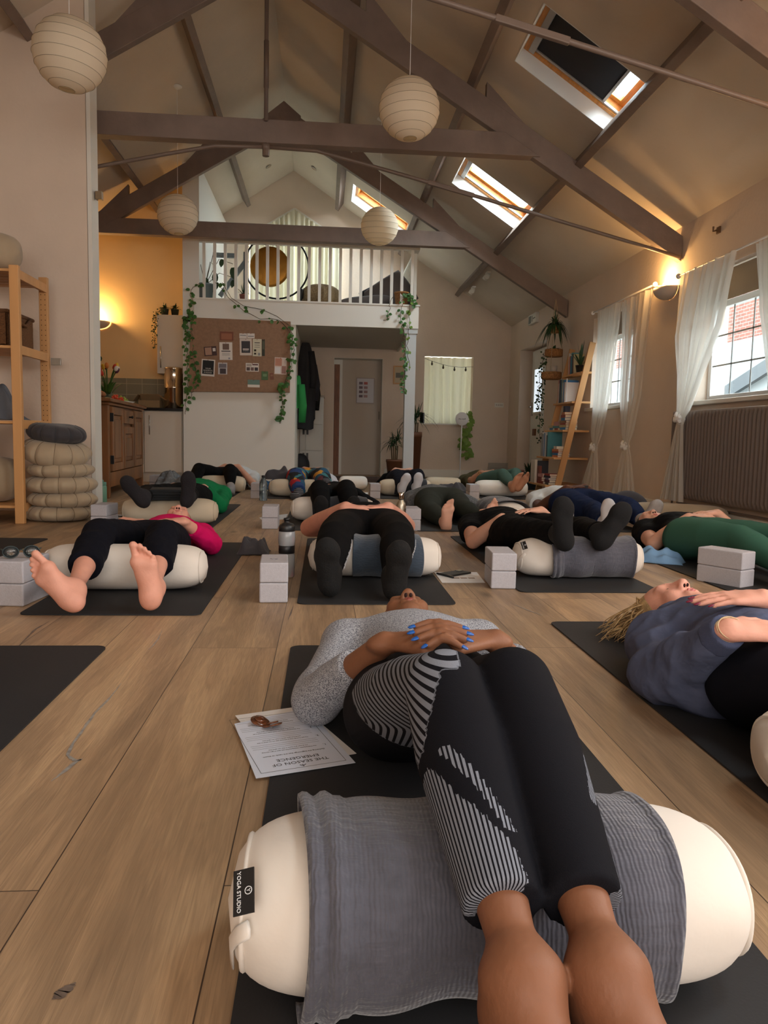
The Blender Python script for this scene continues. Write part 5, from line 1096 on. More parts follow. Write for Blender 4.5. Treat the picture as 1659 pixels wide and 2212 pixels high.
# ------------------------------------------------------------------ anatomy
def head_prims(f, c, cd, fn, g=0., s=1.):
    cd = _n(cd); fn = _n(np.array(fn, float)-cd*np.dot(fn, cd)); sx = np.cross(cd, fn); R = np.stack([sx, cd, fn], 1)
    P = lambda x, y, z: c+R @ (np.array((x, y, z))*s)
    f.ell(P(0, .035, -.012), np.array((.074, .088, .094))*s, R, .01)
    f.ell(P(0, -.03, .018), np.array((.060, .078, .066))*s, R, .03)
    f.ell(P(0, -.088, .058), np.array((.026, .022, .022))*s, R, .03)
    for q in (-1, 1):
        f.ell(P(q*.042, -.058, .005), np.array((.020, .034, .032))*s, R, .025)
        f.ell(P(q*.036, -.018, .062), np.array((.024, .026, .020))*s, R, .02)
        f.ell(P(q*.032, .012, .069), np.array((.017, .012, .012))*s, R, .006)
        f.ell(P(q*.014, -.032, .092), np.array((.0085, .009, .011))*s, R, .008)
        f.ell(P(q*.077, -.008, -.008), np.array((.007, .030, .018))*s, R, .006)
    f.cone(P(-.034, .034, .074), P(.034, .034, .074), .013*s, .013*s, .018)
    f.cone(P(0, .018, .082), P(0, -.022, .103), .009*s, .0125*s, .014)
    f.ell(P(0, -.029, .104), np.array((.0125, .010, .011))*s, R, .008)
    f.cone(P(-.019, -.055, .080), P(.019, -.055, .080), .006*s, .006*s, .008); f.cone(P(-.016, -.064, .079), P(.016, -.064, .079), .0068*s, .0068*s, .008)
    for q in (-1, 1): f.ell(P(q*.0072, -.0405, .096), np.array((.0052, .0065, .0085))*s, R, .002, mode=-1)
    return P, R
def hand_prims(f, wr, d, back, thumb, curl=(.35, .35, .3), spread=.06, s=1., k=.010, fl=None, tc=.3):
    """five fingers: d wrist->knuckles, back = dorsal normal, thumb = side direction; returns fingertip data"""
    d = _n(d); back = _n(np.array(back, float)-d*np.dot(back, d)); sd = np.cross(d, back); sd = sd if np.dot(sd, thumb) > 0 else -sd
    tips = []; lens = [(.073, .0086), (.080, .0088), (.074, .0083), (.058, .0074)]
    for i, (L_, r) in enumerate(lens):
        off = (1.5-i)*.0195*s; K = wr+d*(.088-.004*abs(i-1)-.006*(i == 3))*s+sd*off; r = r*s
        f.cone(wr+sd*off*.55, K, .0145*s, .0118*s, k, (back, .85)); a = 0.; p = K; dd = _n(d+sd*(1.5-i)*spread); cur = dd
        cc = curl if fl is None else fl[i]
        for j, q in enumerate((.44, .31, .25)):
            a += cc[j]; cur = dd*math.cos(a)-back*math.sin(a); p2 = p+cur*L_*s*q; f.cone(p, p2, r*(1.08-.09*j), r*(1.0-.09*j), .0015 if j else .003); p = p2
        tips.append((p, cur, _n(back*math.cos(a)+dd*math.sin(a)), r))
    b0 = wr+d*.022*s+sd*.022*s; b1 = b0+_n(d*.75+sd*.75-back*.15)*.038*s; b2 = b1+_n(d*(.9)+sd*(.45-tc)-back*.1)*.031*s; b3 = b2+_n(d*.95+sd*(.2-tc)-back*.15)*.026*s
    f.cone(b0, b1, .0165*s, .0125*s, k); f.cone(b1, b2, .0115*s, .0105*s, .006); f.cone(b2, b3, .0105*s, .0085*s, .004); tips.append((b3, _n(b3-b2), back, .0095*s))
    f.cone(wr-d*.01, wr+d*.03, .024*s, .028*s, .012, (back, .62))
    return tips
def foot_prims(f, an, shin, td, side, toes=True, g=0., s=1., DN=None):
    """an ankle joint, shin = direction knee->ankle, td toe direction, side = direction of the big toe"""
    shin = _n(shin); td = _n(td); sd = _n(side-td*np.dot(side, td)); dn = np.cross(td, sd); dn = dn if np.dot(dn, shin if DN is None else DN) > 0 else -dn   # towards the sole
    H0 = an+dn*.048*s-td*.030*s; B = H0+td*.150*s
    f.ell(H0, np.array((.031, .033, .032))*s+g, None, .02)
    f.cone(an, H0+td*.01, .036*s+g, .028*s+g, .03); f.cone(an+dn*.005*s, H0+td*.085*s-dn*.012*s, .036*s+g, .027*s+g, .03)
    f.cone(H0+td*.03*s-sd*.004, B+sd*.020*s-td*.01*s, .026*s+g, .0225*s+g, .03); f.cone(H0+td*.03*s-sd*.008*s, B-sd*.024*s-td*.025*s, .024*s+g, .0185*s+g, .03)
    f.cone(B+sd*.020*s-td*.01*s, B-sd*.024*s-td*.025*s, .0215*s+g, .018*s+g, .015)
    if toes:
        for i, (o, ln, r, bk_) in enumerate(((.025, .050, .0135, .0), (.004, .048, .0098, .004), (-.010, .042, .0092, .010), (-.0225, .035, .0086, .018), (-.034, .028, .0084, .027))):
            a = B+sd*o*s-td*bk_*s-dn*.002; m_ = a+td*ln*.6*s-dn*.006*s*(i > 0); e = a+td*ln*s+dn*.002*s
            f.cone(a, m_, (r*.92)*s+g, r*.86*s+g, .003); f.cone(m_, e, r*.86*s+g, r*s+g, .001)
    else: f.ell(B+td*.022*s-sd*.002, np.array((.030, .030, .030))*s+g, None, .03); f.cone(B+td*.012*s+sd*.018*s, B+td*.024*s+sd*.012*s, .022*s+g, .021*s+g, .02); f.cone(B-td*.004+sd*-.02*s, B+td*.012*s-sd*.012*s, .019*s+g, .019*s+g, .02)
def ruffle(V, Fc, amp, scale, seed=0, vec=(1, 1, 1)):
    from mathutils import noise
    q = Fc; n_ = np.zeros_like(V); fn = np.cross(V[q[:, 2]]-V[q[:, 0]], V[q[:, 3]]-V[q[:, 1]])
    for i in range(4): np.add.at(n_, q[:, i], fn)
    n_ /= np.linalg.norm(n_, axis=1)[:, None]+1e-12; W_ = V*np.array(vec)*scale+seed
    a = np.array([noise.noise(Vector(w)) for w in W_]); b_ = np.array([noise.noise(Vector(w*2.1+5)) for w in W_])
    d = (1-2.6*np.abs(a))*.7+(1-2.6*np.abs(b_))*.3-.35
    return V+n_*(amp*d)[:, None]

class Person:
    """J: joints pel, che, head and for A (picture left) and B sides sh, el, wr, hip, kn, an"""
    def __init__(s, J, w=1., leg=1., arm=1., bust=.0, hs=1.):
        s.J = {k: np.array(v, float) for k, v in J.items()}; J = s.J; s.w, s.leg, s.arm, s.bust, s.hs = w, leg, arm, bust, hs; s.prof = ((0, .055), (.28, .056), (.6, .045), (.85, .034), (1., .033))
        ax_ = _n(J['che']-J['pel']); s.ax = ax_; s.sx = _n(J['shB']-J['shA']); s.sx = _n(s.sx-ax_*s.sx.dot(ax_)); s.fr = np.cross(s.sx, ax_); s.fr = s.fr if s.fr[2] > 0 else -s.fr
        s.R = np.stack([s.sx, ax_, s.fr], 1); s.cd = J.get('cd', ax_); s.fn = J.get('fn', s.fr)
        s.nk = J.get('nk', J['che']+ax_*.17*w**.3-s.fr*.02)
    def torso(s, f, g=0., top=True, bottom=True, z=0.):
        J, w = s.J, s.w; R = s.R
        if bottom:
            f.ell(J['pel'], V3(.165*w, .12, .098*w)+g, R, .04)
        if top: f.ell(J['pel']*.55+J['che']*.45+s.fr*.004, V3(.136*w, .16, .092*w)+g, R, .06)
        else: f.ell(J['pel']*.78+J['che']*.22+s.fr*.002, V3(.140*w, .09, .092*w)+g, R, .06)
        if top:
            f.ell(J['che'], V3(.150*w, .165, .104*w)+g, R, .06)
            f.cone(J['shA'], J['shB'], .05*s.arm+g, .05*s.arm+g, .07)
            for q in (-1, 1):
                if s.bust: f.ell(J['che']+s.sx*q*.072*w+s.fr*.055*w-s.ax*.02, V3(.066, .068, .05)*s.bust+g, R, .045)
    def arm_(s, f, S_, g=0., t=1., cut=False, g2=None):
        """upper arm and forearm down to fraction t of the forearm (t<=0: only -t.. of the upper arm)"""
        J = s.J; a = s.arm; sh, el, wr = J['sh'+S_], J['el'+S_], J['wr'+S_]; g2 = g if g2 is None else g2
        og = f.g; f.g = 'a'+S_
        if t < 0:
            e = sh+(el-sh)*(-t); f.cone(sh, e, .052*a+g, .046*a+g2, .03, cap=(0, 1)); f.g = og; return
        ts = [(0, .040), (.3, .041), (1., .0265)]; P = [sh, el]; r = [.050*a+g, .040*a+g]
        if t > .32: P += [el+(wr-el)*.3]; r += [.041*a+g]
        P += [el+(wr-el)*t]; r += [np.interp(t, [q[0] for q in ts], [q[1] for q in ts])*a+g2]
        f.chain(P, r, .03, (0, 1 if cut else 0)); f.g = og
    def leg_(s, f, S_, g=0., t=1., cut=False, g2=None, prof=None):
        J = s.J; l = s.leg; hp, kn, an = J['hip'+S_], J['kn'+S_], J['an'+S_]; g2 = g if g2 is None else g2; og = f.g; f.g = 'l'+S_
        pr = prof or s.prof
        ts = [q for q in pr if 0 < q[0] < t-.02]+[(t, np.interp(t, [q[0] for q in pr], [q[1] for q in pr]))]
        kr = pr[0][1]; f.chain([hp, hp+(kn-hp)*.5, hp+(kn-hp)*.85, kn]+[kn+(an-kn)*q[0] for q in ts], [.094*l+g, .080*l+g, (kr+.006)*l+g, kr*l+g]+[q[1]*l+g for q in ts[:-1]]+[ts[-1][1]*l+g2], .04, (0, 1 if cut else 0)); f.g = og
    def feet(s, f, toes=True, g=0.):
        for S_ in 'AB':
            if 'td'+S_ in s.J:
                f.g = 'l'+S_; J = s.J; foot_prims(f, J['an'+S_], J['an'+S_]-J['kn'+S_], J['td'+S_], (s.sx if S_ == 'A' else -s.sx) if 'bt'+S_ not in J else J['bt'+S_], toes, g, float(s.J.get('fs', V3(1, 0, 0))[0]), s.J.get('dn'+S_)); f.g = None
    def body(s, name, label, m, res, hands=None, toes=True, g=-.004, head=True, feet=True, neck=True, cat='person', group=None, it=1, loc=None, pre=None):
        f = Field(); s.torso(f, g); J = s.J; tips = []
        for S_ in 'AB': s.arm_(f, S_, g*.3); s.leg_(f, S_, g)
        if feet: s.feet(f, toes, 0)
        s.nkc = s.nk
        f.cone(s.nk, J['head']-_n(s.cd)*.05-_n(s.fn)*.02, .054, .05, .03)
        s.P, s.HR = head_prims(f, J['head'], s.cd, s.fn, s=s.hs)
        for S_ in 'AB':
            h = (hands or {}).get(S_)
            if h == 'none': tips.append(None); continue
            if h is None: d_ = _n(J['wr'+S_]-J['el'+S_]); h = dict(d=d_, back=s.fr, thumb=s.ax)
            f.g = 'a'+S_; tips.append(hand_prims(f, J['wr'+S_], **h)); f.g = None
        if pre: tips = pre(f)
        s.tips = tips; Vv, Fc = f.mesh(res); Vv = relax(Vv, Fc, it, .4)
        s.root = fmesh(name, Vv, Fc, m, None); lo = Vv.min(0)
        # origin at the hips on the floor
        c = V3(J['pel'][0], J['pel'][1], 0); s.root.data.transform(Matrix.Translation(Vector(-c))); s.root.location = c
        tag(s.root, label, cat, group); return s.root
    def part(s, name, f, m, res, it=1, label=None, wr=None):
        Vv, Fc = f.mesh(res); Vv = relax(Vv, Fc, it, .5)
        if wr: Vv = ruffle(Vv, Fc, *wr)
        o = fmesh(name, Vv, Fc, m, s.root)
        if label: o['label'] = label
        return o
    def face(s, lipc, browc, lash=True):
        P = s.P; b = MB(); b.tube([P(-.021, -.0585, .0795), P(-.008, -.0535, .0872), P(0, -.055, .0865), P(.008, -.0535, .0872), P(.021, -.0585, .0795)], [.002, .0048, .0045, .0048, .002], 8)
        b.tube([P(-.019, -.0605, .080), P(0, -.0655, .0865), P(.019, -.0605, .080)], [.002, .0062, .002], 8); b.build('lips', lipc, s.root, True)
        for q in (-1, 1):
            b = MB(); b.tube([P(q*.014, .031, .088), P(q*.030, .037, .084), P(q*.048, .030, .068)], [.003, .0032, .001], 6, flat=.6); b.build('eyebrow', browc, s.root, True)
            b = MB(); b.tube([P(q*.019, .009, .0795), P(q*.032, .003, .0825), P(q*.046, .008, .073)], [.0008, .0018, .001], 5); b.build('eyelashes', browc, s.root, True)
            b = MB(); b.ell(P(q*.0072, -.0378, .0975), (.0046, .0040, .0062), s.HR, 10); b.build('nostril', nosm, s.root, True)
    def hair(s, m, res=.008, back=.02, extra=None):
        f = Field(); P = s.P; R = s.HR; h_ = s.hs
        f.ell(P(0, .048, -.026), V3(.082, .090, .092)*h_, R, .01); f.ell(P(0, .0, -.055), V3(.078, .085, .05)*h_, R, .02)
        f.ell(P(0, -.06, .09), V3(.066, .125, .115)*h_, R, .01, mode=-1)
        if extra: extra(f, P)
        return s.part('hair', f, m, res)
    def nails(s, m, which=((0, range(5)), (1, range(5))), name='fingernail', sc=1.):
        for hi, ids in which:
            for i in ids:
                p, cur, bk_, r = s.tips[hi][i]; R = np.stack([np.cross(cur, bk_), cur, bk_], 1); b = MB()
                b.ell(p+cur*r*.75*sc+bk_*r*.42, (r*.68, r*1.25*sc, r*.36), R, 12); b.build(name, m, s.root, True)
nosm = mat('nostril_shadow', (40, 16, 12), .9)
def skin(name, c, var=.06, sss=.06): return mat(name, c, .55, var=(22, var), bump=(160, .0006), sss=sss, spec=.35)
# ================================================================== mats, bolsters, bricks, blankets and small things
matm = mat('mat_rubber', (31, 31, 33), .75, bump=(260, .0004), var=(4, .10))
def yoga_mat(x0, x1, y0, y1, label, r=.03, h=.004):
    P = []
    for cx_, cy_, a0 in ((x1-r, y1-r, 0), (x0+r, y1-r, PI/2), (x0+r, y0+r, PI), (x1-r, y0+r, 1.5*PI)):
        for k in range(6): a = a0+PI/2*k/5; P.append((cx_+r*math.cos(a), cy_+r*math.sin(a), 0))
    c = ((x0+x1)/2, (y0+y1)/2, 0); b = MB(); b.prism([(p[0]-c[0], p[1]-c[1], .0008) for p in P], (0, 0, h)); o = b.build('yoga_mat', matm, None, local=True); o.location = c
    return tag(o, label, 'yoga mat', 'black yoga mats on the oak floor')
yoga_mat(-.09, .54, .35, 2.22, 'black yoga mat under the woman in the grey marl sweater, nearest')
yoga_mat(-.092, .505, 2.79, 4.62, 'black yoga mat under the woman in black leggings with red nails')
yoga_mat(-1.02, -.415, 2.61, 4.40, 'black yoga mat under the woman in the pink jumper')
yoga_mat(.778, 1.40, .69, 2.52, 'black yoga mat under the woman in the slate blue hoodie')
yoga_mat(-1.24, -.616, .39, 2.22, 'black yoga mat cut by the left picture edge, nearest on the left')
yoga_mat(-2.18, -1.57, 2.68, 4.50, 'black yoga mat beyond the brick stack with spectacles')
yoga_mat(.81, 1.42, 3.03, 4.80, 'black yoga mat under the person with black socks on the dark blanket')
yoga_mat(1.72, 2.33, 2.9, 4.74, 'black yoga mat under the person in green leggings and black t-shirt')
yoga_mat(-1.36, -.73, 5.04, 6.86, 'black yoga mat under the person in the green jumper')
yoga_mat(-.27, .36, 5.02, 6.85, 'black yoga mat under the person with raised black knees behind')
yoga_mat(.63, 1.25, 5.05, 6.88, 'black yoga mat under the barefoot person in olive leggings')
yoga_mat(1.62, 2.26, 5.12, 6.95, 'black yoga mat under the person in the white t-shirt and navy trousers')
yoga_mat(-.62, .02, 7.55, 9.38, 'black yoga mat under the person in patterned trousers')
yoga_mat(.58, 1.2, 7.72, 9.55, 'black yoga mat under the person in white socks')
yoga_mat(1.66, 2.28, 7.9, 9.73, 'black yoga mat under the person with crossed bare feet')
yoga_mat(-1.52, -.9, 7.7, 9.53, 'black yoga mat under the person in the white t-shirt by the notice board')

def tagtext(par, loc, R, s=1.):
    b = MB(); b.box((0, 0, 0), (.026*s, .050*s, .0015), None); b.v = [v @ np.asarray(R).T+np.array(loc) for v in b.v]; b.build('woven_label', blk, par, local=True)
    R = np.asarray(R); l0 = np.array(loc); tm_ = mat('label_white', (225, 225, 225), .7)
    Rt = R @ rotz(-PI/2)
    for tx, off, sz in (('YOGA STUDIO', (-.006, 0, .0012), .0068),):
        o = text(tx, 'lettering', l0+R @ (np.array(off)*s), Rt, sz*s, tm_); o.parent = par
    b = MB(); th = np.linspace(0, 2*PI, 25); b.tube(np.stack([.006+.0042*np.cos(th), .0042*np.sin(th), np.full(25, .0011)], 1)*s @ R.T+l0, .0005*s, 5, caps=False); b.build('round_logo', tm_, par, local=True)
    o = text('Y', 'lettering', l0+R @ (np.array((.006, 0, .0012))*s), Rt, .006*s, tm_); o.parent = par
def bolster(c, ln, label, m=cream, h=.175, dp=.22, rzv=0., seed=0, lab=False, piping=True):
    t = thing('bolster', label, 'bolster', (c[0], c[1], c[2] if len(c) > 2 else .0055), rzv, 'cylinder bolsters under knees')
    b = soft(h/2/1.0, ln/2, sq=dp/h, seed=seed, ex=2.35, n=60, k=48, bulge=.0); xform(b, None, (0, 0, h/2)); b.build('cover', m, t, True, local=True)
    if piping:
        for q in (-1, 1):
            th = np.linspace(0, 2*PI, 49); ex = 2.35; cc, ss = np.cos(th), np.sin(th); k = (np.abs(cc)**ex+np.abs(ss)**ex)**(-1/ex); r = h/2*(1-.925**7)**.42*1.005
            P = np.stack([np.full(49, q*ln/2*.925), r*k*cc*dp/h, h/2+r*k*ss], 1); b = MB(); b.tube(P, .0032, 6, caps=False); b.build('seam_piping', m, t, True, local=True)
    if lab:
        x = -ln/2*.94
        b = MB(); b.tube([(x*.95, -dp*.44, h*.66), (x*1.0, -dp*.37, h*.56), (x*1.028, -dp*.26, h*.42), (x*1.03, -dp*.20, h*.24)], [.009]*4, 8, flat=.25, up=(-1, -.6, .3)); b.build('carry_strap', m, t, True, local=True)
        nrm = _n((-.35, -.62, .70)); yv = _n(V3(.08, -.72, -.62)-nrm*nrm.dot(V3(.08, -.72, -.62)))*-1; xv = np.cross(yv, nrm)
        tagtext(t, (x*.97, -dp*.40, h*.86), np.stack([xv, yv, nrm], 1), .88)
    return t
muslin = mat('muslin_charcoal', (84, 84, 94), .95, bump=(55, .008, (.5, 3, 3)), var=(70, .12, (1, 1, 1)), sheen=.3)
# fine crinkle grid on the muslin
nt = muslin.node_tree; wv = N(muslin, 'ShaderNodeTexWave', bands_direction='X'); wv.inputs['Scale'].default_value = 62; wv.inputs['Distortion'].default_value = 3.5; wv.inputs['Detail'].default_value = 1
wv2 = N(muslin, 'ShaderNodeTexNoise'); wv2.inputs['Scale'].default_value = 1.; mpp = N(muslin, 'ShaderNodeMapping'); mpp.inputs['Scale'].default_value = (26, 110, 110); tcc = N(muslin, 'ShaderNodeTexCoord')
L(muslin, tcc.outputs['Object'], wv.inputs['Vector']); L(muslin, tcc.outputs['Object'], mpp.inputs[0]); L(muslin, mpp.outputs[0], wv2.inputs['Vector'])
ad_ = N(muslin, 'ShaderNodeMath', operation='MULTIPLY_ADD'); L(muslin, wv.outputs['Fac'], ad_.inputs[0]); ad_.inputs[1].default_value = .25; L(muslin, wv2.outputs['Fac'], ad_.inputs[2])
bn = [n for n in nt.nodes if n.type == 'BUMP'][0]; bn.inputs['Distance'].default_value = .003; L(muslin, ad_.outputs[0], bn.inputs['Height'])
muslinb = mat('muslin_blue', (62, 74, 88), .95, bump=(55, .004, (.5, 3, 3)), var=(60, .1), sheen=.3)
def drape(c, x0, x1, label, m=muslin, h=.175, dp=.22, a0=-62, a1=215, g=.006, fold=True, skew=0., name='blanket', seed=1, nx=90, parent=None, wob=.006):
    """cloth over a bolster lying along X; a0 front-bottom angle, a1 over the top to the back"""
    n = 64; th = np.radians(np.linspace(a0, a1, n)); G = np.zeros((n, nx, 3)); rg = np.random.default_rng(seed); ph = rg.uniform(0, 6, 6); f = np.linspace(0, 1, nx)
    for i, a in enumerate(th):
        cc, ss = -math.cos(a), math.sin(a); k = (abs(cc)**2.35+abs(ss)**2.35)**(-1/2.35); q = i/(n-1)
        x = x0+(x1-x0)*f+skew*(q-.5)+wob*np.sin(q*9+ph[0])*(f > .5)+wob*np.sin(q*7+ph[1])*(f <= .5)
        rr = g+.0035*np.sin(x*46+ph[2]+2*q)+.003*np.sin(x*23+ph[3]-4*q)
        if fold: 
            e = (f*(x1-x0)); rr = rr+.012*np.clip(1-(e/.055)**4, 0, 1)*(1+.25*np.sin(e*260))+.004*np.clip(1-((x1-x0-e)/.012)**2, 0, 1)
        r = h/2+rr; G[i] = np.stack([x, r*k*cc*dp/h*(1+0*x), np.maximum(r*k*ss+h/2, .008)], 1)
    t = thing(name, label, 'blanket', (c[0], c[1], .0055), 0, 'blankets over the bolsters'); b = MB(); b.grid(G); b.build('cloth', m, t, True, local=True, solid=.004); return t
# nearest bolster and its blanket
bl_c = (.198, .835); bolster(bl_c, .60, 'cream bolster with black woven label under the nearest legs, cut by the bottom edge', seed=1, lab=True)
drape(bl_c, -.215, .185, 'charcoal muslin blanket over the nearest cream bolster', wob=.01)
bolster((-.775, 3.06), .64, 'cream bolster under the knees of the woman in the pink jumper', seed=2)
bolster((.235, 3.38), .60, 'cream bolster under the thighs of the woman in black leggings with red nails', seed=3)
drape((.235, 3.38), -.10, .20, 'blue grey muslin blanket over the bolster beneath the thick black leggings', muslinb, fold=False, a0=-70, seed=4)
bolster((1.17, 3.40), .605, 'cream bolster with black label under the feet in black socks', seed=5, lab=True)
drape((1.17, 3.40), -.15, .235, 'charcoal muslin blanket over the bolster beneath the black socks', seed=6, a0=-66)
bolster((1.065, 1.20), .62, 'cream bolster cut by the right edge beside the slate blue hoodie', seed=7)
bolster((-1.04, 5.30), .65, 'cream bolster under the dark sock feet of the person in the green jumper', beigeb, seed=8)
bolster((.07, 5.58), .62, 'cream bolster under the raised black knees in the middle row', seed=9)
drape((.07, 5.58), -.15, .25, 'dark grey blanket over the bolster under the raised black knees', charc, fold=False, a0=-40, seed=10)
bolster((-.26, 7.85), .60, 'khaki bolster under the patterned trousers', beigeb, seed=11); bolster((.88, 8.2), .58, 'beige bolster under the white socks', beigeb, seed=12)
drape((.88, 8.2), -.12, .22, 'charcoal blanket over the bolster under the white socks', charc, fold=False, a0=-50, seed=13)
bolster((1.95, 8.28), .60, 'white bolster under the crossed bare feet', mat('white_canvas', (240, 236, 228), .9, bump=(9, .004)), seed=14, lab=False)
bolster((-1.08, 8.3), .50, 'beige bolster under the black leggings by the notice board', beigeb, seed=15)
bb_ = bolster((1.28, 5.35), .60, 'cream bolster with label lying endwise towards the camera, blanket over it', seed=16, rzv=PI/2, h=.19, dp=.25)
t = drape((1.28, 5.35), -.22, .28, 'dark grey blanket over the endwise cream bolster', mat('blanket_slate', (66, 66, 74), .95, bump=(40, .006, (1, 4, 4)), sheen=.3), fold=False, h=.19, dp=.28, a0=-25, a1=205, seed=17, g=.01); t.rotation_euler = (0, 0, PI/2)
b = MB(); b.box((-.29, -.02, .13), (.004, .05, .012), roty(.2)); b.build('woven_label', blk, bb_, local=True)
bolster((2.64, 5.50), .72, 'long khaki bolster lying by the right wall', linen, h=.17, dp=.19, rzv=-.62, seed=18)
# dark curved tube beside it, standing in for what looks like a bent knee
b = MB(); th = np.linspace(-.2, PI+.2, 24); P = np.stack([2.35+.13*np.cos(th), 5.72+.02*np.sin(th), .07+.13*np.sin(th)], 1); b.tube(P, .055, 16); o = b.build('curved_dark_form', charz, None, True, sub=1); tag(o, 'dark curved form like a bent knee between navy trousers and khaki bolster', 'cushion')

# ---- foam bricks in twos
foam = mat('foam_brick', (186, 184, 190), .85, bump=(260, .0008), var=(120, .05))
def brick(c, rz_, label, d=(.105, .21, .075)):
    t = thing('yoga_brick', label, 'yoga brick', c, rz_, 'grey foam bricks stacked in twos'); b = MB(); b.box((0, 0, d[2]/2), d); b.build('block', foam, t, local=True, bevel=.006, seg=3); return t
def bricks(px0, px1, pyb, where, rz_=0., d=(.105, .21, .075)):
    a = aZ(px0, pyb); c = aZ(px1, pyb); w = abs(c[0]-a[0]); cx_ = (a[0]+c[0])/2; cy_ = a[1]+d[1]/2*abs(math.cos(rz_))+d[0]/2*abs(math.sin(rz_))
    for k, n_ in ((0, 'lower'), (1, 'upper')): brick((cx_, cy_, .0005+k*(d[2]+.0008)), rz_+(.012 if k else 0), '%s grey foam brick of the pair %s' % (n_, where), d)
    return cx_, cy_
bx, by = bricks(559, 617, 1303, 'left of the black leggings with red nails', .04)
text('YS', 'debossed_mark', (bx, by-.02, .0755*2+.0014), rotz(0), .03, mat('foam_mark', (160, 158, 166), .9), None)
o = bpy.data.objects['debossed_mark']; o.parent = [q for q in bpy.data.objects if q.name.startswith('yoga_brick')][1]; o.location = (0, 0, 0); o.data.transform(Matrix.Translation(Vector((-bx, -by, -(.0005+.0758)))))
bricks(1063, 1120, 1273, 'left of the bolster under black socks', -.08)
rb = bricks(1560, 1630, 1272, 'in front of the green leggings, right', .52, (.105, .215, .078))
bx0, by0 = bricks(-22, 52, 1311, 'at the left edge, spectacles on top', -.10, (.135, .21, .080))
bricks(193, 240, 1141, 'right of the cushion stack', -.1); bricks(565, 600, 1143, 'in the middle aisle behind the sports bottle', .0)
bricks(875, 908, 1147, 'beside the steel bottle'); bricks(1207, 1250, 1150, 'before the navy trousers', -.22)
bricks(541, 565, 1077, 'by the water bottle in the far row'); bricks(797, 823, 1077, 'left of the white socks'); bricks(1010, 1038, 1078, 'left of the white far bolster')
bricks(322, 345, 1056, 'behind the dark sock, by the dresser')

# ---- sheets of paper on the floor
def sheetp(pts, label, z=.0012, m=paperm, cat='paper', h=.0006):
    P = [aZ(px, py, z) for px, py in pts]; c = sum(P)/len(P); t = thing('paper_sheet', label, 'paper', (c[0], c[1], z)); b = MB(); b.prism([p_ for p_ in P], (0, 0, h)); b.build('sheet', m, t); return t, P
blu = mat('paper_bluish', (226, 232, 246), .7)
t, P = sheetp([(508, 1546), (650, 1526), (770, 1628), (600, 1660)], 'lower handout sheet peeping out beneath the one with the brown earrings', .0052, mat('paper_warm', (236, 232, 228), .7))
t, P = sheetp([(506, 1564), (662, 1530), (768, 1648), (553, 1682)], 'printed handout headed THE SEASON OF EMERGENCE beside the nearest mat', .0066, blu)
# page frame: x axis along the text (upside down for us)
q0, q1, q2, q3 = P; O_ = q2; ex_ = (q3-q2); ey_ = (q1-q2)      # origin at picture-right bottom corner, text runs towards picture left... upside down page
Wp = np.linalg.norm(ex_); Hp = np.linalg.norm(ey_); ex_ = ex_/Wp; ey_ = ey_/Hp
def PG(u, v): return O_+ex_*Wp*u+ey_*Hp*v+V3(0, 0, .0009)
RT = np.stack([ex_, np.cross((0, 0, 1), ex_), V3(0, 0, 1)], 1)
RT[:, 1] = -RT[:, 1] if RT[:, 1].dot(ey_) > 0 else RT[:, 1]
for tx, v, sz in (('THE SEASON OF', .13, .015), ('EMERGENCE', .19, .015), ('Gathering the beginnings that are ready to bloom', .265, .0062)):
    text(tx, 'lettering', PG(.5, v), RT, sz, ink, t, .0001)
b = MB()
for u0, v0, u1, v1 in ((.07, .05, .93, .05), (.93, .05, .93, .95), (.93, .95, .07, .95), (.07, .95, .07, .05)): b.bar(PG(u0, v0), PG(u1, v1), .0008, .0002)
b.build('page_border', ink, t)
lines = MB(); yv = .33
for k, (nm_, tx) in enumerate((('1.', 'The Waking Season: noticing the first soft signs of light returning'), ('2.', 'The Still Turning: what is one small step you are called to take'), ('3.', 'The Quickening: if that seed could speak what would it say'), ('4.', 'The Coming Season: write three words to carry with you'))):
    text(nm_, 'lettering', PG(.14, yv), RT, .010, ink, t, .0001); text(tx, 'lettering', PG(.52, yv), RT, .0042, ink, t, .0001); text('and let them grow slowly in their own good time', 'lettering', PG(.52, yv+.028), RT, .004, ink, t, .0001)
    for q in range(3): lines.bar(PG(.17, yv+.06+.028*q), PG(.88, yv+.06+.028*q), .0005, .0002)
    yv += .155
lines.build('ruled_lines', mat('rule_grey', (150, 152, 160), .8), t)
b = MB(); b.tube([PG(.47, .085), PG(.5, .07), PG(.53, .085)], .0007, 5); b.tube([PG(.5, .09), PG(.5, .06)], .0006, 5); b.build('sprig_mark', ink, t)
# earrings
shell = mat('tortoiseshell', (112, 62, 34), .18, var=(60, .7), coat=.6)
for k, (px, py, a) in enumerate(((562, 1558, .3), (588, 1566, -.2))):
    c = aZ(px, py, .014); e_ = thing('earring', 'brown disc earring on the handout, '+('left one partly underneath' if k == 0 else 'right one with a pale centre'), 'earring', tuple(c), 0, 'pair of brown earrings'); Rk = rotx(.25*(1-2*k)) @ roty(a)
    for rr, zz, nm_ in ((.021, 0, 'large_disc'), (.013, .004, 'small_disc')): b = MB(); b.lathe([(rr*.35, -.0012), (rr, -.0012), (rr, .0012), (rr*.35, .0012)], (0, .004 if zz else 0, zz), 30, R=Rk, sy=.8); b.build(nm_, shell, e_, True, local=True)
    b = MB(); b.tube([(0, -.015, .003), (.004, -.026, .004), (.002, -.033, .006), (-.003, -.028, .009)], .0006, 6); b.build('silver_hook', chrome, e_, True, local=True)
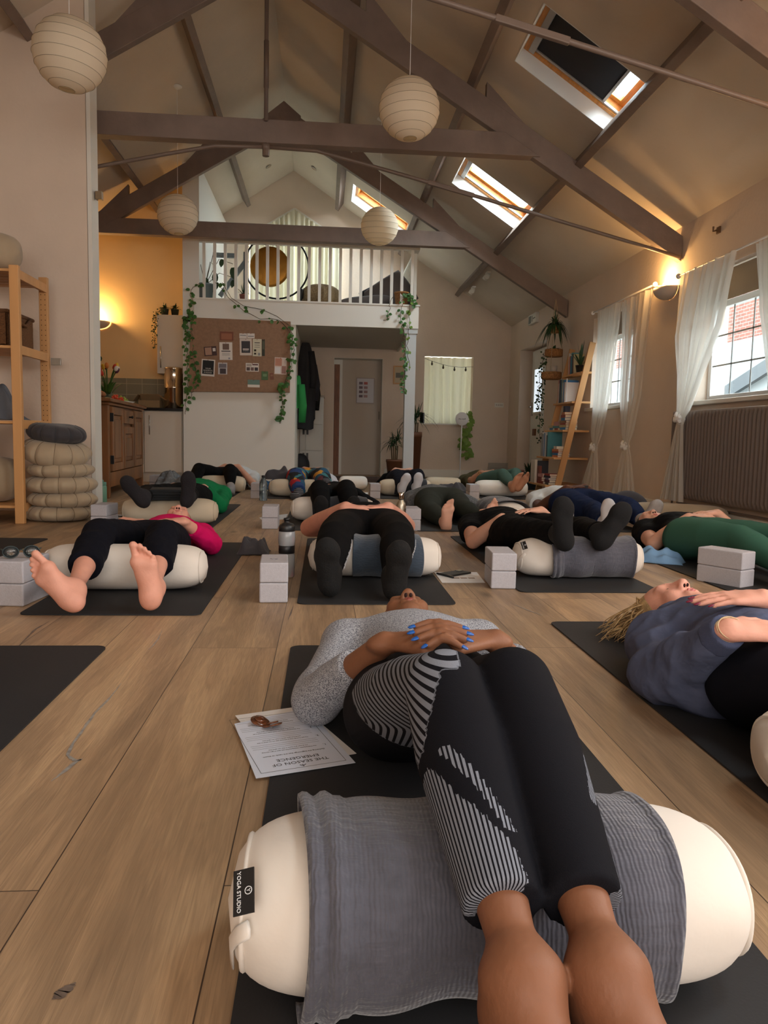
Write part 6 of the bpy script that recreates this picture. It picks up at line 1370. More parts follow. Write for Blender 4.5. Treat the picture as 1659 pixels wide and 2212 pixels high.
for pts, lb in (([(938, 1236), (1030, 1236), (1048, 1259), (955, 1259)], 'handout under the phone and pen'), ([(85, 1236), (122, 1238), (122, 1258), (92, 1262)], 'handout between the left bricks and bolster'),
                ([(560, 1118), (622, 1110), (616, 1122), (566, 1124)], 'handout behind the bricks in the middle aisle'), ([(765, 1064), (795, 1064), (794, 1069), (766, 1069)], 'small handout in the far middle aisle'),
                ([(246, 1112), (272, 1112), (274, 1122), (250, 1124)], 'handout with a pen beside the cushion stack'), ([(840, 1098), (862, 1096), (872, 1108), (850, 1108)], 'handout behind the steel bottle'), ([(1153, 1068), (1172, 1067), (1178, 1072), (1160, 1073)], 'small handout before the ladder shelf')):
    t, P = sheetp(pts, 'white '+lb)
    if 'phone' in lb:
        c = sum(P)/4; b = MB()
        for k in range(3): b.box(c+V3(-.02+.035*k, -.02, .0009), (.03, .02, .0004))
        b.build('printed_photos', mat('print_tan', (170, 150, 138), .7), t); b = MB()
        for k in range(3): b.box(c+V3(-.02+.035*k, -.034, .0009), (.028, .002, .0004))
        b.build('printed_lines', ink, t)
c = aZ(982, 1239, .006); t = thing('smartphone', 'black phone lying face down on the handout', 'phone', (c[0], c[1], .0022), -.9); b = MB(); b.box((0, 0, .005), (.075, .15, .009)); b.build('case', blk, t, local=True, bevel=.004); b = MB(); b.box((-.018, .05, .0102), (.026, .03, .002)); b.build('camera_bump', mat('phone_glass', (40, 42, 48), .1), t, local=True, bevel=.001)
c = aZ(961, 1243, .006); t = thing('pen', 'black ballpoint pen beside the phone on the handout', 'pen', (c[0], c[1], .0065), .5); b = MB(); b.tube([(0, -.06, 0), (0, .055, 0), (0, .066, 0)], [.0045, .0045, .001], 10); b.build('barrel', blk, t, True, local=True); b = MB(); b.box((0, -.04, .006), (.003, .04, .0015)); b.build('clip', chrome, t, local=True)
c = aZ(263, 1116, .005); t = thing('pen', 'dark pen on the handout by the cushion stack', 'pen', (c[0], c[1], .006), 1.0); b = MB(); b.tube([(0, -.06, 0), (0, .06, 0)], .0045, 8); b.build('barrel', blk, t, True, local=True)
# spectacles on the left bricks
t = thing('spectacles', 'dark framed spectacles resting on the left foam bricks', 'glasses', (bx0+.028, by0-.045, .1625), .35)
fr_ = mat('spectacle_frame', (44, 58, 60), .3); th = np.linspace(0, 2*PI, 33)
for q in (-1, 1):
    b = MB(); b.tube(np.stack([q*.034+.026*np.cos(th), 0*th, .024+.021*np.sin(th)], 1), .0022, 6, caps=False); b.build('rim', fr_, t, True, local=True)
    b = MB(); b.lathe([(.0245, 0), (.0245, .0008)], (q*.034, 0, .024), 24, R=frame((0, 1, 0)), sy=.82); b.build('lens', mat('lens_glass', (220, 230, 232), .02, trans=.95), t, True, local=True)
    b = MB(); b.tube([(q*.061, 0, .032), (q*.066, .02, .033), (q*.06, .11, .018), (q*.056, .135, .002)], .002, 6); b.build('temple', fr_, t, True, local=True)
b = MB(); b.tube([(-.009, 0, .028), (0, .002, .032), (.009, 0, .028)], .002, 6); b.build('bridge', fr_, t, True, local=True)

# ---- bottles
def bottle(px, py, prof, m, label, parts=(), s=1., name='water_bottle', cat='bottle', z=0.0005):
    c = aZ(px, py, 0); c = (c[0], c[1]+prof[0][0]*s, z); t = thing(name, label, cat, c); b = MB(); b.lathe([(r*s, z_*s) for r, z_ in prof], (0, 0, 0), 28); b.build('flask', m, t, True, local=True)
    for nm_, pf, mm_ in parts: b = MB(); b.lathe([(r*s, z_*s) for r, z_ in pf], (0, 0, 0), 28); b.build(nm_, mm_, t, True, local=True)
    return t
clear = mat('clear_plastic', (214, 218, 222), .25, trans=.55)
bottle(618, 1249, [(.030, 0), (.033, .006), (.034, .09), (.031, .10), (.031, .13), (.034, .14), (.036, .165), (.034, .19), (.030, .196)], clear, 'squeezy sports bottle with black cap behind the brick pair', (('grip_band', [(.0325, .10), (.0335, .101), (.0335, .132), (.0325, .133)], blk), ('cap', [(.032, .19), (.033, .192), (.033, .212), (.028, .222), (.012, .228), (.011, .236), (.014, .238), (.013, .246), (.004, .248)], blk)), 1.06, 'sports_bottle')
bottle(866, 1147, [(.030, 0), (.033, .004), (.033, .165), (.030, .185), (.017, .205), (.016, .212)], mat('brushed_steel', (196, 188, 170), .38, 1., var=(40, .1, (1, 1, 12))), 'tall brushed steel flask in the middle row', (('cap', [(.0175, .212), (.019, .214), (.019, .25), (.016, .256), (.004, .257)], steel), ('collar', [(.0165, .208), (.018, .209), (.018, .214), (.0165, .215)], blk)), 1.0, 'steel_flask')
bottle(219, 1090, [(.034, 0), (.037, .005), (.037, .15), (.032, .165)], mat('teal_enamel', (112, 164, 142), .45), 'mint green flask standing behind the cushion stack', (('lid', [(.034, .162), (.035, .165), (.035, .19), (.012, .193), (.012, .21), (.004, .21)], mat('teal_lid', (96, 148, 128), .45)),), 1., 'flask')
bottle(568, 1082, [(.033, 0), (.035, .006), (.035, .08), (.033, .09), (.035, .10), (.034, .15), (.022, .18), (.013, .2)], mat('clear_pet', (180, 204, 214), .1, trans=.85), 'clear plastic water bottle beside the far bricks', (('cap', [(.014, .2), (.015, .201), (.015, .218), (.004, .219)], blk),), 1.1)
bottle(1476, 1106, [(.033, 0), (.036, .005), (.036, .12), (.028, .15), (.018, .17)], mat('smoked_plastic', (110, 116, 122), .2, trans=.5), 'smoky plastic bottle beneath the radiator', (('cap', [(.019, .17), (.02, .172), (.02, .2), (.004, .202)], blk),), 1.05)
# ---- cloths and blankets lying about
def folded(c, dims, m, label, rz_=0., n=4, seed=0, name='folded_blanket', z=.0):
    t = thing(name, label, 'blanket', (c[0], c[1], z), rz_); rg = np.random.default_rng(seed)
    w, d, h = dims; hh = h/n; b = MB()
    for k in range(n):
        P = []; r = hh*.5; z0 = hh*(k+.5); ww = w*(1-.03*k)+rg.uniform(-.01, .01)
        P = [(ww/2, z0-r*.92), (ww/2+r*.5, z0-r*.5), (ww/2+r*.62, z0), (ww/2+r*.5, z0+r*.5), (ww/2, z0+r*.92), (0, z0+r*1.1), (-ww/2, z0+r*.9), (-ww/2-.004, z0), (-ww/2, z0-r*.9)]
        off = rg.uniform(-.012, .012); b.prism([(x, -d/2+off, z_) for x, z_ in P], (0, d, 0))
    b.build('folds', m, t, False, local=True, bevel=.006, seg=3); return t
c = aY(352, 1082, 5.32); folded((c[0]+.01, 5.29), (.27, .24, .075), mat('blanket_black', (38, 41, 44), .95, bump=(30, .003)), 'folded black blanket on the bolster between the dark socks', .15, 4, 1, z=.172)
cloth_heap('grey_scarf', (-1.62, 8.3, .004), .42, .36, .17, mat('scarf_grey', (118, 122, 126), .9, var=(40, .35), bump=(60, .004)), 5, 'crumpled pale grey scarf on the floor near the dresser', 'scarf')
cloth_heap('blue_jacket', (-.62, 8.95, .004), .42, .3, .09, mat('jacket_blue', (18, 84, 128), .8), 6, 'bright blue jacket heaped by the skirting below the notice board', 'jacket')
p = aZ(1440, 1216); cloth_heap('pale_blue_cloth', (p[0]-.03, p[1]+.04, .003), .26, .20, .06, mat('cloth_pale_blue', (120, 158, 196), .9, bump=(120, .001)), 7, 'pale blue cloth on the floor right of the black sock bolster', 'cloth', R=rotz(-.5))
p = aZ(1441, 1088); cloth_heap('dark_scarf', (2.78, p[1]-.2, .004), .22, .5, .10, mat('scarf_teal_dark', (24, 44, 50), .9), 8, 'dark teal scarf on the floor under the radiator', 'scarf')
cloth_heap('dark_hoodie', (1.42, 8.42, .004), .45, .34, .11, charz, 9, 'dark hoodie heaped left of the far white bolster', 'hoodie'); cloth_heap('dark_sweater', (-.36, 4.02, .004), .16, .16, .07, charz, 10, 'small dark garment on the mat edge beside the pink jumper', 'clothing')
cloth_heap('grey_jacket', (-.47, 8.05, .17), .30, .24, .10, charz, 11, 'dark grey garment on the khaki bolster beside the patterned trousers', 'clothing')
bolster((.35, 9.0), .34, 'white pillow behind the patterned trousers', mat('white_canvas', (240, 236, 228), .9), h=.16, dp=.2, seed=20, piping=False); bolster((1.42, 9.05), .44, 'beige bolster beyond the white socks', beigeb, seed=21, h=.16)
# resin filled cracks and dark knots in the boards
def crack(pts, w, m, nm_='resin_crack', seed=0):
    rg = np.random.default_rng(seed); C = [aZ(px, py, .0009) for px, py in pts]; s_ = np.linspace(0, 1, len(C)); K_ = 4*len(pts); q = np.linspace(0, 1, K_); P = np.stack([np.interp(q, s_, [c[i] for c in C]) for i in range(3)], 1); P[:, :2] += rg.normal(0, w*.05, (K_, 2)); T = np.gradient(P, axis=0); Nn = np.stack([-T[:, 1], T[:, 0], 0*q], 1); Nn /= np.linalg.norm(Nn, axis=1)[:, None]+1e-9
    ww = np.interp(q, np.linspace(0, 1, len(pts)), w*np.array([.15]+[1.]*(len(pts)-2)+[.15])) if np.isscalar(w) else w
    ww = ww*(.7+.5*rg.random(K_)); b = MB(); b.grid(np.stack([P-Nn*ww[:, None]/2, P+Nn*ww[:, None]/2], 1)); o = b.build(nm_, m); [setattr(p_, 'use_smooth', False) for p_ in o.data.polygons]; (o.data.flip_normals() if o.data.polygons[0].normal.z < 0 else None); o.parent = bpy.data.objects['floor']; return o
resin = mat('resin_grey', (142, 140, 136), .35, var=(60, .4)); knot = mat('knot_dark', (104, 90, 80), .5, var=(60, .4))
crack([(262, 1476), (235, 1510), (205, 1540), (180, 1575), (158, 1605), (146, 1630), (152, 1642)], .006, resin, seed=1); crack([(178, 1638), (160, 1648), (140, 1665), (110, 1688)], .008, resin, seed=2); crack([(150, 1632), (162, 1643), (178, 1640)], .010, resin, seed=3)
crack([(350, 1362), (342, 1380), (330, 1395), (318, 1405)], .005, resin, seed=4); crack([(106, 1342), (75, 1360), (40, 1396)], .008, knot, seed=5); crack([(162, 2124), (145, 2136), (128, 2150), (112, 2158)], .014, knot, 'knot', 6); crack([(634, 1308), (628, 1325), (622, 1340)], .006, knot, seed=7); crack([(1108, 1304), (1140, 1318), (1180, 1332)], .007, resin, seed=8)
# ================================================================== people
legm = bpy.data.materials.new('leggings_charcoal_striped'); legm.use_nodes = True
lb_ = legm.node_tree.nodes['Principled BSDF']; lb_.inputs['Roughness'].default_value = .85; lb_.inputs['Specular IOR Level'].default_value = .1
at1 = N(legm, 'ShaderNodeAttribute', attribute_name='stripe'); at2 = N(legm, 'ShaderNodeAttribute', attribute_name='panel')
fr1 = N(legm, 'ShaderNodeMath', operation='FRACT'); L(legm, at1.outputs['Fac'], fr1.inputs[0]); gt = N(legm, 'ShaderNodeMath', operation='GREATER_THAN'); L(legm, fr1.outputs[0], gt.inputs[0]); gt.inputs[1].default_value = .42
g2_ = N(legm, 'ShaderNodeMath', operation='GREATER_THAN'); L(legm, at2.outputs['Fac'], g2_.inputs[0]); g2_.inputs[1].default_value = .5
ml_ = N(legm, 'ShaderNodeMath', operation='MULTIPLY'); L(legm, gt.outputs[0], ml_.inputs[0]); L(legm, g2_.outputs[0], ml_.inputs[1])
mxl = N(legm, 'ShaderNodeMix', data_type='RGBA'); L(legm, ml_.outputs[0], mxl.inputs['Factor']); mxl.inputs['A'].default_value = lin((21, 21, 26)); mxl.inputs['B'].default_value = lin((128, 132, 142)); L(legm, mxl.outputs['Result'], lb_.inputs['Base Color'])
tcl = N(legm, 'ShaderNodeTexCoord'); nl = N(legm, 'ShaderNodeTexNoise'); nl.inputs['Scale'].default_value = 700; bl_ = N(legm, 'ShaderNodeBump'); bl_.inputs['Distance'].default_value = .0006; L(legm, tcl.outputs['Object'], nl.inputs['Vector']); L(legm, nl.outputs['Fac'], bl_.inputs['Height']); L(legm, bl_.outputs[0], lb_.inputs['Normal'])
marl = mat('grey_marl_knit', (176, 178, 186), .95, bump=(500, .001)); nt = marl.node_tree
tcm = N(marl, 'ShaderNodeTexCoord'); mpm = N(marl, 'ShaderNodeMapping'); mpm.inputs['Scale'].default_value = (330, 700, 500); mpm.inputs['Rotation'].default_value = (0, 0, .5); nm1 = N(marl, 'ShaderNodeTexNoise'); nm1.inputs['Scale'].default_value = 1; nm1.inputs['Detail'].default_value = 1
L(marl, tcm.outputs['Object'], mpm.inputs[0]); L(marl, mpm.outputs[0], nm1.inputs['Vector']); crm = N(marl, 'ShaderNodeValToRGB'); crm.color_ramp.elements[0].position = .40; crm.color_ramp.elements[1].position = .56; crm.color_ramp.elements[0].color = lin((84, 86, 96)); crm.color_ramp.elements[1].color = lin((182, 184, 190))
L(marl, nm1.outputs['Fac'], crm.inputs[0]); L(marl, crm.outputs[0], nt.nodes['Principled BSDF'].inputs['Base Color'])
def cloth(name, c, b_=.002, s_=16, **k): return mat(name, c, .92, bump=(s_, b_), spec=.12, **k)
dark_skin = skin('skin_brown', (134, 88, 62)); fair = skin('skin_fair', (224, 172, 148)); fair2 = skin('skin_fair_rosy', (226, 164, 142)); deep = skin('skin_deep', (92, 56, 40)); tan_ = skin('skin_tan', (184, 132, 104))
lipb = mat('lips_brown', (138, 70, 60), .4); lipp = mat('lips_pink', (196, 112, 104), .4); browd = mat('brow_dark', (38, 26, 22), .8); browl = mat('brow_light', (120, 92, 66), .8)
blkl = cloth('leggings_black', (15, 15, 17), .0015, 9)

# ---------- 1: woman in the grey marl sweater (nearest)
J1 = dict(pel=(.215, 1.42, .112), che=(.225, 1.80, .100), head=(.236, 2.075, .098), shA=(.06, 1.875, .105), shB=(.40, 1.875, .105), elA=(-.012, 1.585, .060), elB=(.475, 1.62, .062),
          wrA=(.118, 1.395, .232), wrB=(.325, 1.42, .228), hipA=(.13, 1.37, .115), hipB=(.30, 1.37, .115))
J1['knA'] = aZ(962, 1490, .292); J1['knB'] = aZ(1108, 1484, .292); J1['anA'] = aZ(1130, 2125, .155); J1['anB'] = aZ(1314, 2112, .155); J1['dnA'] = J1['dnB'] = V3(0, .10, -1.); J1['fs'] = V3(.72, 0, 0)
J1['tdA'] = V3(.12, -.95, .05); J1['tdB'] = V3(.18, -.95, .05); J1['fn'] = V3(0, .16, 1); J1['cd'] = V3(0, 1, -.12); J1['nk'] = V3(.233, 1.945, .105)
p = Person(J1, w=.86, leg=.86, arm=.86, hs=.93); p.prof = ((0, .055), (.12, .056), (.30, .057), (.55, .046), (.80, .0345), (.90, .0305), (1, .034))
# interlaced hands on the belly
hA = dict(d=(.93, .10, .20), back=(-.12, -.30, 1), thumb=(0, 1, 0), fl=[(.30, .12, .1), (.16, .42, .25), (.20, .45, .3), (.28, .5, .3)], s=1.0, spread=.10)
hB = dict(d=(-.93, .06, .16), back=(.12, -.30, 1), thumb=(0, 1, 0), fl=[(.12, .36, .25), (.18, .45, .3), (.24, .48, .3), (.3, .5, .3)], s=1.0, spread=.10)
p.J['wrA'] = V3(.118, 1.398, .236); p.J['wrB'] = V3(.332, 1.408, .238)
def clasp(f):
    """two hands with interlaced fingers lying over each other's backs"""
    c = aZ(952, 1378, .262); tips = [[], []]; e = V3(0, .0, 0)
    for hi, (S_, sg) in enumerate((('A', 1), ('B', -1))):
        f.g = 'a'+S_; w = p.J['wr'+S_]; off = .0085 if sg < 0 else 0.
        for i, (L_, r) in enumerate(((.052, .0082), (.056, .0084), (.052, .0080), (.040, .0072))):
            y = .034-.0205*i+off*.95-(.004 if i == 3 else 0); K = c+V3(-sg*(.040-.004*abs(i-1)), y+.004, -.004-.004*i); M_ = c+V3(-sg*.004, y-.001, .017-.003*i); E_ = c+V3(sg*(L_-.012), y-.008-.002*i, .012-.005*i)
            f.cone(w+V3(sg*.012, (1.5-i)*.011, .002), K, .0125, .0118, .010, (V3(0, -.2, 1), .85)); f.cone(K, M_, r*1.18, r*1.12, .004); m2 = (M_+E_)/2+V3(0, 0, .003); f.cone(M_, m2, r*1.12, r, .001); f.cone(m2, E_, r, r*.88, .001)
            d_ = _n(E_-m2); tips[hi].append((E_, d_, _n(V3(0, -.25, 1)-d_*V3(0, -.25, 1).dot(d_)), r*.92))
        T0 = w+V3(sg*.02, .024, -.004); T1 = c+V3(-sg*.030, .058, -.010); T2 = c+V3(sg*.004, .060+.006*sg, -.010); f.cone(w, T0, .018, .0145, .012); f.cone(T0, T1, .0145, .0120, .006); f.cone(T1, T2, .0115, .0095, .002); tips[hi].append((T2, _n(T2-T1), V3(0, 0, 1), .0092))
        f.cone(w-V3(sg*.012, 0, .002), w+V3(sg*.03, .0, .002), .021, .025, .012, (V3(0, 0, 1), .62))
    for S_ in 'AB':
        f.g = 'l'+S_
        for q in (-1, 1): f.ell(p.J['an'+S_]+V3(q*.024, .004, .004), V3(.010, .013, .012), None, .012)
    f.g = None; return tips
r1 = p.body('person', 'woman in grey marl sweater lying on her back nearest, hands clasped with blue nails', dark_skin, .0032, {'A': 'none', 'B': 'none'}, it=1, pre=clasp)
p.face(lipb, browd); p.nails(mat('nail_blue', (24, 92, 176), .15, coat=.6), sc=1.15); p.hair(browd, .007)
f = Field(); p.torso(f, .010, bottom=False); 
for S_, t_ in (('A', .62), ('B', .66)): p.arm_(f, S_, .013, t_, True, .010)
f.ell(p.J['pel']*.75+p.J['che']*.25+V3(0, 0, .004), V3(.145, .10, .094), None, .04)
f.ell(p.J['elA']+V3(.008, .03, .0), V3(.050, .075, .050), None, .03)
f.cone(p.J['che']+p.ax*.10-p.fr*.03, p.nk+p.ax*.01, .092, .074, .04, cap=(0, 1))
p.part('sweater', f, marl, .0052, 1)
f = Field(); p.torso(f, .005, top=False)
profL = ((0, .055), (.12, .056), (.30, .058), (.55, .048), (.815, .038), (1, .038))
for S_ in 'AB': p.leg_(f, S_, .006, .815, True, .006, profL)
p.torso(f, .004, top=False)
Vv, Fc = f.mesh(.0048); Vv = relax(Vv, Fc, 2, .5); lo_ = fmesh('leggings', Vv, Fc, legm, p.root)
st = np.zeros(len(Vv), np.float32); pa = np.zeros(len(Vv), np.float32)
def limb(Vv, a, b, out):
    ab = b-a; L_ = np.linalg.norm(ab); d = ab/L_; o = _n(np.array(out, float)-d*np.dot(out, d)); u = np.cross(d, o); u = u if u[2] > 0 else -u
    q = Vv-a; t = q @ d/L_; q = q-(q @ d)[:, None]*d; return t, np.arctan2(q @ o, q @ u), np.linalg.norm(q, axis=1)        # t, angle (0 = front, + outwards)
J = p.J
mid = (J['knA'][0]+J['knB'][0])/2
isA = Vv[:, 0] < np.interp(Vv[:, 1], [.6, 1.0, 1.4], [(J['anA'][0]+J['anB'][0])/2, mid, .215])
t, ph, rr = limb(Vv, J['knA'], J['anA'], (-1, 0, 0)); s_ = np.sin(ph); front = np.cos(ph) > -.25; sh = isA & (Vv[:, 1] < J['knA'][1]) & front
band = sh & (t > .38) & (t < .68) & (np.abs(s_-np.interp(t, [.38, .68], [.62, -.42])) < .13)
low = sh & (t > .40) & (s_ > np.interp(t, [.40, .54, .66, .70, .80], [.93, .62, .02, -.30, -.55]))
st = np.where(sh, ph*9., st); pa = np.where(band | low, 1, pa)
t2, ph2, _ = limb(Vv, J['knB'], J['anB'], (1, 0, 0)); s2 = np.sin(ph2); shB = (~isA) & (Vv[:, 1] < J['knB'][1])
bandB = shB & (t2 > .38) & (t2 < .58) & (np.abs(s2-np.interp(t2, [.38, .58], [.98, .74])) < .10) | shB & (t2 > .64) & (s2 > .9)
st = np.where(shB, ph2*13., st); pa = np.where(bandB, 1, pa)
t3, ph3, _ = limb(Vv, J['hipA'], J['knA'], (-1, 0, 0)); s3 = np.sin(ph3); th_ = isA & (Vv[:, 1] >= J['knA'][1]-.02) & (np.cos(ph3) > -.35)
pA = th_ & (s3 > .28) & (t3 > .30) & (t3 < .86) & (s3 < 1.1); pB = th_ & (s3 <= .28) & (s3 > -.22) & (t3 > .42) & (t3 < 1.06-.1*s3)
side_ = th_ & (np.cos(ph3) < .1) & (s3 > 0) & (t3 > -.1) & (t3 < .25)
pAB = isA & (Vv[:, 1] > J['knA'][1]-.045) & (Vv[:, 1] < 1.42) & (Vv[:, 2] > .165-.10*(Vv[:, 0]-.05)) & (s3 > -.30) & (t3 > .12); zz_ = (Vv[:, 2]-.20)*115; xx_ = (Vv[:, 0]-.10)*112; mx_ = .5*(zz_+xx_+np.sqrt((zz_-xx_)**2+.8)); pAB = pAB | (sh & (t < .34) & (s_ > .10+2.4*t) & (np.cos(ph) > -.1)); st = np.where(pAB, mx_, st); pa = np.where(pAB, 1, pa)
for nm_, v_ in (('stripe', st), ('panel', pa)):
    at_ = lo_.data.attributes.new(nm_, 'FLOAT', 'POINT'); at_.data.foreach_set('value', np.asarray(v_, np.float32))

# ---------- helper for the supine people further away
def supine(name_, label, pel, che, hd, kn, an, td=None, el=None, wr=None, sk=fair, top=None, bot=None, sock=None, hair_=browd, w=1., leg=1., arm=1., bust=0., sl=1., pt=.97, res=.008, lips=lipp, brow=browd, hands=None, fn=None, toes=None, nails=None, hs=.95, extra=None, sw=.17, hipw=.09, tg=.010, face=True, sockh=.88, pg=.006, reslow=None):
    pel, che, hd = V3(*pel), V3(*che), V3(*hd); ax_ = _n(che-pel); sx = _n(np.cross(ax_, (0, 0, 1))); sx = sx if sx[0]*1. > 0 or abs(sx[0]) < .2 else -sx
    sx = np.array(sx); J = dict(pel=pel, che=che, head=hd); s0 = che+ax_*.075
    J['shA'] = s0-sx*sw*w**.5-V3(0, 0, .012); J['shB'] = s0+sx*sw*w**.5-V3(0, 0, .012); J['hipA'] = pel-sx*hipw*w; J['hipB'] = pel+sx*hipw*w
    for i, S_ in enumerate('AB'):
        J['kn'+S_] = np.array(kn[i], float); J['an'+S_] = np.array(an[i], float)
        sg = -1 if i == 0 else 1
        J['el'+S_] = np.array(el[i], float) if el and el[i] is not None else s0+sx*sg*(sw*w+.10)-ax_*.25+V3(0, 0, .05-s0[2])
        J['wr'+S_] = np.array(wr[i], float) if wr and wr[i] is not None else pel+ax_*.17+sx*sg*.085+V3(0, 0, .115*w)
        if td: J['td'+S_] = np.array(td[i], float)
    J['cd'] = _n(hd-che+V3(0, 0, .04)); J['fn'] = V3(*fn) if fn else V3(0, 0, 1); J['nk'] = che+ax_*.15
    p = Person(J, w, leg, arm, bust, hs); hh = {}
    for i, S_ in enumerate('AB'):
        sg = 1 if i == 0 else -1; h0 = dict(d=sx*sg*.9-ax_*.15+V3(0, 0, .05), back=(0, 0, 1), thumb=ax_, curl=(.2, .25, .2), s=.95); 
        if hands and hands[i]: h0.update(hands[i])
        hh[S_] = h0
    p.body(name_, label, sk, res, hh, toes=(sock is None) if toes is None else toes, it=1, head=True)
    if face: p.face(lips, brow)
    if hair_ is not None: p.hair(hair_, res)
    if top is not None:
        f = Field(); p.torso(f, tg, bottom=False)
        for S_ in 'AB':
            if sl < 0: p.arm_(f, S_, .016, sl, True, .020)
            elif sl > 0: p.arm_(f, S_, .012, sl, True, .008)
        f.cone(che+ax_*.09-p.fr*.02, p.nk+ax_*.02, .085*w, .068, .04, cap=(0, 1)); f.ell(pel*.7+che*.3, V3(.150*w, .10, .100*w), p.R, .04)
        if extra: extra(f, p)
        p.part('top', f, top, res, wr=(.006, 11, len(label)))
    if bot is not None:
        f = Field(); p.torso(f, pg, top=False)
        for S_ in 'AB': p.leg_(f, S_, pg, pt, True, pg+.002)
        p.part('leggings', f, bot, res, wr=(.006, 9, len(label)) if pg > .008 else None)
    if sock is not None:
        for i, S_ in enumerate('AB'):
            f = Field(); foot_prims(f, J['an'+S_], J['an'+S_]-J['kn'+S_], J['td'+S_], p.sx if S_ == 'A' else -p.sx, False, .005)
            a, b_ = J['kn'+S_], J['an'+S_]; f.cone(a+(b_-a)*sockh, b_, .040*leg, .039, .02, cap=(1, 0)); p.part('sock', f, sock[i] if isinstance(sock, tuple) else sock, res)
    if nails: p.nails(nails, which=((0, range(4)), (1, range(4))))
    return p

# ---------- 2: woman in the pink jumper
supine('person', 'older woman in a bright pink jumper with bare feet, eyes closed, left', (-.81, 3.66, .100), (-.80, 4.05, .092), (-.825, 4.40, .118), [aZ(214, 1155, .205), aZ(350, 1157, .205)], [aZ(158, 1276, .085), aZ(330, 1270, .085)],
       [(-.66, -.10, .74), (-.14, -.10, .98)], [(-1.10, 3.92, .06), (-.56, 3.92, .06)], [(-.95, 3.72, .195), (-.67, 3.72, .198)], fair2, cloth('jumper_pink', (214, 20, 98), .003, 30), cloth('trousers_navy_black', (17, 18, 27), .004, 7), None, mat('hair_grey_blonde', (150, 128, 104), .7), .88, .95, .95, sl=.70, pt=.60, res=.0045, lips=lipp, brow=browl, pg=.012, tg=.014, toes=True, fn=(.1, -.1, 1))
# ---------- 3: woman in black leggings, bare arms, red nails
p = supine('person', 'woman in thick black leggings and black strap top with red nails, centre', (.225, 3.84, .135), (.225, 4.16, .14), (.225, 4.44, .11), [aZ(722, 1162, .185), aZ(860, 1162, .185)], [aZ(712, 1240, .090), aZ(850, 1246, .088)],
       [(-.10, -.30, .93), (.10, -.30, .93)], [aZ(668, 1140, .10), aZ(878, 1136, .11)], [(.115, 3.86, .262), (.33, 3.88, .262)], fair2, None, blkl, mat('grip_socks_black', (10, 10, 11), .9, bump=(160, .002)), browd, 1.25, 1.22, 1.32, .9, pt=.93, res=.0075, tg=.01, toes=False, nails=mat('nail_red', (150, 20, 34), .2, coat=.5), hands=[dict(s=1.05), dict(s=1.05)], hipw=.085)
f = Field(); f.ell(p.J['pel']*.3+p.J['che']*.7, V3(.200, .17, .140), p.R, .04); f.cone(p.J['che']+p.sx*.09, p.J['shB']-p.sx*.05+V3(0, .02, .03), .05, .022, .03); f.cone(p.J['che']-p.sx*.09, p.J['shA']+p.sx*.05+V3(0, .02, .03), .05, .022, .03); p.part('strap_top', f, blkl, .008)
wl = mat('print_white', (214, 214, 218), .7)
for S_, sg in (('A', 1), ('B', 1)):
    a, b_ = p.J['kn'+S_], p.J['an'+S_]; bb2 = MB(); o_ = V3(.99, -.12, .1) if S_ == 'B' else V3(.99, -.12, .1)
    for k in range(16): t_ = .12+.05*k; r_ = np.interp(t_, [0, .28, .6, 1], [.068, .070, .058, .044])*1.17; bb2.box(a+(b_-a)*t_+_n(o_)*(r_*.97), (.002, .010+.004*(k % 3), .004), frame(b_-a))
    bb2.build('side_print', wl, p.root)
# ---------- 4: woman in the slate blue hoodie
J4 = dict(pel=(1.03, 1.58, .108), che=(1.04, 1.88, .108), head=(1.085, 2.235, .100), shA=(.90, 1.96, .085), shB=(1.20, 1.97, .095), elA=aZ(1432, 1462, .065), elB=(1.36, 1.78, .07), wrA=aZ(1574, 1362, .235), wrB=(1.05, 1.72, .255),
          hipA=(.94, 1.55, .105), hipB=(1.12, 1.55, .105), knA=(.97, 1.12, .22), knB=(1.13, 1.12, .22), anA=(.96, .74, .10), anB=(1.16, .74, .10), tdA=(-.2, -.3, .9), tdB=(.2, -.3, .9), fn=(-.10, .10, 1), cd=(-.42, .88, .0), nk=(1.03, 2.08, .11))
p = Person(J4, w=.95, leg=.98, arm=1., hs=.98)
p.body('person', 'woman with blonde hair in a slate blue sweatshirt lying at the right', fair2, .005, {'A': dict(d=(.93, -.10, .02), back=(0, -.25, 1), thumb=(0, 1, 0), curl=(.15, .2, .15)), 'B': dict(d=(-.97, .15, .0), back=(0, -.1, 1), thumb=(0, 1, 0), curl=(.12, .12, .1), s=.95)}, toes=True)
p.face(lipp, browl); p.nails(mat('nail_wine', (128, 36, 62), .2, coat=.5), ((1, range(4)),))
slate = mat('sweatshirt_slate', (84, 90, 114), .92, bump=(5, .03), spec=.2)
f = Field(); p.torso(f, .018, bottom=False); f.ell(p.J['pel']*.72+p.J['che']*.28+V3(-.01, 0, 0), V3(.19, .13, .128), p.R, .05)
p.arm_(f, 'A', .024, .88, True, .008); p.arm_(f, 'B', .026, .75, True, .014)
f.ell(p.J['elA']+V3(.02, .02, .005), V3(.085, .10, .062), None, .05); f.cone(p.J['che']+p.ax*.09-p.fr*.02, p.nk+V3(-.005, .04, -.01), .088, .072, .04, cap=(0, 1))
f.cone(p.J['pel']+V3(-.15, .06, -.07), p.J['pel']+V3(-.10, .16, -.06), .045, .04, .05)
p.part('sweatshirt', f, slate, .006, 2, wr=(.012, 7.5, 3))
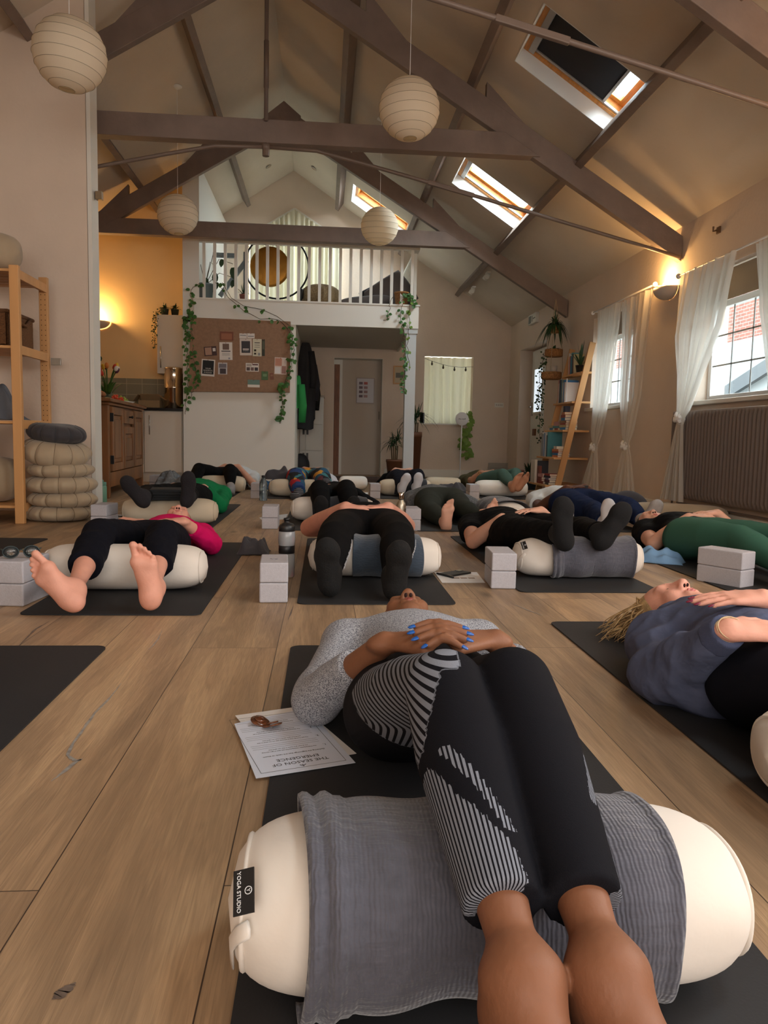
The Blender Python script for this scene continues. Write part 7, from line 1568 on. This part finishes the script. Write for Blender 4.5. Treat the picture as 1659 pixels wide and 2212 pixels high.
f = Field(); e1_, e2_ = p.J['elA'], p.J['wrA']; d_ = _n(e2_-e1_); c_ = e1_+(e2_-e1_)*.84; f.cone(c_-d_*.005, c_+d_*.045, .042, .038, .01, cap=(1, 1)); p.part('ribbed_cuff', f, mat('rib_slate', (78, 86, 116), .92, bump=(300, .002, (3, .2, 3))), .005)
b = MB(); c_ = e1_+(e2_-e1_)*1.0; 
for k in range(3): th = np.linspace(0, 2*PI, 25); Fm = frame(d_); b.tube((np.stack([.031*np.cos(th), .026*np.sin(th), np.full(25, .006*k)], 1)) @ Fm.T+c_, .0013, 6, caps=False)
b.build('hair_tie', mat('tie_blonde', (206, 180, 140), .5), p.root, True)
f = Field(); p.torso(f, .006, top=False)
for S_ in 'AB': p.leg_(f, S_, .006, .95, True)
p.part('leggings', f, cloth('leggings_ink', (20, 21, 29), .001, 6), .007)
# blonde hair: cap and loose strands spreading over the mat
hb = mat('hair_blonde', (186, 154, 108), .55, var=(40, .35, (1, 1, 1)), bump=(240, .003)); p.hair(hb, .006)
rg = np.random.default_rng(8); b = MB(); Pf = p.P
for k in range(120):
    a_ = Pf(rg.uniform(-.07, .03), rg.uniform(.06, .12), rg.uniform(-.09, .04)); e_ = aZ(rg.uniform(1290, 1400), rg.uniform(1352, 1388), .008+rg.uniform(0, .012)); m1 = a_*.62+e_*.38+V3(rg.normal(0, .012), rg.normal(0, .012), .035); m2 = a_*.3+e_*.7+V3(rg.normal(0, .018), rg.normal(0, .018), .015)
    q = np.linspace(0, 1, 12)[:, None]; C = (1-q)**3*a_+3*(1-q)**2*q*m1+3*(1-q)*q*q*m2+q**3*e_; C[:, 0] += .007*np.sin(q[:, 0]*9+k); C[:, 2] = np.maximum(C[:, 2], .008); b.tube(C, np.linspace(.0035, .0007, 12), 5)
b.build('hair_strands', hb, p.root, True)['kind'] = 'stuff'
# ---------- 5: black socks on the charcoal blanket
blkt = cloth('top_black', (14, 14, 16), .003, 8)
supine('person', 'person in black clothes whose black sock soles rest on the charcoal blanket', (1.08, 4.02, .115), (1.05, 4.40, .12), (1.03, 4.72, .10), [(.955, 3.72, .165), (1.27, 3.74, .17)], [aZ(1210, 1153, .215), aZ(1296, 1152, .215)],
       [(-.14, -.10, .98), (.52, -.12, .85)], [aZ(1022, 1170, .065), (1.38, 4.14, .06)], [aZ(1085, 1119, .215), (1.17, 4.02, .245)], fair, blkt, cloth('trousers_black', (14, 14, 16), .004, 7), mat('sock_black', (14, 14, 16), .95, bump=(200, .001)), browd, .98, 1.12, 1.05, sl=-.5, pt=.95, res=.0075, pg=.012, nails=mat('nail_dark', (34, 40, 44), .2), sockh=.8)
# ---------- 6: green leggings and black t-shirt
p = supine('person', 'person in green leggings and black t-shirt by the khaki bolster, right', (2.03, 3.92, .115), (2.07, 4.28, .108), (2.05, 4.60, .11), [(2.0, 3.50, .17), (2.2, 3.5, .17)], [(2.03, 3.08, .085), (2.3, 3.12, .085)],
       [(-.3, -.3, .9), (.3, -.3, .9)], [aY(1412, 1175, 4.10), (2.4, 4.1, .06)], [aY(1488, 1118, 4.06), (2.2, 4.10, .235)], fair, blkt, cloth('leggings_green', (62, 104, 88), .0015, 6), None, browd, 1.02, 1.15, 1.08, .7, sl=-.5, pt=.95, res=.0075, fn=(-.15, -.1, 1), nails=mat('nail_plum', (84, 26, 44), .2), hands=[dict(d=(.95, -.1, .15)), None])
# ---------- 7: white t-shirt, navy trousers
nav = cloth('trousers_navy', (26, 38, 68), .008, 5); wht = cloth('tshirt_white', (214, 220, 222), .004, 9)
p = supine('person', 'man in white t-shirt and navy trousers with a wristwatch, far right', (2.0, 5.92, .125), (1.98, 6.32, .13), (1.96, 6.66, .10), [aY(1282, 1105, 5.5), aY(1352, 1096, 5.5)], [aY(1306, 1128, 5.15), aY(1388, 1124, 5.15)],
       [(-.05, -.1, 1), (.55, .0, .8)], [aY(1166, 1098, 6.12), (2.38, 6.1, .06)], [aY(1224, 1054, 6.0), aY(1262, 1052, 6.0)], deep, wht, nav, (mat('sock_pale', (204, 202, 204), .95), mat('sock_grey', (158, 152, 148), .95, var=(30, .1))), browd, .98, 1.1, 1.12, sl=-.6, pt=.94, res=.0085, lips=lipb, pg=.020, tg=.016, sockh=.86)
c_ = aY(1262, 1051, 5.99); b = MB(); b.box(c_, (.05, .045, .02)); b.build('wristwatch', blk, p.root)
# ---------- 8: grey top, olive leggings, bare feet
olive = cloth('leggings_olive', (52, 57, 52), .0015, 6); grt = mat('grey_marl_dark', (104, 108, 112), .95, var=(90, .45, (1, 1, 1)), bump=(60, .004))
supine('person', 'barefoot person in grey marl top and olive grey leggings behind the steel flask', (.93, 5.98, .12), (.92, 6.36, .12), (.90, 6.68, .10), [aY(928, 1102, 5.6), aY(1000, 1098, 5.6)], [aY(962, 1128, 5.2), aY(1044, 1122, 5.2)],
       [(.04, -.15, .98), (.45, -.2, .86)], [aY(888, 1090, 6.15), (1.28, 6.1, .06)], [aY(922, 1060, 6.1), aY(975, 1062, 6.1)], fair, grt, olive, None, browd, 1.1, 1.15, 1.05, sl=.85, pt=.90, res=.0085, toes=True)
# ---------- 9: crossed bare feet on the white bolster
p = supine('person', 'person with green leggings, bracelets and crossed bare feet, far right row', (1.98, 8.82, .13), (1.90, 9.18, .13), (1.86, 9.5, .10), [aY(1086, 1025, 8.35), aY(1114, 1023, 8.4)], [aY(1106, 1048, 7.99), aY(1118, 1046, 7.95)],
       [(.32, -.25, .88), (.55, -.25, .8)], [aY(1021, 1037, 8.9), (2.3, 9.0, .06)], [aY(1040, 1020, 8.8), (2.0, 8.9, .25)], tan_, cloth('top_olive', (76, 72, 52), .004, 8), cloth('leggings_sage', (74, 98, 88), .0015, 6), None, browd, 1.1, 1.1, 1.05, sl=-.8, pt=.95, res=.009, toes=True)
b = MB(); a_, e_ = p.J['elA'], p.J['wrA']; d_ = _n(e_-a_)
for k in range(2): th = np.linspace(0, 2*PI, 21); b.tube(np.stack([.036*np.cos(th), .032*np.sin(th), np.full(21, -.03+.025*k)], 1) @ frame(d_).T+e_, .0028, 6, caps=False)
b.build('bracelet', mat('gold_bracelet', (200, 156, 96), .3, .9), p.root, True)
# ---------- 10: white socks
supine('person', 'person in black clothes with white socks, knees raised, far row by the loft post', (.93, 8.80, .13), (.93, 9.18, .13), (.93, 9.5, .1), [aY(857, 1028, 8.38), aY(903, 1027, 8.38)], [aY(868, 1052, 7.98), aY(898, 1052, 7.98)],
       [(.30, -.25, .92), (.15, -.25, .95)], None, None, fair, blkt, cloth('joggers_ink', (26, 27, 36), .006, 6), mat('sock_white', (216, 218, 226), .95), browd, 1.05, 1.1, 1., sl=.8, pt=.9, res=.009, pg=.014)
# ---------- 11: raised black knees in the middle row
p = supine('person', 'person in black with raised knees behind the red nailed woman', (.07, 6.10, .12), (.10, 6.46, .13), (.14, 6.76, .11), [aY(690, 1057, 5.62), aY(748, 1056, 5.62)], [(.00, 5.25, .07), (.20, 5.25, .07)],
       [(-.1, -.3, .9), (.1, -.3, .9)], [(-.20, 6.22, .06), (.42, 6.26, .06)], [aY(710, 1052, 6.35), aY(735, 1052, 6.35)], fair2, blkt, blkl, mat('sock_black', (14, 14, 16), .95), mat('hair_pale', (190, 172, 140), .7), 1.0, 1.18, 1., sl=.85, pt=.95, res=.008, hands=[dict(d=(.7, .4, .1)), dict(d=(-.7, .4, .1))])
# ---------- 12: patterned trousers
pat = bpy.data.materials.new('patterned_trousers'); pat.use_nodes = True; vo_ = N(pat, 'ShaderNodeTexVoronoi'); vo_.inputs['Scale'].default_value = 11; tcp = N(pat, 'ShaderNodeTexCoord'); nzp = N(pat, 'ShaderNodeTexNoise'); nzp.inputs['Scale'].default_value = 9
mxp = N(pat, 'ShaderNodeMix', data_type='RGBA'); mxp.inputs['Factor'].default_value = .12; L(pat, tcp.outputs['Object'], nzp.inputs['Vector']); L(pat, tcp.outputs['Object'], mxp.inputs['A']); L(pat, nzp.outputs['Color'], mxp.inputs['B']); L(pat, mxp.outputs['Result'], vo_.inputs['Vector'])
spx = N(pat, 'ShaderNodeSeparateColor'); L(pat, vo_.outputs['Color'], spx.inputs[0]); crp = N(pat, 'ShaderNodeValToRGB'); crp.color_ramp.interpolation = 'CONSTANT'; els = crp.color_ramp.elements; els[0].color = lin((22, 22, 28)); els[1].position = .22; els[1].color = lin((36, 84, 112))
for ps, cc in ((.38, (176, 34, 44)), (.5, (214, 150, 48)), (.6, (30, 62, 116)), (.74, (104, 46, 56)), (.86, (60, 124, 130))): e_ = els.new(ps); e_.color = lin(cc)
L(pat, spx.outputs[0], crp.inputs[0]); L(pat, crp.outputs[0], pat.node_tree.nodes['Principled BSDF'].inputs['Base Color']); pat.node_tree.nodes['Principled BSDF'].inputs['Roughness'].default_value = .9
stp = mat('sock_striped', (64, 66, 74), .95); wvp = N(stp, 'ShaderNodeTexWave', bands_direction='Z'); wvp.inputs['Scale'].default_value = 22; crs = N(stp, 'ShaderNodeValToRGB'); crs.color_ramp.interpolation = 'CONSTANT'; crs.color_ramp.elements[0].color = lin((40, 42, 50)); crs.color_ramp.elements[1].position = .7; crs.color_ramp.elements[1].color = lin((126, 130, 138)); tcs = N(stp, 'ShaderNodeTexCoord'); L(stp, tcs.outputs['Object'], wvp.inputs['Vector']); L(stp, wvp.outputs['Fac'], crs.inputs[0]); L(stp, crs.outputs[0], stp.node_tree.nodes['Principled BSDF'].inputs['Base Color'])
supine('person', 'person in multicoloured patterned trousers and striped socks, far row centre', (-.16, 8.42, .13), (-.10, 8.8, .13), (-.06, 9.12, .1), [aY(638, 1030, 7.95), aY(694, 1029, 8.0)], [aY(645, 1064, 7.58), aY(702, 1056, 7.6)],
       [(-.25, -.85, .15), (.1, -.5, .6)], None, None, fair, cloth('top_white', (206, 208, 216), .004, 8), pat, stp, browd, 1.1, 1.15, 1., sl=.8, pt=.93, res=.009, pg=.030)
# ---------- 13: green jumper, dark grip socks
supine('person', 'person in a green jumper with dark grip socks either side of a folded blanket', (-1.06, 5.98, .12), (-1.02, 6.36, .13), (-1.0, 6.68, .1), [(-1.27, 5.66, .175), (-.98, 5.66, .175)], [aZ(310, 1072, .215), aZ(408, 1072, .215)],
       [(-.62, -.12, .76), (.12, -.15, .97)], [(-1.42, 6.15, .07), (-.80, 6.02, .065)], [aY(376, 1050, 6.05), aY(440, 1053, 6.05)], fair, cloth('jumper_green', (24, 122, 74), .003, 14), cloth('trousers_black', (14, 14, 16), .004, 7), mat('sock_charcoal', (32, 30, 35), .95, bump=(130, .003)), browd, 1.08, 1.08, 1.12, sl=.85, pt=.95, res=.0085, tg=.016, pg=.010)
# ---------- 14: white t-shirt and black leggings below the notice board
supine('person', 'person in white t-shirt and black leggings with one grey sock, below the notice board', (-1.13, 8.86, .13), (-1.02, 9.15, .135), (-.92, 9.42, .1), [aY(430, 1013, 8.35), aY(497, 1015, 8.3)], [aY(415, 1048, 7.98), aY(498, 1053, 7.96)],
       [(-.2, -.5, .8), (-.05, -.85, .12)], [(-1.46, 9.0, .06), (-.80, 8.75, .07)], None, fair, wht, blkl, (blkl, mat('sock_midgrey', (150, 150, 152), .95)), browd, 1.1, 1.1, 1., sl=-.85, pt=.93, res=.009, tg=.016)
# ---------- 15 and 16: people cut by the left edge
supine('person', 'person mostly outside the left edge, bare bent elbow on the mat', (-1.98, 3.55, .12), (-1.98, 3.92, .125), (-1.98, 4.22, .1), [(-2.08, 3.12, .2), (-1.88, 3.12, .2)], [(-2.1, 2.8, .08), (-1.86, 2.8, .08)], [(-.2, -.3, .9), (.2, -.3, .9)], [(-2.32, 3.7, .06), (-1.635, 3.66, .075)], [(-2.05, 3.68, .24), (-1.88, 3.66, .24)], fair2, cloth('top_grey', (120, 120, 126), .003, 9), blkl, None, browd, 1., 1., 1.15, sl=-.6, res=.009)
supine('person', 'person in grey blue top mostly cut by the left edge on the nearest left mat', (-1.04, 1.30, .12), (-1.02, 1.68, .12), (-1.02, 1.98, .1), [(-1.09, .9, .25), (-.94, .9, .25)], [(-1.07, .56, .1), (-.96, .56, .1)], [(-.2, -.3, .9), (.2, -.3, .9)], [(-1.27, 1.48, .06), (-.80, 1.52, .070)], None, fair, cloth('top_greyblue', (92, 104, 124), .004, 12), blkl, None, browd, 1., 1., 1.1, sl=.85, res=.009, tg=.016)
